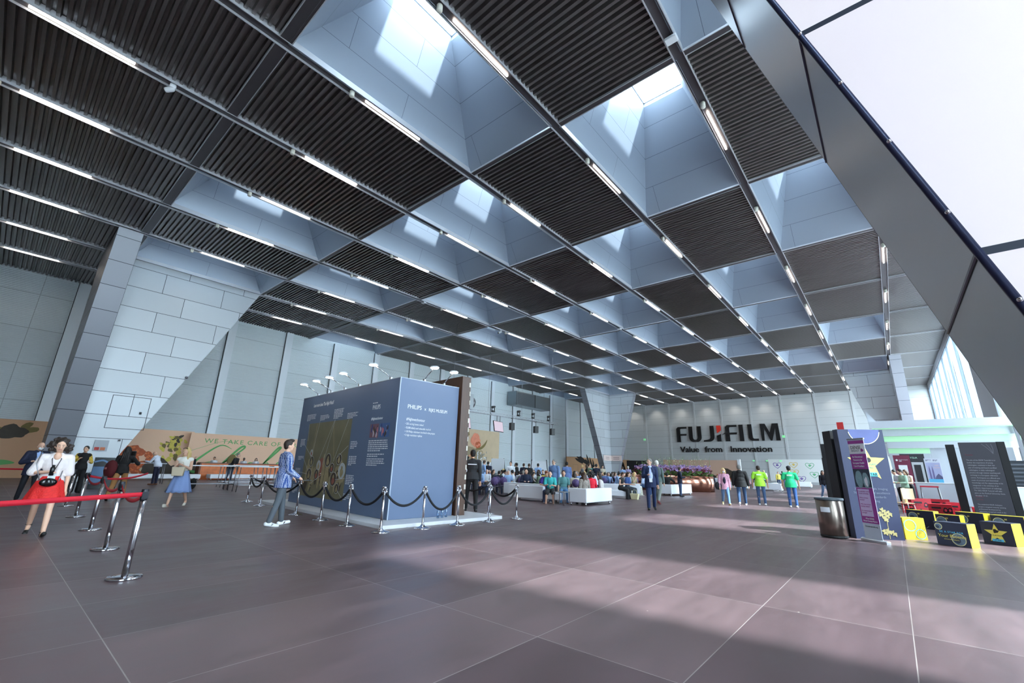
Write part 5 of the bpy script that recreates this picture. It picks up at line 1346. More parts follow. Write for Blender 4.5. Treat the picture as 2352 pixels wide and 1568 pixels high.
# man in dark suit behind the blonde woman
pos = fl(412, 1124)
person('dark-haired man in dark suit partly behind the blonde woman', pos, face_dir(pos, (-10, 14)), dict(WALK, AR=ARM_FWD, AL=ARM_UP, lean=.06), dict(top='jacket', bottom='trousers', hair='short', shoes=1), ('f', (22, 24, 34), (18, 20, 26), 'black', BLACK), H=1.80)
pos2 = fl(440, 1123)
t = thing('black_backpack', 'black backpack standing on floor right of the blonde woman', 'bag', (pos2[0], pos2[1], .0)); m = MB(); m.ell((0, 0, .25), (.2, .14, .26), None, 14); m.build('sack', cloth((18, 18, 22)), t); m = MB(); m.tube([(-.08, -.12, .1), (-.1, -.2, .3), (-.08, -.1, .45)], .015, 6); m.build('strap', cloth((150, 120, 120)), t)
# blonde woman
pos = fl(402, 1162)
r, J = person('blonde woman in white sleeveless top and blue knee-length skirt, walking', pos, face_dir(pos, CAMXY) - .35, dict(WALK2, AR=((.15, .25, -1), (-.7, .8, .5)), AL=((.1, .1, -1), (-.5, .9, .4)), head=(-.55, .05), w=.92, leg=.92), dict(top='sleeveless', bottom='skirt', hair='long', skirt_len=.62, flare=.26), ('f', (236, 234, 226), mat('blue_chambray', (132, 156, 206), .8, bump=.3, bscale=30), 'blond'), H=1.78)
m = MB()
for k in 'LR': m.cap(J['toe' + k] + V3(0, 0, -.0), J['toe' + k].lerp(J['heel' + k], .35) + V3(0, 0, .008), .036, .034, 10); m.cap(J['toe' + k] - V3(0, 0, .028), J['heel' + k] - V3(0, 0, .028), .034, .03, 8)
m.build('sandals', mat('white_leather', (226, 220, 208), .5), r)
m = MB(); hc, hR = J['head'], J['hR']; m.tube([hc + hR @ V3(.08 * math.cos(t_), .05 + .06 * math.sin(t_) * .3, .085 + .03 * math.sin(t_)) for t_ in [PI * i / 8 for i in range(9)]], .008, 6); m.build('sunglasses', BLACK, r)
hb = to_world(r, J['wrR'] + V3(-.05, .06, -.15))
t = thing('beige_handbag', 'beige handbag on the arm of the blonde woman', 'bag', hb, r.rotation_euler.z); m = MB(); m.prism([(-.14, -.16), (.14, -.16), (.17, .1), (-.17, .1)], -.05, .05, 0, RX90); m.build('bag_body', mat('beige_leather', (206, 190, 164), .5), t, .015); m = MB(); m.tube([(-.12, 0, .1), (-.08, 0, .24), (.08, 0, .24), (.12, 0, .1)], .008, 6); m.build('handle', MATS['beige_leather'], t)
# man in polka-dot shirt
def dots():
    m_ = mat('polka_dot_shirt', (48, 84, 150), .8); nt = m_.node_tree; b = nt.nodes['Principled BSDF']
    tc = nt.nodes.new('ShaderNodeTexCoord'); v = nt.nodes.new('ShaderNodeTexVoronoi'); v.inputs['Scale'].default_value = 46; v.inputs['Randomness'].default_value = .1
    nt.links.new(tc.outputs['Object'], v.inputs['Vector']); l = nt.nodes.new('ShaderNodeMath'); l.operation = 'LESS_THAN'; l.inputs[1].default_value = .42
    nt.links.new(v.outputs['Distance'], l.inputs[0]); x = nt.nodes.new('ShaderNodeMix'); x.data_type = 'RGBA'; x.inputs['A'].default_value = (*lin((40, 72, 138)), 1); x.inputs['B'].default_value = (*lin((206, 216, 232)), 1)
    nt.links.new(l.outputs[0], x.inputs['Factor']); nt.links.new(x.outputs['Result'], b.inputs['Base Color']); return m_
pos = fl(634, 1207)
r, J = person('tall man in blue polka-dot shirt, grey jeans and white sneakers facing the booth', pos, face_dir(pos, (-9.5, 12.5)), dict(STRIDE, lean=-.05, AR=((.05, .1, -1), (0, .75, -.55)), AL=((.05, .1, -1), (0, .7, -.6)), head=(-.1, .05), w=1.06, f=1.1, toe=.2), dict(top='shirt', longshirt=1, bottom='jeans', hair='quiff', shoes=1), ('f', dots(), (84, 90, 98), 'dark', mat('white_sneaker', (232, 232, 234), .5)), H=1.87)
m = MB()
for k in 'LR':
    for sx in (-1, 1): m.tube([J['toe' + k].lerp(J['heel' + k], .62) + V3(sx * .041, .03, .03), J['toe' + k].lerp(J['heel' + k], .55) + V3(sx * .044, .0, -.01), J['toe' + k].lerp(J['heel' + k], .4) + V3(sx * .043, .0, .025)], .006, 5)
m.build('shoe_mark', BLACK, r)
hb = to_world(r, J['wrR'] + J['fdR'] * .12)
t = thing('tablet', 'dark tablet held by the man in polka-dot shirt', 'tablet', hb, r.rotation_euler.z); m = MB(); m.box(-.08, .12, -.05, .16, 0, .01); m.build('case', BLACK, t); m = MB(); m.box(-.07, .11, -.04, .15, .01, .012); m.build('screen', mat('dark_screen', (60, 66, 80), .2), t)
# guard in black behind the booth
pos = fl(1080, 1174); 
r, J = person('guard in black uniform with raised hand standing behind the booth frame', pos, face_dir(pos, (-16, 16)), dict(STRIDE, AL=((.3, .9, -.1), (-.6, .5, .7)), AR=ARM_DN, head=(.2, 0), w=1.06, L=(.2, .08, .08), R=(-.18, .1, .08)), dict(top='shirt', bottom='trousers', hair='short', shoes=1), ('m', (38, 38, 42), (16, 16, 20), 'black', BLACK), H=1.92)
m = MB(); c = J['chest']; m.box(-.13, .13, -.15, -.138, .02, .045, 0, Matrix.Translation(c)); m.build('reflective_strip', WTXT, r)
# man in blue suit
pos = fl(1498, 1171)
r, J = person('grey-haired man in navy suit and pale blue shirt, walking towards us', pos, face_dir(pos, CAMXY) + .1, dict(WALK2, AR=ARM_FWD2, AL=ARM_DN, head=(-.7, 0), L=(-.12, .25, .03), R=(.14, .03, .03)), dict(top='jacket', bottom='trousers', hair='short', shoes=1), ('f', (24, 40, 78), (26, 42, 82), 'grey', BLACK), H=1.84)
m = MB(); c = J['chest']; m.ell(c + V3(0, .075, -.12), (.085, .085, .28), None, 14); m.ell(c + V3(0, .05, .16), (.07, .07, .05), None, 12); m.build('shirt', cloth((186, 200, 234)), r); lanyard(r, J, BLACK, True, .05)
# man with rucksack behind him
pos = along(1509, 21.3)
person('man with light grey hair and rucksack behind the man in navy suit', pos, face_dir(pos, (-10, 40)), dict(WALK, AR=ARM_DN, AL=ARM_DN), dict(top='shirt', bottom='trousers', hair='short', shoes=1), ('f', (96, 112, 108), (120, 126, 120), 'white', mat('maroon_shoe', (120, 60, 60), .6)), H=1.92, vox=.013)
t = thing('grey_rucksack', 'grey rucksack on the back of the light-haired man', 'bag', (pos[0] + .1, pos[1] - .22, 1.35)); m = MB(); m.ell((0, 0, 0), (.17, .12, .24), None, 14); m.build('sack', cloth((84, 96, 100)), t); m = MB(); m.tube([(-.1, .08, .2), (-.1, .16, .1), (-.1, .1, -.15)], .015, 6); m.build('strap', BLACK, t)
# woman in floral jacket with mask
FLO = mat('pink_floral', (206, 150, 170), .8, noise=.7, nscale=26)
pos = fl(1669, 1159)
r, J = person('blonde woman in pink floral jacket and jeans with pale face mask', pos, face_dir(pos, CAMXY) + .1, dict(WALK, AR=((.2, .1, -1), (0, .3, -1)), AL=ARM_DN, head=(.1, .1), w=.92), dict(top='jacket', bottom='jeans', hair='bob', shoes=1), ('f', FLO, (100, 132, 172), 'blond', mat('yellow_sneaker', (222, 206, 150), .5)), H=1.66, vox=.012)
facemask(r, J); m = MB(); m.ell(J['chest'] + V3(0, .075, -.12), (.07, .08, .24), None, 12); m.build('inner_top', cloth((26, 26, 50)), r)
t = thing('shoulder_bag', 'black shoulder bag hanging beside the woman in floral jacket', 'bag', to_world(r, V3(.27, .05, .85)), r.rotation_euler.z); m = MB(); m.ell((0, 0, 0), (.16, .08, .17), None, 14); m.build('bag_body', cloth((26, 28, 34)), t); m = MB(); m.tube([(0, 0, .12), (-.08, 0, .35), (-.1, 0, .56)], .012, 6); m.build('strap', cloth((120, 60, 60)), t)
BACK = lambda pos, dx=0.: face_dir(pos, (pos[0] * 1.6 + dx, pos[1] * 1.6))
for px, py, lab, top, tcol, bcol, hair, H, po, belly in (
        (1707, 1160, 'man in black hooded jacket and jeans walking away', 'hoodie', (20, 20, 22), (46, 74, 108), 'grey', 1.82, WALK2, .05),
        (1752, 1160, 'man in lime green tshirt and jeans walking away', 'tshirt', (160, 226, 62), (62, 86, 122), 'dark', 1.76, STRIDE, .05),
        (1824, 1165, 'man in emerald green tshirt, jeans and dark cap walking away', 'tshirt', (36, 190, 126), (54, 92, 150), 'black', 1.77, STRIDE, .03)):
    pos = fl(px, py)
    r, J = person(lab, pos, BACK(pos), dict(po, AL=((.28, .0, -1), (.05, .2, -1)), AR=((.28, .0, -1), (.05, .15, -1)), belly=belly, w=1.14, f=1.1, head=(.15, .15)), dict(top=top, bottom='jeans', hair='short', shoes=1), ('m' if top == 'tshirt' else 'f', tcol, bcol, hair, mat('white_sneaker', (232, 232, 234), .5)), H=H, vox=.012)
    if top == 'tshirt':
        m = MB(); c = J['chest']; m.box(-.10, .10, -.158, -.152, .02, .08, 0, Matrix.Translation(c)); m.build('back_print', mat('pale_print', (214, 236, 214), .7), r)
    if H == 1.77: m = MB(); m.ell(J['head'] + J['hR'] @ V3(0, -.015, .06), (.092, .104, .075), J['hR'], 14); m.build('cap', cloth((36, 36, 44)), r)
# trio at the stand
for px, D, lab, tc_, hair, sk, rot in ((2062, 29.8, 'man in white shirt, left of the trio by the white counter', (214, 220, 226), 'black', 'f', 1.2), (2075, 28.6, 'man in pale green shirt in the middle of the trio', (176, 206, 180), 'black', 'f', 1.0), (2087, 29.3, 'brown-haired woman in beige top, right of the trio', (216, 190, 184), 'brown', 'f', .9)):
    pos = along(px, D)
    person(lab, pos, face_dir(pos, CAMXY) - rot, dict(STAND, AR=ARM_FWD, AL=ARM_FWD, head=(0, .35), lean=.05), dict(top='shirt' if 'woman' not in lab else 'sleeveless', bottom='trousers', hair='short' if 'woman' not in lab else 'bob', shoes=1), (sk, tc_, (22, 22, 30), hair, BLACK), H=1.78, vox=.014)
# woman beside the black slabs
pos = fl(1899, 1145)
person('dark-haired woman in black top and jeans half hidden by black slab', pos, face_dir(pos, CAMXY) + .3, dict(WALK, AR=ARM_DN, AL=ARM_BK, w=.95), dict(top='shirt', bottom='jeans', hair='long', shoes=1), ('f', (22, 22, 34), (130, 160, 200), 'black', WHITE), H=1.75, vox=.014)

# ------------------------------------------------------------------ lounge furniture
LEATHER = mat('white_leatherette', (238, 240, 246), .45, bump=.08, bscale=9)
CHR = STEEL
def sofa(label, x, y, rz, w, d=.82, back=True, left=False, right=False, h=.64, group='white lounge sofas'):
    """local: seat faces +y, back along y=0; origin at the back left corner"""
    r = thing('lounge_sofa', label, 'sofa', (x, y, 0), rz, group)
    m = MB(); m.box(.0, w, .0, d, .12, .40); m.build('seat', LEATHER, r, .03)
    if back: m = MB(); m.box(0, w, -.005, .19, .11, h); m.build('backrest', LEATHER, r, .025)
    if left: m = MB(); m.box(-.005, .17, -.006, d, .11, h - .003); m.build('armrest', LEATHER, r, .025)
    if right: m = MB(); m.box(w - .17, w + .005, -.006, d, .11, h - .003); m.build('armrest', LEATHER, r, .025)
    n = 2 if w < 2.4 else 3
    for ix in range(n):
        for yy in (.09, d - .09):
            m = MB(); m.lathe([(.028, 0), (.034, .01), (.034, .125)], 10, 0, (.09 + (w - .18) * ix / (n - 1), yy)); m.build('foot', CHR, r)
    return r
# rz chosen so that the back (local -y side) faces as in the photo
sofa('white sofa seen from its back corner with three women on it', -9.30, 15.55, PI / 2, 2.1, .85, True, True)            # back faces +X, end faces us
sofa('long white sofa seen from behind, boy in purple and man in turquoise at its end', -13.4, 15.65, 0.02, 1.9, .85, True)
sofa('white sofa section left of the men on phones, armless end', -11.45, 15.75, 0.02, .8, .85, False)
sofa('white sofa under the bald man in navy suit', -15.4, 17.6, .0, 2.4, .85, True, True)
def sofa_at(label, px, D, turn, w, **k):
    p = along(px, D); rz = face_dir(p, CAMXY) + PI + turn; c_, s_ = math.cos(rz), math.sin(rz)
    return sofa(label, p[0] - c_ * w / 2, p[1] - s_ * w / 2, rz, w, **k)
DB = math.hypot(*fl(1442, 1146)); DC = math.hypot(*fl(1470, 1137))
sofa_at('white bench seat under the woman in black, open side', 1405, DB + .2, -.12, 1.5, d=.8, back=False)
sofa_at('white sofa back behind the woman in black', 1401, DB + 2.6, .05, 1.3, d=.8)
sofa_at('white sofa behind the blonde woman in patterned skirt', 1446, DC - .6, .05, 1.1, d=.8, right=True)
sofa('white sofa seen from back corner right of the man in navy suit', -10.1, 26.5, PI / 2 - .1, 2.7, .85, True, True)
sofa('white sofa right of the copper planter, left unit', -12.2, 44.5, .0, 2.0, .9, True)
sofa('white sofa right of the copper planter, right unit behind walkers', -9.6, 44.0, .0, 2.2, .9, True)
sofa('white lounge unit behind the man in lime shirt', -8.2, 45.5, PI / 2, 2.0, .9, True)
sofa('distant white bench near the man in yellow', -9.4, 62.0, .0, 2.0, .9, True)
sofa('low white bench under the flower mural', -36.5, 5.4, PI / 2, 4.6, .9, False, group='white benches by the cloakroom')
sofa('low white bench in front of the cloakroom desk', -36.6, 10.6, PI / 2, 5.6, .9, False, group='white benches by the cloakroom')
def low_table(x, y, rz, lab):
    r = thing('side_table', lab, 'table', (x, y, 0), rz, 'low metal side tables')
    m = MB(); m.box(-.24, .24, -.24, .24, .48, .50); m.build('table_top', mat('table_grey', (150, 146, 140), .4), r)
    for a in (-.22, .22):
        for b in (-.22, .22): m = MB(); m.box(a - .012, a + .012, b - .012, b + .012, 0, .48); m.build('leg', STEEL2, r)
low_table(-10.15, 15.1, .1, 'low metal side table left of the white corner sofa'); low_table(-13.6, 18.3, .1, 'low metal side table before the bald man in navy suit')
# high bar tables
def bar_table():
    r = thing('bar_table', 'x', 'table', (0, 0, 0), 0, 'long white bar tables')
    m = MB(); m.box(-.9, .9, -.32, .32, 1.08, 1.12); m.build('table_top', WHITE, r)
    for a in (-.82, .82):
        for b in (-.26, .26): m = MB(); m.tube([(a, b, 1.08), (a * 1.06, b * 1.15, 0)], .018, 6); m.build('leg', STEEL2, r)
    for b in (-.28, .28): m = MB(); m.box(-.84, .84, b - .012, b + .012, .28, .31); m.build('stretcher', STEEL2, r)
    return r
bt = bar_table()
BT = [(-24.6, 7.0, 1.55, 'bar table directly right of the blonde woman'), (-27.2, 9.2, 1.55, 'bar table left of the man in black polo'), (-29.6, 10.6, 1.55, 'bar table the man in black polo leans on'), (-25.2, 8.9, 1.55, 'bar table right of the man in black polo, front one'), (-23.0, 8.6, 1.5, 'bar table just left of the man in polka-dot shirt'), (-26.3, 11.4, 1.55, 'bar table before the right part of the cloakroom desk'), (-31.9, 6.0, 1.5, 'bar table the bald man in white shirt leans on'), (-20.8, 10.8, 1.5, 'bar table behind the man in polka-dot shirt'), (-20.0, 29.0, 0.1, 'bar table among standing people, left of far column foot'), (-18.2, 29.4, 0.1, 'bar table among standing people, right unit'), (-22.4, 28.6, .1, 'bar table left end of the far bar row')]
for k, (x, y, a, lab) in enumerate(BT):
    if k == 0: bt.location = (x, y, 0); bt.rotation_euler = (0, 0, a); bt['label'] = 'white long ' + lab
    else: dup(bt, (x, y, 0), a, 'white long ' + lab)
# cloakroom desk
ck = thing('cloakroom_desk', 'long desk with orange petal front and dark top under the green lettering', 'desk', (-38.0, 10.3, 0), PI / 2)
m = MB(); m.box(0, 9.6, 0, .8, 0, 1.12); m.build('desk_body', mat('desk_petal_orange', (216, 120, 66), .5, noise=.45, nscale=3.2), ck)
m = MB(); m.box(-.05, 9.65, -.05, .85, 1.12, 1.18); m.box(-.1, 0, -.02, .8, 0, 1.12); m.build('desk_top', mat('desk_brown', (112, 62, 44), .4), ck)
# staff and the man leaning
AT_DESK = dict(STAND, AR=ARM_FWD, AL=ARM_FWD, head=(0, .1))
for px, lab, hair, sk, c in ((492, 'left cloakroom attendant in white shirt with short black hair', 'short', 'm', (226, 230, 236)), (560, 'middle cloakroom attendant, dark-skinned, in white shirt', 'short', 'd', (228, 232, 238)), (588, 'right cloakroom attendant with black bob hair in white shirt', 'bob', 'f', (228, 232, 238))):
    pos = along(px, 1); t_ = -39.4 / pos[0]; pos = (pos[0] * t_, pos[1] * t_)
    person(lab, pos, face_dir(pos, CAMXY) - .3, AT_DESK, dict(top='shirt', bottom='trousers', hair=hair, shoes=1), (sk, c, (26, 26, 34), 'black', BLACK), H=1.62, vox=.014)
pos = fl(522, 1112)
person('grey-haired man in black polo and jeans bending over a bar table', pos, face_dir(pos, (-24, 16)), dict(STAND, lean=.5, AR=((.15, .7, -.9), (-.05, .9, -.4)), AL=((.1, .3, -1), (0, .2, -1)), head=(0, -.1), L=(.1, .1, .06), R=(-.1, .05, .06)), dict(top='tshirt', bottom='jeans', hair='short', shoes=1), ('f', (22, 22, 26), (40, 58, 82), 'grey', (60, 60, 64)), H=1.9, vox=.013)
t = thing('round_chair_back', 'tall olive round chair back beside the left cloakroom attendant', 'chair', (-40.2, 12.9, 0), PI / 2); m = MB(); m.ell((0, 0, 1.35), (.34, .06, .5), None, 16); m.build('backrest', OLIVE, t); m = MB(); m.box(-.3, .3, -.3, .3, 0, .9); m.build('seat', OLIVE, t)
# info board with a 2 and sign pieces by the pale column
t = thing('information_kiosk', 'dark kiosk with large pale number two beside the pale column foot', 'kiosk', (-27.5, 3.3, 0), PI / 2 - .25)
m = MB(); m.box(0, .95, 0, .12, 0, 1.35); m.build('panel', mat('kiosk_dark', (44, 50, 54), .4), t)
m = MB(); m.text('2', .42, face_at(.56, .85), .002, 0); m.build('number', mat('kiosk_pale', (200, 214, 150), .5), t)
m = MB(); stroke(m, curve([(.02, 1.15), (.3, 1.22), (.5, 1.12), (.6, 1.1)], 10), .07, 0, -.005); m.box(.02, .42, -.006, -.002, .2, .95, 0); m.build('blue_print', mat('kiosk_blue', (96, 130, 168), .5), t)
t = thing('notice_case', 'small wall case with two red pictograms on the pale column', 'sign', (-34.98, 3.98, 1.7), PI / 2)
m = MB(); m.box(0, .62, -.04, .02, 0, .62); m.build('case', mat('case_grey', (150, 154, 160), .4, .3), t)
m = MB(); m.box(.05, .26, -.05, -.04, .05, .22); m.build('red_pictogram', mat('pictogram_red', (190, 50, 46), .5), t); m = MB(); m.box(.3, .52, -.05, -.04, .05, .22); m.build('orange_pictogram', mat('pictogram_orange', (200, 110, 70), .5), t)
t = thing('direction_sign', 'pale pink sign band wrapped on the distant V-shaped column', 'sign', (-34.9, 66.6, 2.85), 0)
m = MB(); m.box(.0, 1.75, .0, .06, 0, .85); m.build('right_panel', mat('sign_pink', (226, 206, 200), .5), t); m = MB(); m.box(-.06, 0, -2.6, 0, 0, .85); m.build('left_panel', MATS['sign_pink'], t)
m = MB()
for z in (.5, .25): m.box(.3, 1.35, -.005, 0, z, z + .09); m.box(0.0, .005, -2.0, -.8, z, z + .09)
m.build('lettering', mat('sign_grey', (150, 130, 126), .5), t)
for k, (y, z, rr) in enumerate(((7.55, 6.6, .09), (5.05, 2.35, .06))):
    t = thing('wall_camera', ('small dome camera high on the pale column near its slanted edge', 'small dome camera low on the pale column above the case')[k], 'camera', (-35.0, y, z)); m = MB(); m.ell((.06, 0, 0), (rr, rr, rr), None, 12); m.build('dome', STEEL2, t); m = MB(); m.box(-.025, .03, -.07, .07, -.07, .07); m.build('mount', WHITE, t)
# plastic bags and case beside the woman in black
pos = fl(205, 1108)
t = thing('shopping_bags', 'pale blue-white shopping bags behind the belt posts', 'bag', (pos[0], pos[1], 0)); m = MB(); m.ell((0, 0, .3), (.3, .2, .3), None, 12); m.build('bag_body', mat('bag_pale', (150, 172, 190), .3, noise=.3, nscale=6), t); m = MB(); m.tube([(-.1, 0, .55), (-.05, 0, .75), (.08, 0, .75), (.12, 0, .55)], .01, 6); m.build('handle', WHITE, t)

# copper planter with flowers
pc = along(1543, 36.8); COP = mat('polished_copper', (196, 138, 116), .16, 1., noise=.12, nscale=1.5, stretch=(5, 5, .05))
pl = thing('flower_planter', 'long oval copper planter overflowing with purple and red flowers', 'planter', (pc[0], pc[1], 0), .34)
m = MB(); m.lathe([(1, 0), (1.0, 1.1), (.97, 1.12), (.96, 1.05), (.001, 1.05)], 48, 0, (0, 0), True, 2.9, 1.2); m.build('planter_body', COP, pl)
q = random.Random(21)
def clump(name, mt, n, r0, r1, zlo, zhi, sx, sy, lab=None):
    m = MB()
    for k in range(n):
        a = q.uniform(0, 2 * PI); rr = math.sqrt(q.random()); x, y = sx * rr * math.cos(a), sy * rr * math.sin(a); z = q.uniform(zlo, zhi); s_ = q.uniform(r0, r1)
        for w_ in range(3):
            t = q.uniform(0, PI); dx, dy = math.cos(t) * s_, math.sin(t) * s_; dz = q.uniform(-.5, .9) * s_
            m.face([(x - dx, y - dy, z - dz), (x + dy * .6, y - dx * .6, z + s_ * .6), (x + dx, y + dy, z + dz), (x - dy * .6, y + dx * .6, z - s_ * .5)])
    o = m.build(name, mt, pl); o['kind'] = 'stuff'
    if lab: o['label'] = lab
clump('foliage', mat('leaf_green', (96, 128, 66), .6), 700, .08, .18, 1.05, 1.4, 2.85, 1.18)
clump('lilac_flowers', mat('flower_lilac', (178, 150, 200), .6), 420, .06, .12, 1.35, 1.85, 2.8, 1.2, 'lilac blooms')
clump('plum_flowers', mat('flower_plum', (130, 50, 72), .6), 420, .06, .13, 1.12, 1.6, 2.85, 1.2, 'plum red blooms')
clump('pink_flowers', mat('flower_pink', (214, 160, 180), .6), 260, .06, .11, 1.15, 1.75, 2.85, 1.2, 'pink blooms')
clump('white_sprays', mat('flower_cream', (214, 222, 180), .6), 110, .025, .045, 1.8, 2.4, 2.7, 1.0, 'tall cream sprays')
m = MB()
for k in range(60): a = q.uniform(0, 6.28); rr = math.sqrt(q.random()); x, y = 2.8 * rr * math.cos(a), 1.3 * rr * math.sin(a); m.tube([(x, y, 1.1), (x + q.uniform(-.1, .1), y, q.uniform(2.0, 2.65))], .007, 4)
o = m.build('stems', MATS['leaf_green'], pl); o['kind'] = 'stuff'
m = MB(); m.box(-25.2, -22.6, 52, 52.3, 0, 2.6); tag(m.build('black_partition', BSIDE), 'black partition standing left behind the flower planter', 'partition')
# hanging ceiling equipment: truss, spotlights, screens, speakers, air units
TRM = mat('aluminium_truss', (196, 200, 206), .3, .8)
tr = thing('lighting_truss', 'aluminium lighting truss hung on wires at left above the crowd', 'truss', (-28, 24.0, 6.1))
LT_ = 17.0
for dy, dz in ((-.14, 0), (.14, 0), (0, .25)): m = MB(); m.tube([(dy, 0, dz), (dy, LT_, dz)], .025, 6); m.build('chord', TRM, tr)
m = MB(); n = 34
for k in range(n):
    y0, y1 = LT_ * k / n, LT_ * (k + 1) / n; 
    for dx in (-.14, .14): m.tube([(dx, y0, 0), (0, (y0 + y1) / 2, .25), (dx, y1, 0)], .012, 4)
    m.tube([(-.14, y0, 0), (.14, y1, 0)], .012, 4)
m.build('lacing', TRM, tr)
for yy in (1.0, 5.5, 10.5, 16.0): m = MB(); m.tube([(0, yy, .25), (0, yy, ZC - 6.1 + .1)], .012, 5); m.build('hanging_wire', STEEL2, tr)
for k, (yy, lab) in enumerate(((6.2, 'first'), (10.0, 'second'), (12.4, 'third'), (15.2, 'fourth'))):
    t = thing('moving_spotlight', 'black moving spotlight standing on the truss, %s from the left' % lab, 'spotlight', (-28, 24 + yy, 6.375), 0, 'spotlights on the truss')
    m = MB(); m.box(-.13, .13, -.13, .13, 0, .14); m.build('base', BLACK, t)
    m = MB(); m.box(-.16, -.12, -.05, .05, .14, .45); m.box(.12, .16, -.05, .05, .14, .45); m.build('yoke', BLACK, t)
    m = MB(); m.cap((0, -.12, .46), (.02, .16, .52), .12, .1); m.build('head', BLACK, t)
for k, (yy, lab) in enumerate(((9.0, 'left'), (12.9, 'middle'), (15.9, 'right'))):
    t = thing('loudspeaker', 'black loudspeaker hanging under the truss, %s one' % lab, 'speaker', (-28, 24 + yy, 5.28), -.35, 'loudspeakers under the truss')
    m = MB(); m.box(-.2, .2, -.22, .22, -.35, .35); m.build('cabinet', BLACK, t, .02); m = MB(); m.tube([(-.0, 0, .35), (0, 0, .82)], .02, 6); m.box(-.22, .22, -.03, .03, .78, .83); m.build('bracket', BLACK, t)
for k, (yy, lab) in enumerate(((7.0, 'pinkish tilted screen hanging under the truss, fully visible'), (2.6, 'pinkish screen under the truss, mostly hidden by the wooden frame'))):
    t = thing('hanging_screen', lab, 'screen', (-28, 24 + yy, 5.1), -PI / 2 + PI + .2, 'screens under the truss')
    m = MB(); Mx = Matrix.Rotation(-.15, 4, 'X'); m.box(-.85, .85, -.04, .04, -.5, .5, 0, Mx); m.build('bezel', BLACK, t)
    m = MB(); m.box(-.81, .81, -.045, -.041, -.46, .46, 0, Mx); m.build('display', mat('screen_rose', (206, 182, 190), .3, emit=.35), t)
    m = MB(); m.tube([(-.3, 0, .48), (-.3, 0, 1.0)], .03, 6); m.tube([(.3, 0, .48), (.3, 0, 1.0)], .03, 6); m.build('bracket', BLACK, t)
t = thing('air_unit', 'large grey ventilation unit fixed high on the left wall', 'ventilation unit', (-42, 50.4, 10.6))
m = MB(); m.box(-1.8, .0, 0, 8.8, 0, 2.1); m.build('casing', mat('unit_galvanised', (128, 136, 142), .35, .7), t)
m = MB(); m.box(0, .02, 4.6, 4.75, .02, 2.08); m.box(0, .02, .02, .08, 0, 2.1); m.box(0, .02, 8.72, 8.78, 0, 2.1); m.build('joint', BLACK, t)
m = MB()
for k in range(16): m.box(.0, .05, .3, 4.4, .15 + k * .115, .2 + k * .115)
m.build('grille', mat('grille_grey', (96, 102, 108), .4, .7), t)
for yy in (1.0, 7.8): m = MB(); m.tube([(-.5, yy, 2.1), (-.5, yy, ZC - 10.6 + .1)], .02, 6); m.build('hanger_rod', STEEL2, t)
t = thing('air_unit', 'pale ventilation duct with round end on the left wall above the poster', 'ventilation unit', (-42, 38.9, 8.8))
m = MB(); m.box(-1.8, -.2, .6, 2.6, 0, 2.1); m.build('casing', mat('duct_pale', (186, 194, 198), .35, .6), t)
m = MB(); m.lathe([(.8, 0), (.8, .4), (.6, .45), (.001, .45)], 24, 0, (0, 0), True, 1, 1, Matrix.Translation((-1, 2.6, 1.05)) @ Matrix.Rotation(-PI / 2, 4, 'X')); m.build('round_end', STEEL2, t)
m = MB(); m.box(-1.8, -.2, -.1, .6, 0.05, 2.3); m.build('black_intake', BLACK, t)
m = MB(); m.tube([(-1, 1.5, 2.1), (-1, 1.5, ZC - 8.8 + .1)], .02, 6); m.build('hanger_rod', STEEL2, t)

# ------------------------------------------------------------------ people sitting and standing in the lounge
SIT = dict(seat=.46, L=(1.45, 1.42, .08), R=(1.4, 1.35, .08))
def P_(**k): return k
POSES = {
 'sit_fwd': dict(SIT, lean=.25, AR=((.2, .5, -.8), (-.35, .9, .1)), AL=((.2, .5, -.8), (-.35, .9, .15)), head=(0, .35)),
 'sit_up': dict(SIT, lean=-.05, AR=((.15, .25, -1), (-.3, 1, 0)), AL=((.15, .3, -1), (-.3, 1, -.1)), head=(.2, .05)),
 'sit_side': dict(SIT, lean=.12, AR=((.3, .4, -.7), (-.3, .6, .7)), AL=((.15, .2, -1), (-.2, 1, -.1)), head=(-.5, .1)),
 'stand_a': dict(STAND, AR=ARM_FWD, AL=ARM_DN, head=(.2, .1)), 'stand_b': dict(STRIDE, AR=ARM_DN, AL=ARM_DN, head=(-.2, 0)), 'stand_c': dict(STAND, lean=.3, AR=ARM_FWD, AL=ARM_FWD, head=(0, .2))}
CACHE = {}
def proto(pose, top, bottom, hair):
    k = (pose, top, bottom, hair)
    if k not in CACHE: CACHE[k] = make_person(dict(POSES[pose]), .021, dict(top=top, bottom=bottom, hair=hair, shoes=1))
    return CACHE[k]
def chair_proto():
    r = thing('lounge_chair', 'x', 'chair', (0, 0, 0), 0, 'purple backed chairs at the tables')
    m = MB(); m.box(-.21, .21, -.21, .22, .42, .455); m.build('seat', mat('chair_seat', (70, 62, 84), .5), r)
    m = MB(); m.lathe([(1, -.012), (1, .012)], 20, 0, (0, 0), True, .19, .20, Matrix.Translation((0, -.25, .70)) @ RX90); m.build('backrest', mat('purple_floral_back', (92, 74, 122), .6, noise=.7, nscale=14), r)
    for a in (-.18, .18):
        for b in (-.18, .18): m = MB(); m.tube([(a, b, .42), (a * 1.2, b * 1.2, 0)], .012, 5); m.build('leg', STEEL2, r)
        m = MB(); m.tube([(a, -.2, .44), (a * .8, -.25, .62)], .01, 5); m.build('back_support', STEEL2, r)
    return r
CH = chair_proto(); chn = 0
def put_chair(x, y, rz, lab):
    global chn
    if chn == 0: CH.location = (x, y, 0); CH.rotation_euler = (0, 0, rz); CH['label'] = lab
    else: dup(CH, (x, y, 0), rz, lab)
    chn += 1
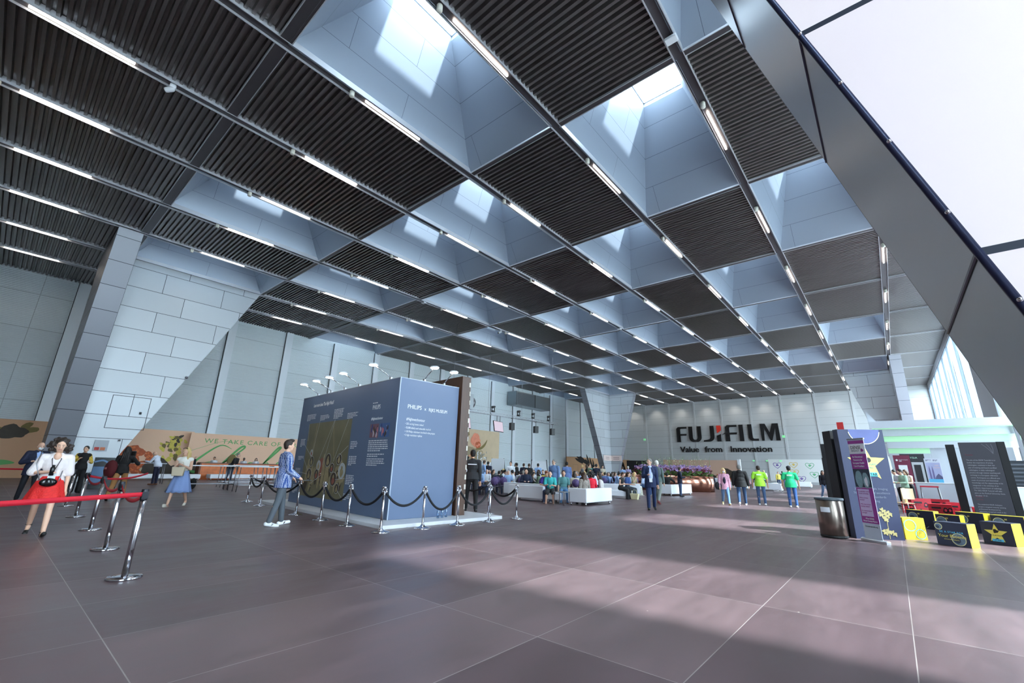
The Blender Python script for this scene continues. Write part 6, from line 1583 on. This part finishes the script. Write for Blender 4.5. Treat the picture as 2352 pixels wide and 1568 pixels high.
CN = {(226, 230, 236): 'white', (150, 180, 220): 'light blue', (26, 32, 54): 'navy', (24, 24, 26): 'black', (120, 126, 130): 'grey', (96, 120, 170): 'denim blue', (200, 190, 170): 'beige', (60, 44, 120): 'purple', (70, 190, 190): 'turquoise', (216, 30, 50): 'bright red', (216, 196, 96): 'yellow', (96, 116, 92): 'green', (170, 160, 200): 'lilac', (180, 120, 130): 'rose'}
used_lab = {}
# px on the horizon, distance, pose, top kind, colour, hair style, hair colour, facing, phrase
w_, lb, nv, bk, gr, dn, bg_, pu, tq, rd, ye, gn, li, ro = list(CN)
CR = [
 # around the front tables, left to right
 (1092, 25.5, 'sit_fwd', w_, 'short', 'black', 'r', 'bent low at the leftmost front table'), (1103, 24.0, 'sit_side', lb, 'short', 'grey', 'c', 'at the leftmost front table'),
 (1119, 25.0, 'sit_up', w_, 'bald', 'grey', 'c', 'bald, at the leftmost front table'), (1130, 26.2, 'sit_side', bk, 'long', 'brown', 'r', 'long brown hair, left front table'),
 (1145, 24.3, 'sit_fwd', nv, 'short', 'black', 'b', 'back turned, left front table'), (1152, 27.3, 'sit_fwd', w_, 'short', 'black', 'r', 'leaning, second front table'),
 (1159, 27.8, 'sit_side', ro, 'long', 'dark', 'l', 'long dark hair, second front table'), (1168, 25.0, 'sit_up', lb, 'bald', 'grey', 'c', 'bald, second front table'),
 (1181, 25.2, 'sit_side', w_, 'short', 'black', 'l', 'dark hair, second front table'), (1200, 24.2, 'sit_fwd', gr, 'short', 'grey', 'b', 'back turned, middle front table'),
 (1205, 27.0, 'sit_up', ro, 'short', 'grey', 'c', 'middle front table'), (1216, 23.8, 'sit_fwd', bk, 'long', 'dark', 'r', 'hunched, right of the grey-shirted back'),
 (1226, 27.2, 'sit_up', w_, 'bob', 'dark', 'c', 'bob hair, behind the hunched one in black'), (1240, 25.0, 'sit_side', gn, 'bob', 'dark', 'l', 'behind the boy in purple'),
 (1247, 28.4, 'sit_up', bk, 'short', 'black', 'c', 'far side of the right front table'), (1254, 26.0, 'sit_fwd', ye, 'short', 'red', 'c', 'facing us, behind the man in turquoise'),
 (1272, 20.6, 'sit_fwd', dn, 'short', 'brown', 'b', 'crossed strap, beside the bearded man'), (1284, 27.5, 'sit_up', w_, 'short', 'white', 'c', 'white hair, right of the standing man in blue'),
 (1291, 28.5, 'sit_side', li, 'bob', 'blond', 'r', 'blond bob, behind the bearded man'), (1310, 26.3, 'sit_side', w_, 'bob', 'red', 'c', 'auburn hair, before the tan board'),
 (1320, 20.2, 'sit_side', bg_, 'bob', 'dark', 'b', 'cream jacket, next to the bearded man'), (1333, 21.8, 'sit_side', bk, 'short', 'dark', 'r', 'hand at chin, behind the corner sofa'),
 # middle and far tables
 (1100, 33.0, 'sit_up', ro, 'long', 'dark', 'c', 'far left table'), (1112, 34.0, 'sit_side', dn, 'short', 'brown', 'r', 'far left table'), (1140, 35.0, 'sit_up', gr, 'short', 'black', 'c', 'far left table'), (1190, 35.0, 'sit_side', lb, 'bob', 'blond', 'l', 'far middle table'), (1226, 36.0, 'sit_up', nv, 'short', 'dark', 'c', 'far middle table'),
 (1258, 37.0, 'sit_side', w_, 'short', 'black', 'l', 'far middle table'), (1346, 30.5, 'sit_side', dn, 'short', 'grey', 'r', 'before the bar table row'), (1379, 28.0, 'sit_side', bk, 'short', 'black', 'l', 'left end of the blue cluster'),
 (1388, 29.0, 'sit_fwd', dn, 'short', 'dark', 'b', 'blue cluster'), (1397, 30.5, 'sit_up', lb, 'short', 'grey', 'c', 'blue cluster'), (1402, 27.5, 'sit_fwd', nv, 'bob', 'dark', 'b', 'blue cluster'), (1409, 31.5, 'sit_side', li, 'long', 'brown', 'r', 'blue cluster'),
 (1413, 28.8, 'sit_fwd', lb, 'short', 'black', 'r', 'blue cluster'), (1421, 33.0, 'sit_up', w_, 'short', 'dark', 'c', 'blue cluster, right'), (1430, 30.0, 'sit_side', gn, 'short', 'dark', 'l', 'right of the blue cluster'), (1436, 34.0, 'sit_up', bk, 'short', 'black', 'c', 'right of the blue cluster'),
 (1441, 29.0, 'sit_fwd', w_, 'long', 'brown', 'b', 'right of the blue cluster'), (1449, 32.0, 'sit_side', nv, 'long', 'dark', 'l', 'before the black partition'), (1396, 38.0, 'sit_up', ro, 'bob', 'red', 'c', 'under the far column'), (1408, 40.0, 'sit_side', w_, 'short', 'black', 'r', 'under the far column'),
 (1381, 40.0, 'sit_up', ye, 'bob', 'blond', 'c', 'left of the far column foot'), (1369, 37.0, 'sit_side', dn, 'short', 'black', 'l', 'left of the far column foot'), (1352, 38.0, 'sit_up', bk, 'short', 'black', 'c', 'behind the bar table row'),
 (1634, 43.5, 'sit_side', nv, 'short', 'grey', 'c', 'on the sofa right of the planter'), (1645, 44.0, 'sit_fwd', w_, 'short', 'dark', 'c', 'on the sofa right of the planter'), (1652, 43.0, 'sit_side', bk, 'bald', 'grey', 'r', 'sofa right of the planter'), (1720, 45.0, 'sit_fwd', ro, 'long', 'dark', 'l', 'right of the man in black hooded jacket'),
 # further rows
 (1321, 29.6, 'sit_up', lb, 'long', 'dark', 'l', 'dark long hair, second row, tan board crowd'),
 (1241, 27.1, 'sit_side', w_, 'ponytail', 'brown', 'l', 'ponytail, near row, mid crowd'),
 (1424, 29.8, 'sit_fwd', lb, 'short', 'dark', 'r', 'dark short hair, second row, far column crowd'),
 (1431, 25.2, 'sit_fwd', gn, 'long', 'brown', 'r', 'brown long hair, near row, far column crowd'),
 (1102, 39.1, 'sit_side', gn, 'bun', 'dark', 'r', 'hair bun, back row, left crowd'),
 (1455, 25.9, 'sit_up', lb, 'short', 'black', 'l', 'black short hair, near row, far column crowd'),
 (1243, 38.0, 'sit_side', nv, 'bob', 'blond', 'c', 'blond bob, back row, mid crowd'),
 (1153, 26.9, 'sit_side', gn, 'bob', 'blond', 'r', 'blond bob, near row, left crowd'),
 (1447, 37.1, 'sit_side', w_, 'short', 'dark', 'r', 'dark short hair, back row, far column crowd'),
 (1386, 27.1, 'sit_fwd', dn, 'bob', 'blond', 'c', 'blond bob, near row, far column crowd'),
 (1151, 30.9, 'sit_fwd', gn, 'short', 'black', 'c', 'black short hair, second row, left crowd'),
 (1181, 37.3, 'sit_side', bg_, 'ponytail', 'brown', 'l', 'ponytail, back row, mid crowd'),
 (1203, 30.9, 'sit_side', lb, 'short', 'grey', 'l', 'grey short hair, second row, mid crowd'),
 (1096, 30.7, 'sit_fwd', gn, 'bob', 'blond', 'b', 'blond bob, second row, left crowd'),
 (1439, 34.5, 'sit_fwd', lb, 'ponytail', 'brown', 'b', 'ponytail, third row, far column crowd'),
 (1315, 34.1, 'sit_fwd', bk, 'short', 'black', 'b', 'black short hair, third row, tan board crowd'),
 (1094, 26.8, 'sit_fwd', w_, 'short', 'dark', 'c', 'dark short hair, near row, left crowd'),
 (1401, 26.9, 'sit_fwd', nv, 'short', 'dark', 'b', 'dark short hair, near row, far column crowd'),
 (1338, 38.3, 'sit_side', gn, 'bob', 'blond', 'b', 'blond bob, back row, tan board crowd'),
 (1316, 27.1, 'sit_side', dn, 'bob', 'dark', 'r', 'dark bob, near row, tan board crowd'),
 (1341, 38.3, 'sit_up', bg_, 'long', 'dark', 'r', 'dark long hair, back row, tan board crowd'),
 (1125, 25.4, 'sit_side', dn, 'short', 'black', 'c', 'black short hair, near row, left crowd'),
 (1377, 26.6, 'sit_side', nv, 'long', 'dark', 'r', 'dark long hair, near row, far column crowd'),
 (1156, 37.2, 'sit_side', ro, 'long', 'dark', 'r', 'dark long hair, back row, left crowd'),
 (1457, 25.1, 'sit_up', ro, 'short', 'grey', 'b', 'grey short hair, near row, far column crowd'),
 (1384, 37.0, 'sit_side', w_, 'bob', 'blond', 'c', 'blond bob, back row, far column crowd'),
 (1312, 30.4, 'sit_side', li, 'short', 'dark', 'c', 'dark short hair, second row, tan board crowd'),
 (1424, 25.4, 'sit_fwd', w_, 'long', 'brown', 'r', 'brown long hair, near row, far column crowd'),
 (1340, 29.5, 'sit_fwd', dn, 'bob', 'blond', 'b', 'blond bob, second row, tan board crowd'),
 (1400, 38.7, 'sit_fwd', bk, 'long', 'dark', 'r', 'dark long hair, back row, far column crowd'),
 (1334, 30.3, 'sit_up', dn, 'long', 'brown', 'r', 'brown long hair, second row, tan board crowd'),
 (1190, 34.7, 'sit_up', gr, 'bun', 'dark', 'r', 'hair bun, third row, mid crowd'),
 (1343, 30.7, 'sit_fwd', lb, 'ponytail', 'brown', 'c', 'ponytail, second row, tan board crowd'),
 (1317, 31.4, 'sit_up', gr, 'bob', 'blond', 'b', 'blond bob, second row, tan board crowd'),
 (1388, 39.0, 'sit_up', lb, 'bob', 'dark', 'b', 'dark bob, back row, far column crowd'),
 (1283, 35.4, 'sit_up', w_, 'bun', 'dark', 'c', 'hair bun, third row, tan board crowd'),
 (1384, 37.8, 'sit_fwd', dn, 'long', 'dark', 'c', 'dark long hair, back row, far column crowd'),
 (1325, 29.3, 'sit_side', ro, 'short', 'grey', 'c', 'grey short hair, second row, tan board crowd'),
 (1448, 33.9, 'sit_side', lb, 'long', 'dark', 'l', 'dark long hair, third row, far column crowd'),
 (1334, 26.2, 'sit_fwd', lb, 'bun', 'dark', 'b', 'hair bun, near row, tan board crowd'),
 (1195, 27.3, 'sit_fwd', w_, 'short', 'dark', 'b', 'dark short hair, near row, mid crowd'),
 (1101, 25.1, 'sit_up', dn, 'ponytail', 'brown', 'r', 'ponytail, near row, left crowd'),
 (1443, 27.2, 'sit_fwd', lb, 'bob', 'dark', 'l', 'dark bob, near row, far column crowd'),
 (1379, 29.4, 'sit_up', lb, 'long', 'brown', 'r', 'brown long hair, second row, far column crowd'),
 # standing
 (1094, 27.5, 'stand_b', gr, 'short', 'dark', 'r', 'standing left behind the booth edge'), (1111, 28.5, 'stand_a', lb, 'short', 'brown', 'r', 'standing, left group'), (1121, 29.5, 'stand_b', nv, 'short', 'black', 'b', 'standing, left group'), (1173, 26.8, 'stand_b', w_, 'short', 'black', 'c', 'bearded, standing mid-crowd'),
 (1187, 30.0, 'stand_b', bk, 'short', 'black', 'l', 'standing far mid-crowd'), (1185, 33.0, 'stand_a', w_, 'bob', 'dark', 'c', 'standing far mid-crowd'), (1203, 29.5, 'stand_b', nv, 'short', 'brown', 'b', 'standing left of the black vest'), (1213, 27.2, 'stand_c', bk, 'short', 'brown', 'b', 'standing, leaning on a table'), (1236, 30.0, 'stand_b', lb, 'short', 'black', 'b', 'standing at the whiteboard'),
 (1302, 28.0, 'stand_b', dn, 'short', 'black', 'b', 'standing, blue suit back'), (1337, 30.5, 'stand_a', gr, 'short', 'blond', 'r', 'standing at the bar tables'), (1353, 29.5, 'stand_b', gn, 'short', 'brown', 'r', 'standing at the bar tables'), (1348, 33.0, 'stand_a', bk, 'bob', 'dark', 'l', 'standing behind the bar tables'), (1364, 31.0, 'stand_b', tq, 'short', 'black', 'b', 'standing at the bar tables'), (1370, 30.0, 'stand_b', nv, 'short', 'black', 'b', 'standing, right end of bar tables'),
 (1430, 33.0, 'stand_b', lb, 'short', 'brown', 'b', 'standing before the narrow tan board'), (1443, 34.5, 'stand_b', li, 'short', 'white', 'b', 'standing before the narrow tan board'), (1384, 36.0, 'stand_a', bg_, 'short', 'black', 'c', 'standing left of the far column foot'),
 (1560, 29.5, 'stand_a', nv, 'short', 'dark', 'r', 'standing before the copper planter'), (1731, 60.0, 'stand_b', bk, 'bald', 'grey', 'c', 'distant, standing by the grey wall'), (1787, 58.0, 'stand_b', ye, 'short', 'dark', 'c', 'distant, standing'), (1797, 61.0, 'stand_b', nv, 'short', 'black', 'b', 'distant, walking away'), (1806, 62.0, 'stand_b', nv, 'bald', 'grey', 'c', 'distant, behind the man in emerald green'), (1755, 50.0, 'stand_b', w_, 'bald', 'grey', 'c', 'mostly hidden behind the man in lime green'),
]
PLACED = []
def settle(px, D, rad):
    for k in range(60):
        for sg in (1, -1):
            d = D + sg * .25 * k
            if d < (29.0 if 1375 < px < 1490 else 23.0): continue
            p = along(px, d)
            if all(math.hypot(p[0] - a, p[1] - b) > (rad + c) for a, b, c in PLACED):
                PLACED.append((p[0], p[1], rad)); return p
    p = along(px, D); PLACED.append((p[0], p[1], rad)); return p
for a in [(-9.5, 15.8, .6), (-9.5, 17.2, .6), (-12.5, 16.1, .9), (-11.3, 16, .6), (-14.3, 18, .9), (-13.2, 18, .8), (*along(1424, DB + .3), .7), (*along(1439, DB + 1.2), .6), (*along(1401, DB + 2.8), .9), (*along(1453, DC + .2), .7), (*along(1474, DC + .9), .5), (*along(1405, DB + .5), .7), (-10.6, 27.8, .9), (-11.1, 19.0, .4)] + [(x, y, .7) for x, y, a_, l_ in BT] + [(x + .8 * math.cos(a_), y + .8 * math.sin(a_), .5) for x, y, a_, l_ in BT] + [(x - .8 * math.cos(a_), y - .8 * math.sin(a_), .5) for x, y, a_, l_ in BT] + [(pc[0] + 3 * t_ * math.cos(.34), pc[1] + 3 * t_ * math.sin(.34), 1.4) for t_ in (-1, -.5, 0, .5, 1)] + [(*along(1273, 21.5), .3)]: PLACED.append(a)
PLACED.append((-11.6, 26.9, .5)); FC = {'c': 0, 'b': PI, 'l': PI / 2, 'r': -PI / 2}
q = random.Random(31)
for px, D, pose, col, hair, hc_, fc, ph in CR:
    seated = pose.startswith('sit')
    pos = settle(px, D, .36 if seated else .28); rz = face_dir(pos, CAMXY) - FC[fc] + q.uniform(-.35, .35)
    top = 'jacket' if col in (nv, bk, dn) and hair in ('short', 'bald') else ('shirt' if q.random() < .7 else 'tshirt')
    G = proto(pose, top, 'trousers', hair)
    base = '%s in %s%s, %s' % ('seated person' if seated else 'person', CN[col], '' if 'row, ' in ph else ' top', ph)
    used_lab.setdefault((seated, CN[col], ph), []).append(px); n_ = len(used_lab[(seated, CN[col], ph)])
    hw = '' if 'row, ' in ph else {'bald': '', 'grey': 'grey-haired ', 'white': 'white-haired ', 'blond': 'blond ', 'red': 'auburn-haired ', 'black': 'black-haired ', 'dark': 'dark-haired ', 'brown': 'brown-haired '}['bald' if hair == 'bald' else hc_]
    lab = hw + base + ('' if n_ == 1 else ', nearer one')
    sk = 'f' if q.random() < .7 else 'm'
    person(lab, pos, rz, POSES[pose], dict(top=top, bottom='trousers', hair=hair), (sk, cloth(col), cloth(q.choice([(28, 28, 34), (40, 50, 76), (70, 86, 120), (80, 76, 72)])), hc_, BLACK), H=1.72 + q.uniform(-.06, .08), group='people in the lounge', face=False, cache=G)
    if seated and px < 1600: put_chair(pos[0], pos[1], rz, 'chair of %s sitter, %s' % (CN[col], ph))
# spare chairs, backs to the camera
for px, D, ph in ((1108, 22.0, 'left front, empty'), (1137, 22.3, 'behind the bald man in navy suit'), (1157, 22.4, 'right of the bald man in navy suit'), (1182, 22.5, 'blue-violet, middle front'), (1196, 22.2, 'middle front row'), (1207, 22.6, 'left of the hunched person in black'), (1246, 23.5, 'behind the sofa end')):
    pos = settle(px, D, .30); put_chair(pos[0], pos[1], face_dir(pos, CAMXY) + PI, 'empty purple backed chair, ' + ph)
def lounge_table(px, D, w, lab):
    w = w * .55; pos = settle(px, D, w * .62); a = face_dir(pos, CAMXY)
    r = thing('lounge_table', lab, 'table', (pos[0], pos[1], 0), a, 'white tables in the lounge')
    m = MB(); m.box(-w / 2, w / 2, -.36, .36, .71, .745); m.build('table_top', WHITE, r)
    for x in (-w / 2 + .08, w / 2 - .08):
        for y in (-.33, .33): m = MB(); m.tube([(x, y, .71), (x, y, 0)], .02, 6); m.build('leg', STEEL2, r)
for px, D, w, lab in ((1110, 26.2, 2.0, 'leftmost'), (1147, 25.8, 1.6, 'second from left'), (1190, 26.2, 1.8, 'third from left'), (1234, 26.6, 1.8, 'fourth, behind the boy in purple'), (1298, 27.4, 2.0, 'before the tan wing board'), (1120, 34.6, 2.0, 'far left'), (1205, 36.0, 2.2, 'far middle'), (1250, 37.5, 2.0, 'far right of middle'), (1396, 29.6, 1.8, 'in the blue cluster'), (1420, 31.5, 1.8, 'right in the blue cluster'), (1440, 31.6, 1.6, 'before the black partition')):
    lounge_table(px, D, w, 'white lounge table, %s' % lab)
t = thing('flip_chart', 'white flip chart on a dark easel in the left crowd', 'flip chart', (*along(1143, 31.0), 0), .6); m = MB(); m.box(-.45, .45, -.02, .02, 1.0, 1.95); m.build('board', WHITE, t)
for s in (-1, 1): m = MB(); m.tube([(s * .42, .02, 1.98), (s * .6, .2, 0)], .025, 6); m.build('leg', BLACK, t)
t = thing('flip_chart', 'white board on easel before the standing person in light blue', 'flip chart', (*along(1238, 31.2), 0), .6); m = MB(); m.box(-.5, .5, -.02, .02, .9, 1.85); m.build('board', WHITE, t)
for s in (-1, 1): m = MB(); m.tube([(s * .5, .02, 1.95), (s * .75, .2, 0)], .025, 6); m.build('leg', BLACK, t)

# named sitters on the sofas, close enough to be built with care
def sitter(lab, x, y, target, z, pose, style, cols, H=1.74, vox=.012):
    pos = (x, y); po = dict(pose); 
    return person(lab, pos, face_dir(pos, target), po, style, cols, H=H, vox=vox)
SS = dict(SIT, seat=.50)
sitter('red-haired boy in purple polo sitting sideways on the long white sofa, looking down', -11.65, 16.15, (-9.2, 13.2), 0, dict(SS, lean=.15, AR=((.3, .5, -.8), (-.5, .9, .0)), AL=((.3, .3, -.9), (-.5, .9, .1)), head=(0, .5)), dict(top='tshirt', bottom='jeans', hair='quiff', shoes=1), ('f', (58, 42, 130), (60, 70, 100), 'red', WHITE))
sitter('balding man in turquoise tshirt and dark shorts using phone on white sofa', -11.05, 15.6, (-8.2, 11), 0, dict(SS, lean=.18, AR=((.15, .4, -1), (-.45, .9, .35)), AL=((.15, .4, -1), (-.45, .9, .3)), head=(0, .45), belly=.02, L=(1.35, 1.35, .12), R=(1.3, 1.25, .1)), dict(top='tshirt', bottom='shorts', hair='fringe', shoes=1), ('f', (64, 186, 186), (46, 46, 50), 'dark', BLACK))
sitter('person in blue jeans and tan sandals behind the low table, lap only', -10.85, 16.3, (-8.0, 12.4), 0, dict(SS, lean=-.05, AR=ARM_DN, AL=ARM_DN, head=(0, .1)), dict(top='tshirt', bottom='jeans', hair='short', shoes=1), ('f', (96, 150, 150), (96, 140, 186), 'brown', MATS['tan_leather']))
r, J = sitter('bearded dark-haired man in white shirt with black chest strap on sofa', -11.1, 19.0, (-6, 13), 0, dict(SS, lean=.05, AR=((.3, .3, -1), (-.6, .8, -.1)), AL=((.3, .3, -1), (-.6, .8, -.1)), head=(-.5, 0), w=1.1, belly=.05), dict(top='shirt', bottom='jeans', hair='short', shoes=1), ('m', (214, 218, 236), (60, 90, 120), 'black', WHITE), H=1.85)
m = MB(); c = J['chest']; m.tube([c + V3(.13, .08, .14), c + V3(0, .155, -.04), c + V3(-.14, .10, -.3)], .016, 6); m.build('chest_strap', BLACK, r); m = MB(); m.ell(J['head'] + J['hR'] @ V3(0, .045, -.068), (.056, .055, .045), J['hR'], 10); m.build('beard', HAIR['black'], r)
sitter('woman with long brown-blond hair and zebra print top on the corner sofa', -9.75, 16.2, (-20, 22), 0, dict(SS, seat=.46, lean=.05, AR=ARM_DN, AL=ARM_DN, head=(.1, .1), w=.95), dict(top='shirt', bottom='trousers', hair='long', shoes=1), ('f', mat('zebra_print', (150, 140, 132), .8, noise=.9, nscale=24), (30, 30, 34), 'brown', BLACK))
sitter('woman with black curly bob in bright red top on the corner sofa', -9.85, 17.0, (-24, 22), 0, dict(SS, seat=.48, lean=.15, AR=((.4, .3, -.9), (-.3, .8, -.1)), AL=ARM_DN, head=(.1, .0), w=1.0), dict(top='shirt', bottom='trousers', hair='curly', shoes=1), ('m', (226, 26, 54), (30, 30, 34), 'black', BLACK))
sitter('woman with long dark hair in pale top at the far end of the corner sofa', -9.9, 17.9, (-30, 10), 0, dict(SS, seat=.44, lean=.1, AR=ARM_DN, AL=ARM_DN, head=(.2, .2), w=.92), dict(top='shirt', bottom='trousers', hair='long', shoes=1), ('f', (206, 200, 196), (30, 30, 34), 'dark', BLACK))
sitter('bald man in navy suit with crossed legs reading on the left white sofa', -14.4, 18.2, (-7, 10), 0, dict(SS, lean=-.05, AR=((.3, .2, -1), (-.6, .8, .0)), AL=((.3, .2, -1), (-.5, .8, .0)), head=(0, .25), L=(1.4, 1.3, .05), R=(1.65, .9, -.1)), dict(top='jacket', bottom='trousers', hair='fringe', shoes=1), ('f', (28, 38, 64), (26, 34, 58), 'white', BLACK), H=1.76)
sitter('dark-haired woman in black sleeveless top and wide trousers on white bench', *along(1424, DB + .35), (6, 22), 0, dict(SS, lean=.15, AR=ARM_FWD2, AL=ARM_FWD2, head=(.1, .25), w=.95), dict(top='sleeveless', bottom='wide', hair='short', shoes=1), ('f', (28, 28, 32), (30, 30, 34), 'brown', mat('lilac_shoe', (190, 176, 190), .5)))
sitter('woman in blue top behind the woman in black on the bench', *along(1439, DB + 1.3), (6, 22), 0, dict(SS, lean=.1, AR=ARM_FWD, AL=ARM_FWD, head=(.4, .1), w=.9), dict(top='tshirt', bottom='trousers', hair='ponytail', shoes=1), ('f', (50, 82, 140), (60, 70, 80), 'brown', BLACK))
sitter('blonde woman in patterned top and leaf print skirt on white sofa', *along(1453, DC + .2), (4, 22), 0, dict(SS, lean=.15, AR=ARM_UP, AL=ARM_FWD, head=(.2, .2), w=.95), dict(top='tshirt', bottom='wide', hair='bob', shoes=1), ('f', mat('muted_print', (150, 140, 110), .8, noise=.7, nscale=20), mat('leaf_print', (206, 204, 190), .8, noise=.5, nscale=16), 'blond', MATS['white_leather']))
sitter('long-haired woman in pale denim left of the walking man in navy suit', *along(1474, DC + .9), (6, 26), 0, dict(SS, lean=.2, AR=ARM_FWD, AL=ARM_FWD, head=(.2, .4), w=.9), dict(top='shirt', bottom='jeans', hair='long', shoes=1), ('f', (170, 186, 214), (70, 96, 140), 'dark', WHITE))
sitter('dark-haired man in black seen from behind on the right white sofa', -10.75, 27.6, (-24, 50), 0, dict(SS, lean=-.1, AR=((.6, .1, -.5), (.1, .5, -.3)), AL=((.6, .1, -.5), (.1, .5, -.3)), w=1.1), dict(top='jacket', bottom='trousers', hair='short', shoes=1), ('m', (24, 24, 28), (24, 24, 30), 'black', BLACK))
r, J = person('tall grey-haired man in blue shirt standing behind the sofas, glancing right', along(1273, 21.5), face_dir(along(1273, 21.5), CAMXY) - .5, dict(STAND, AR=ARM_DN, AL=ARM_DN, head=(-.3, 0), w=1.08), dict(top='jacket', bottom='trousers', hair='short', shoes=1), ('f', (104, 134, 178), (60, 60, 70), 'grey', BLACK), H=1.80, vox=.012)
t = thing('straw_tote', 'cream straw tote bag on the floor beside the woman in black', 'bag', (*along(1455, DB - .1), 0)); m = MB(); m.prism([(-.16, 0), (.16, 0), (.22, .28), (-.22, .28)], -.09, .09, 0, RX90); m.build('bag_body', mat('straw', (222, 212, 170), .7), t, .02); m = MB(); m.tube([(-.12, 0, .27), (-.08, 0, .45), (.08, 0, .45), (.12, 0, .27)], .01, 6); m.build('handle', MATS['straw'], t)
# entrance doors strip on the back wall
for k, x in enumerate((-19.2, -17.3, -15.4)):
    t = thing('exit_sign', 'green pictogram sign over the far doors, %s of three' % ('left', 'middle', 'right')[k], 'sign', (x + 2.2, YB - .45, 3.35), 0, 'green signs over the far doors'); m = MB(); m.box(-.15, .15, -.03, .03, 0, .2); m.build('sign_box', GREEN, t); m = MB(); m.box(-.02, .02, -.01, .44, .1, .14); m.build('bracket', STEEL2, t)
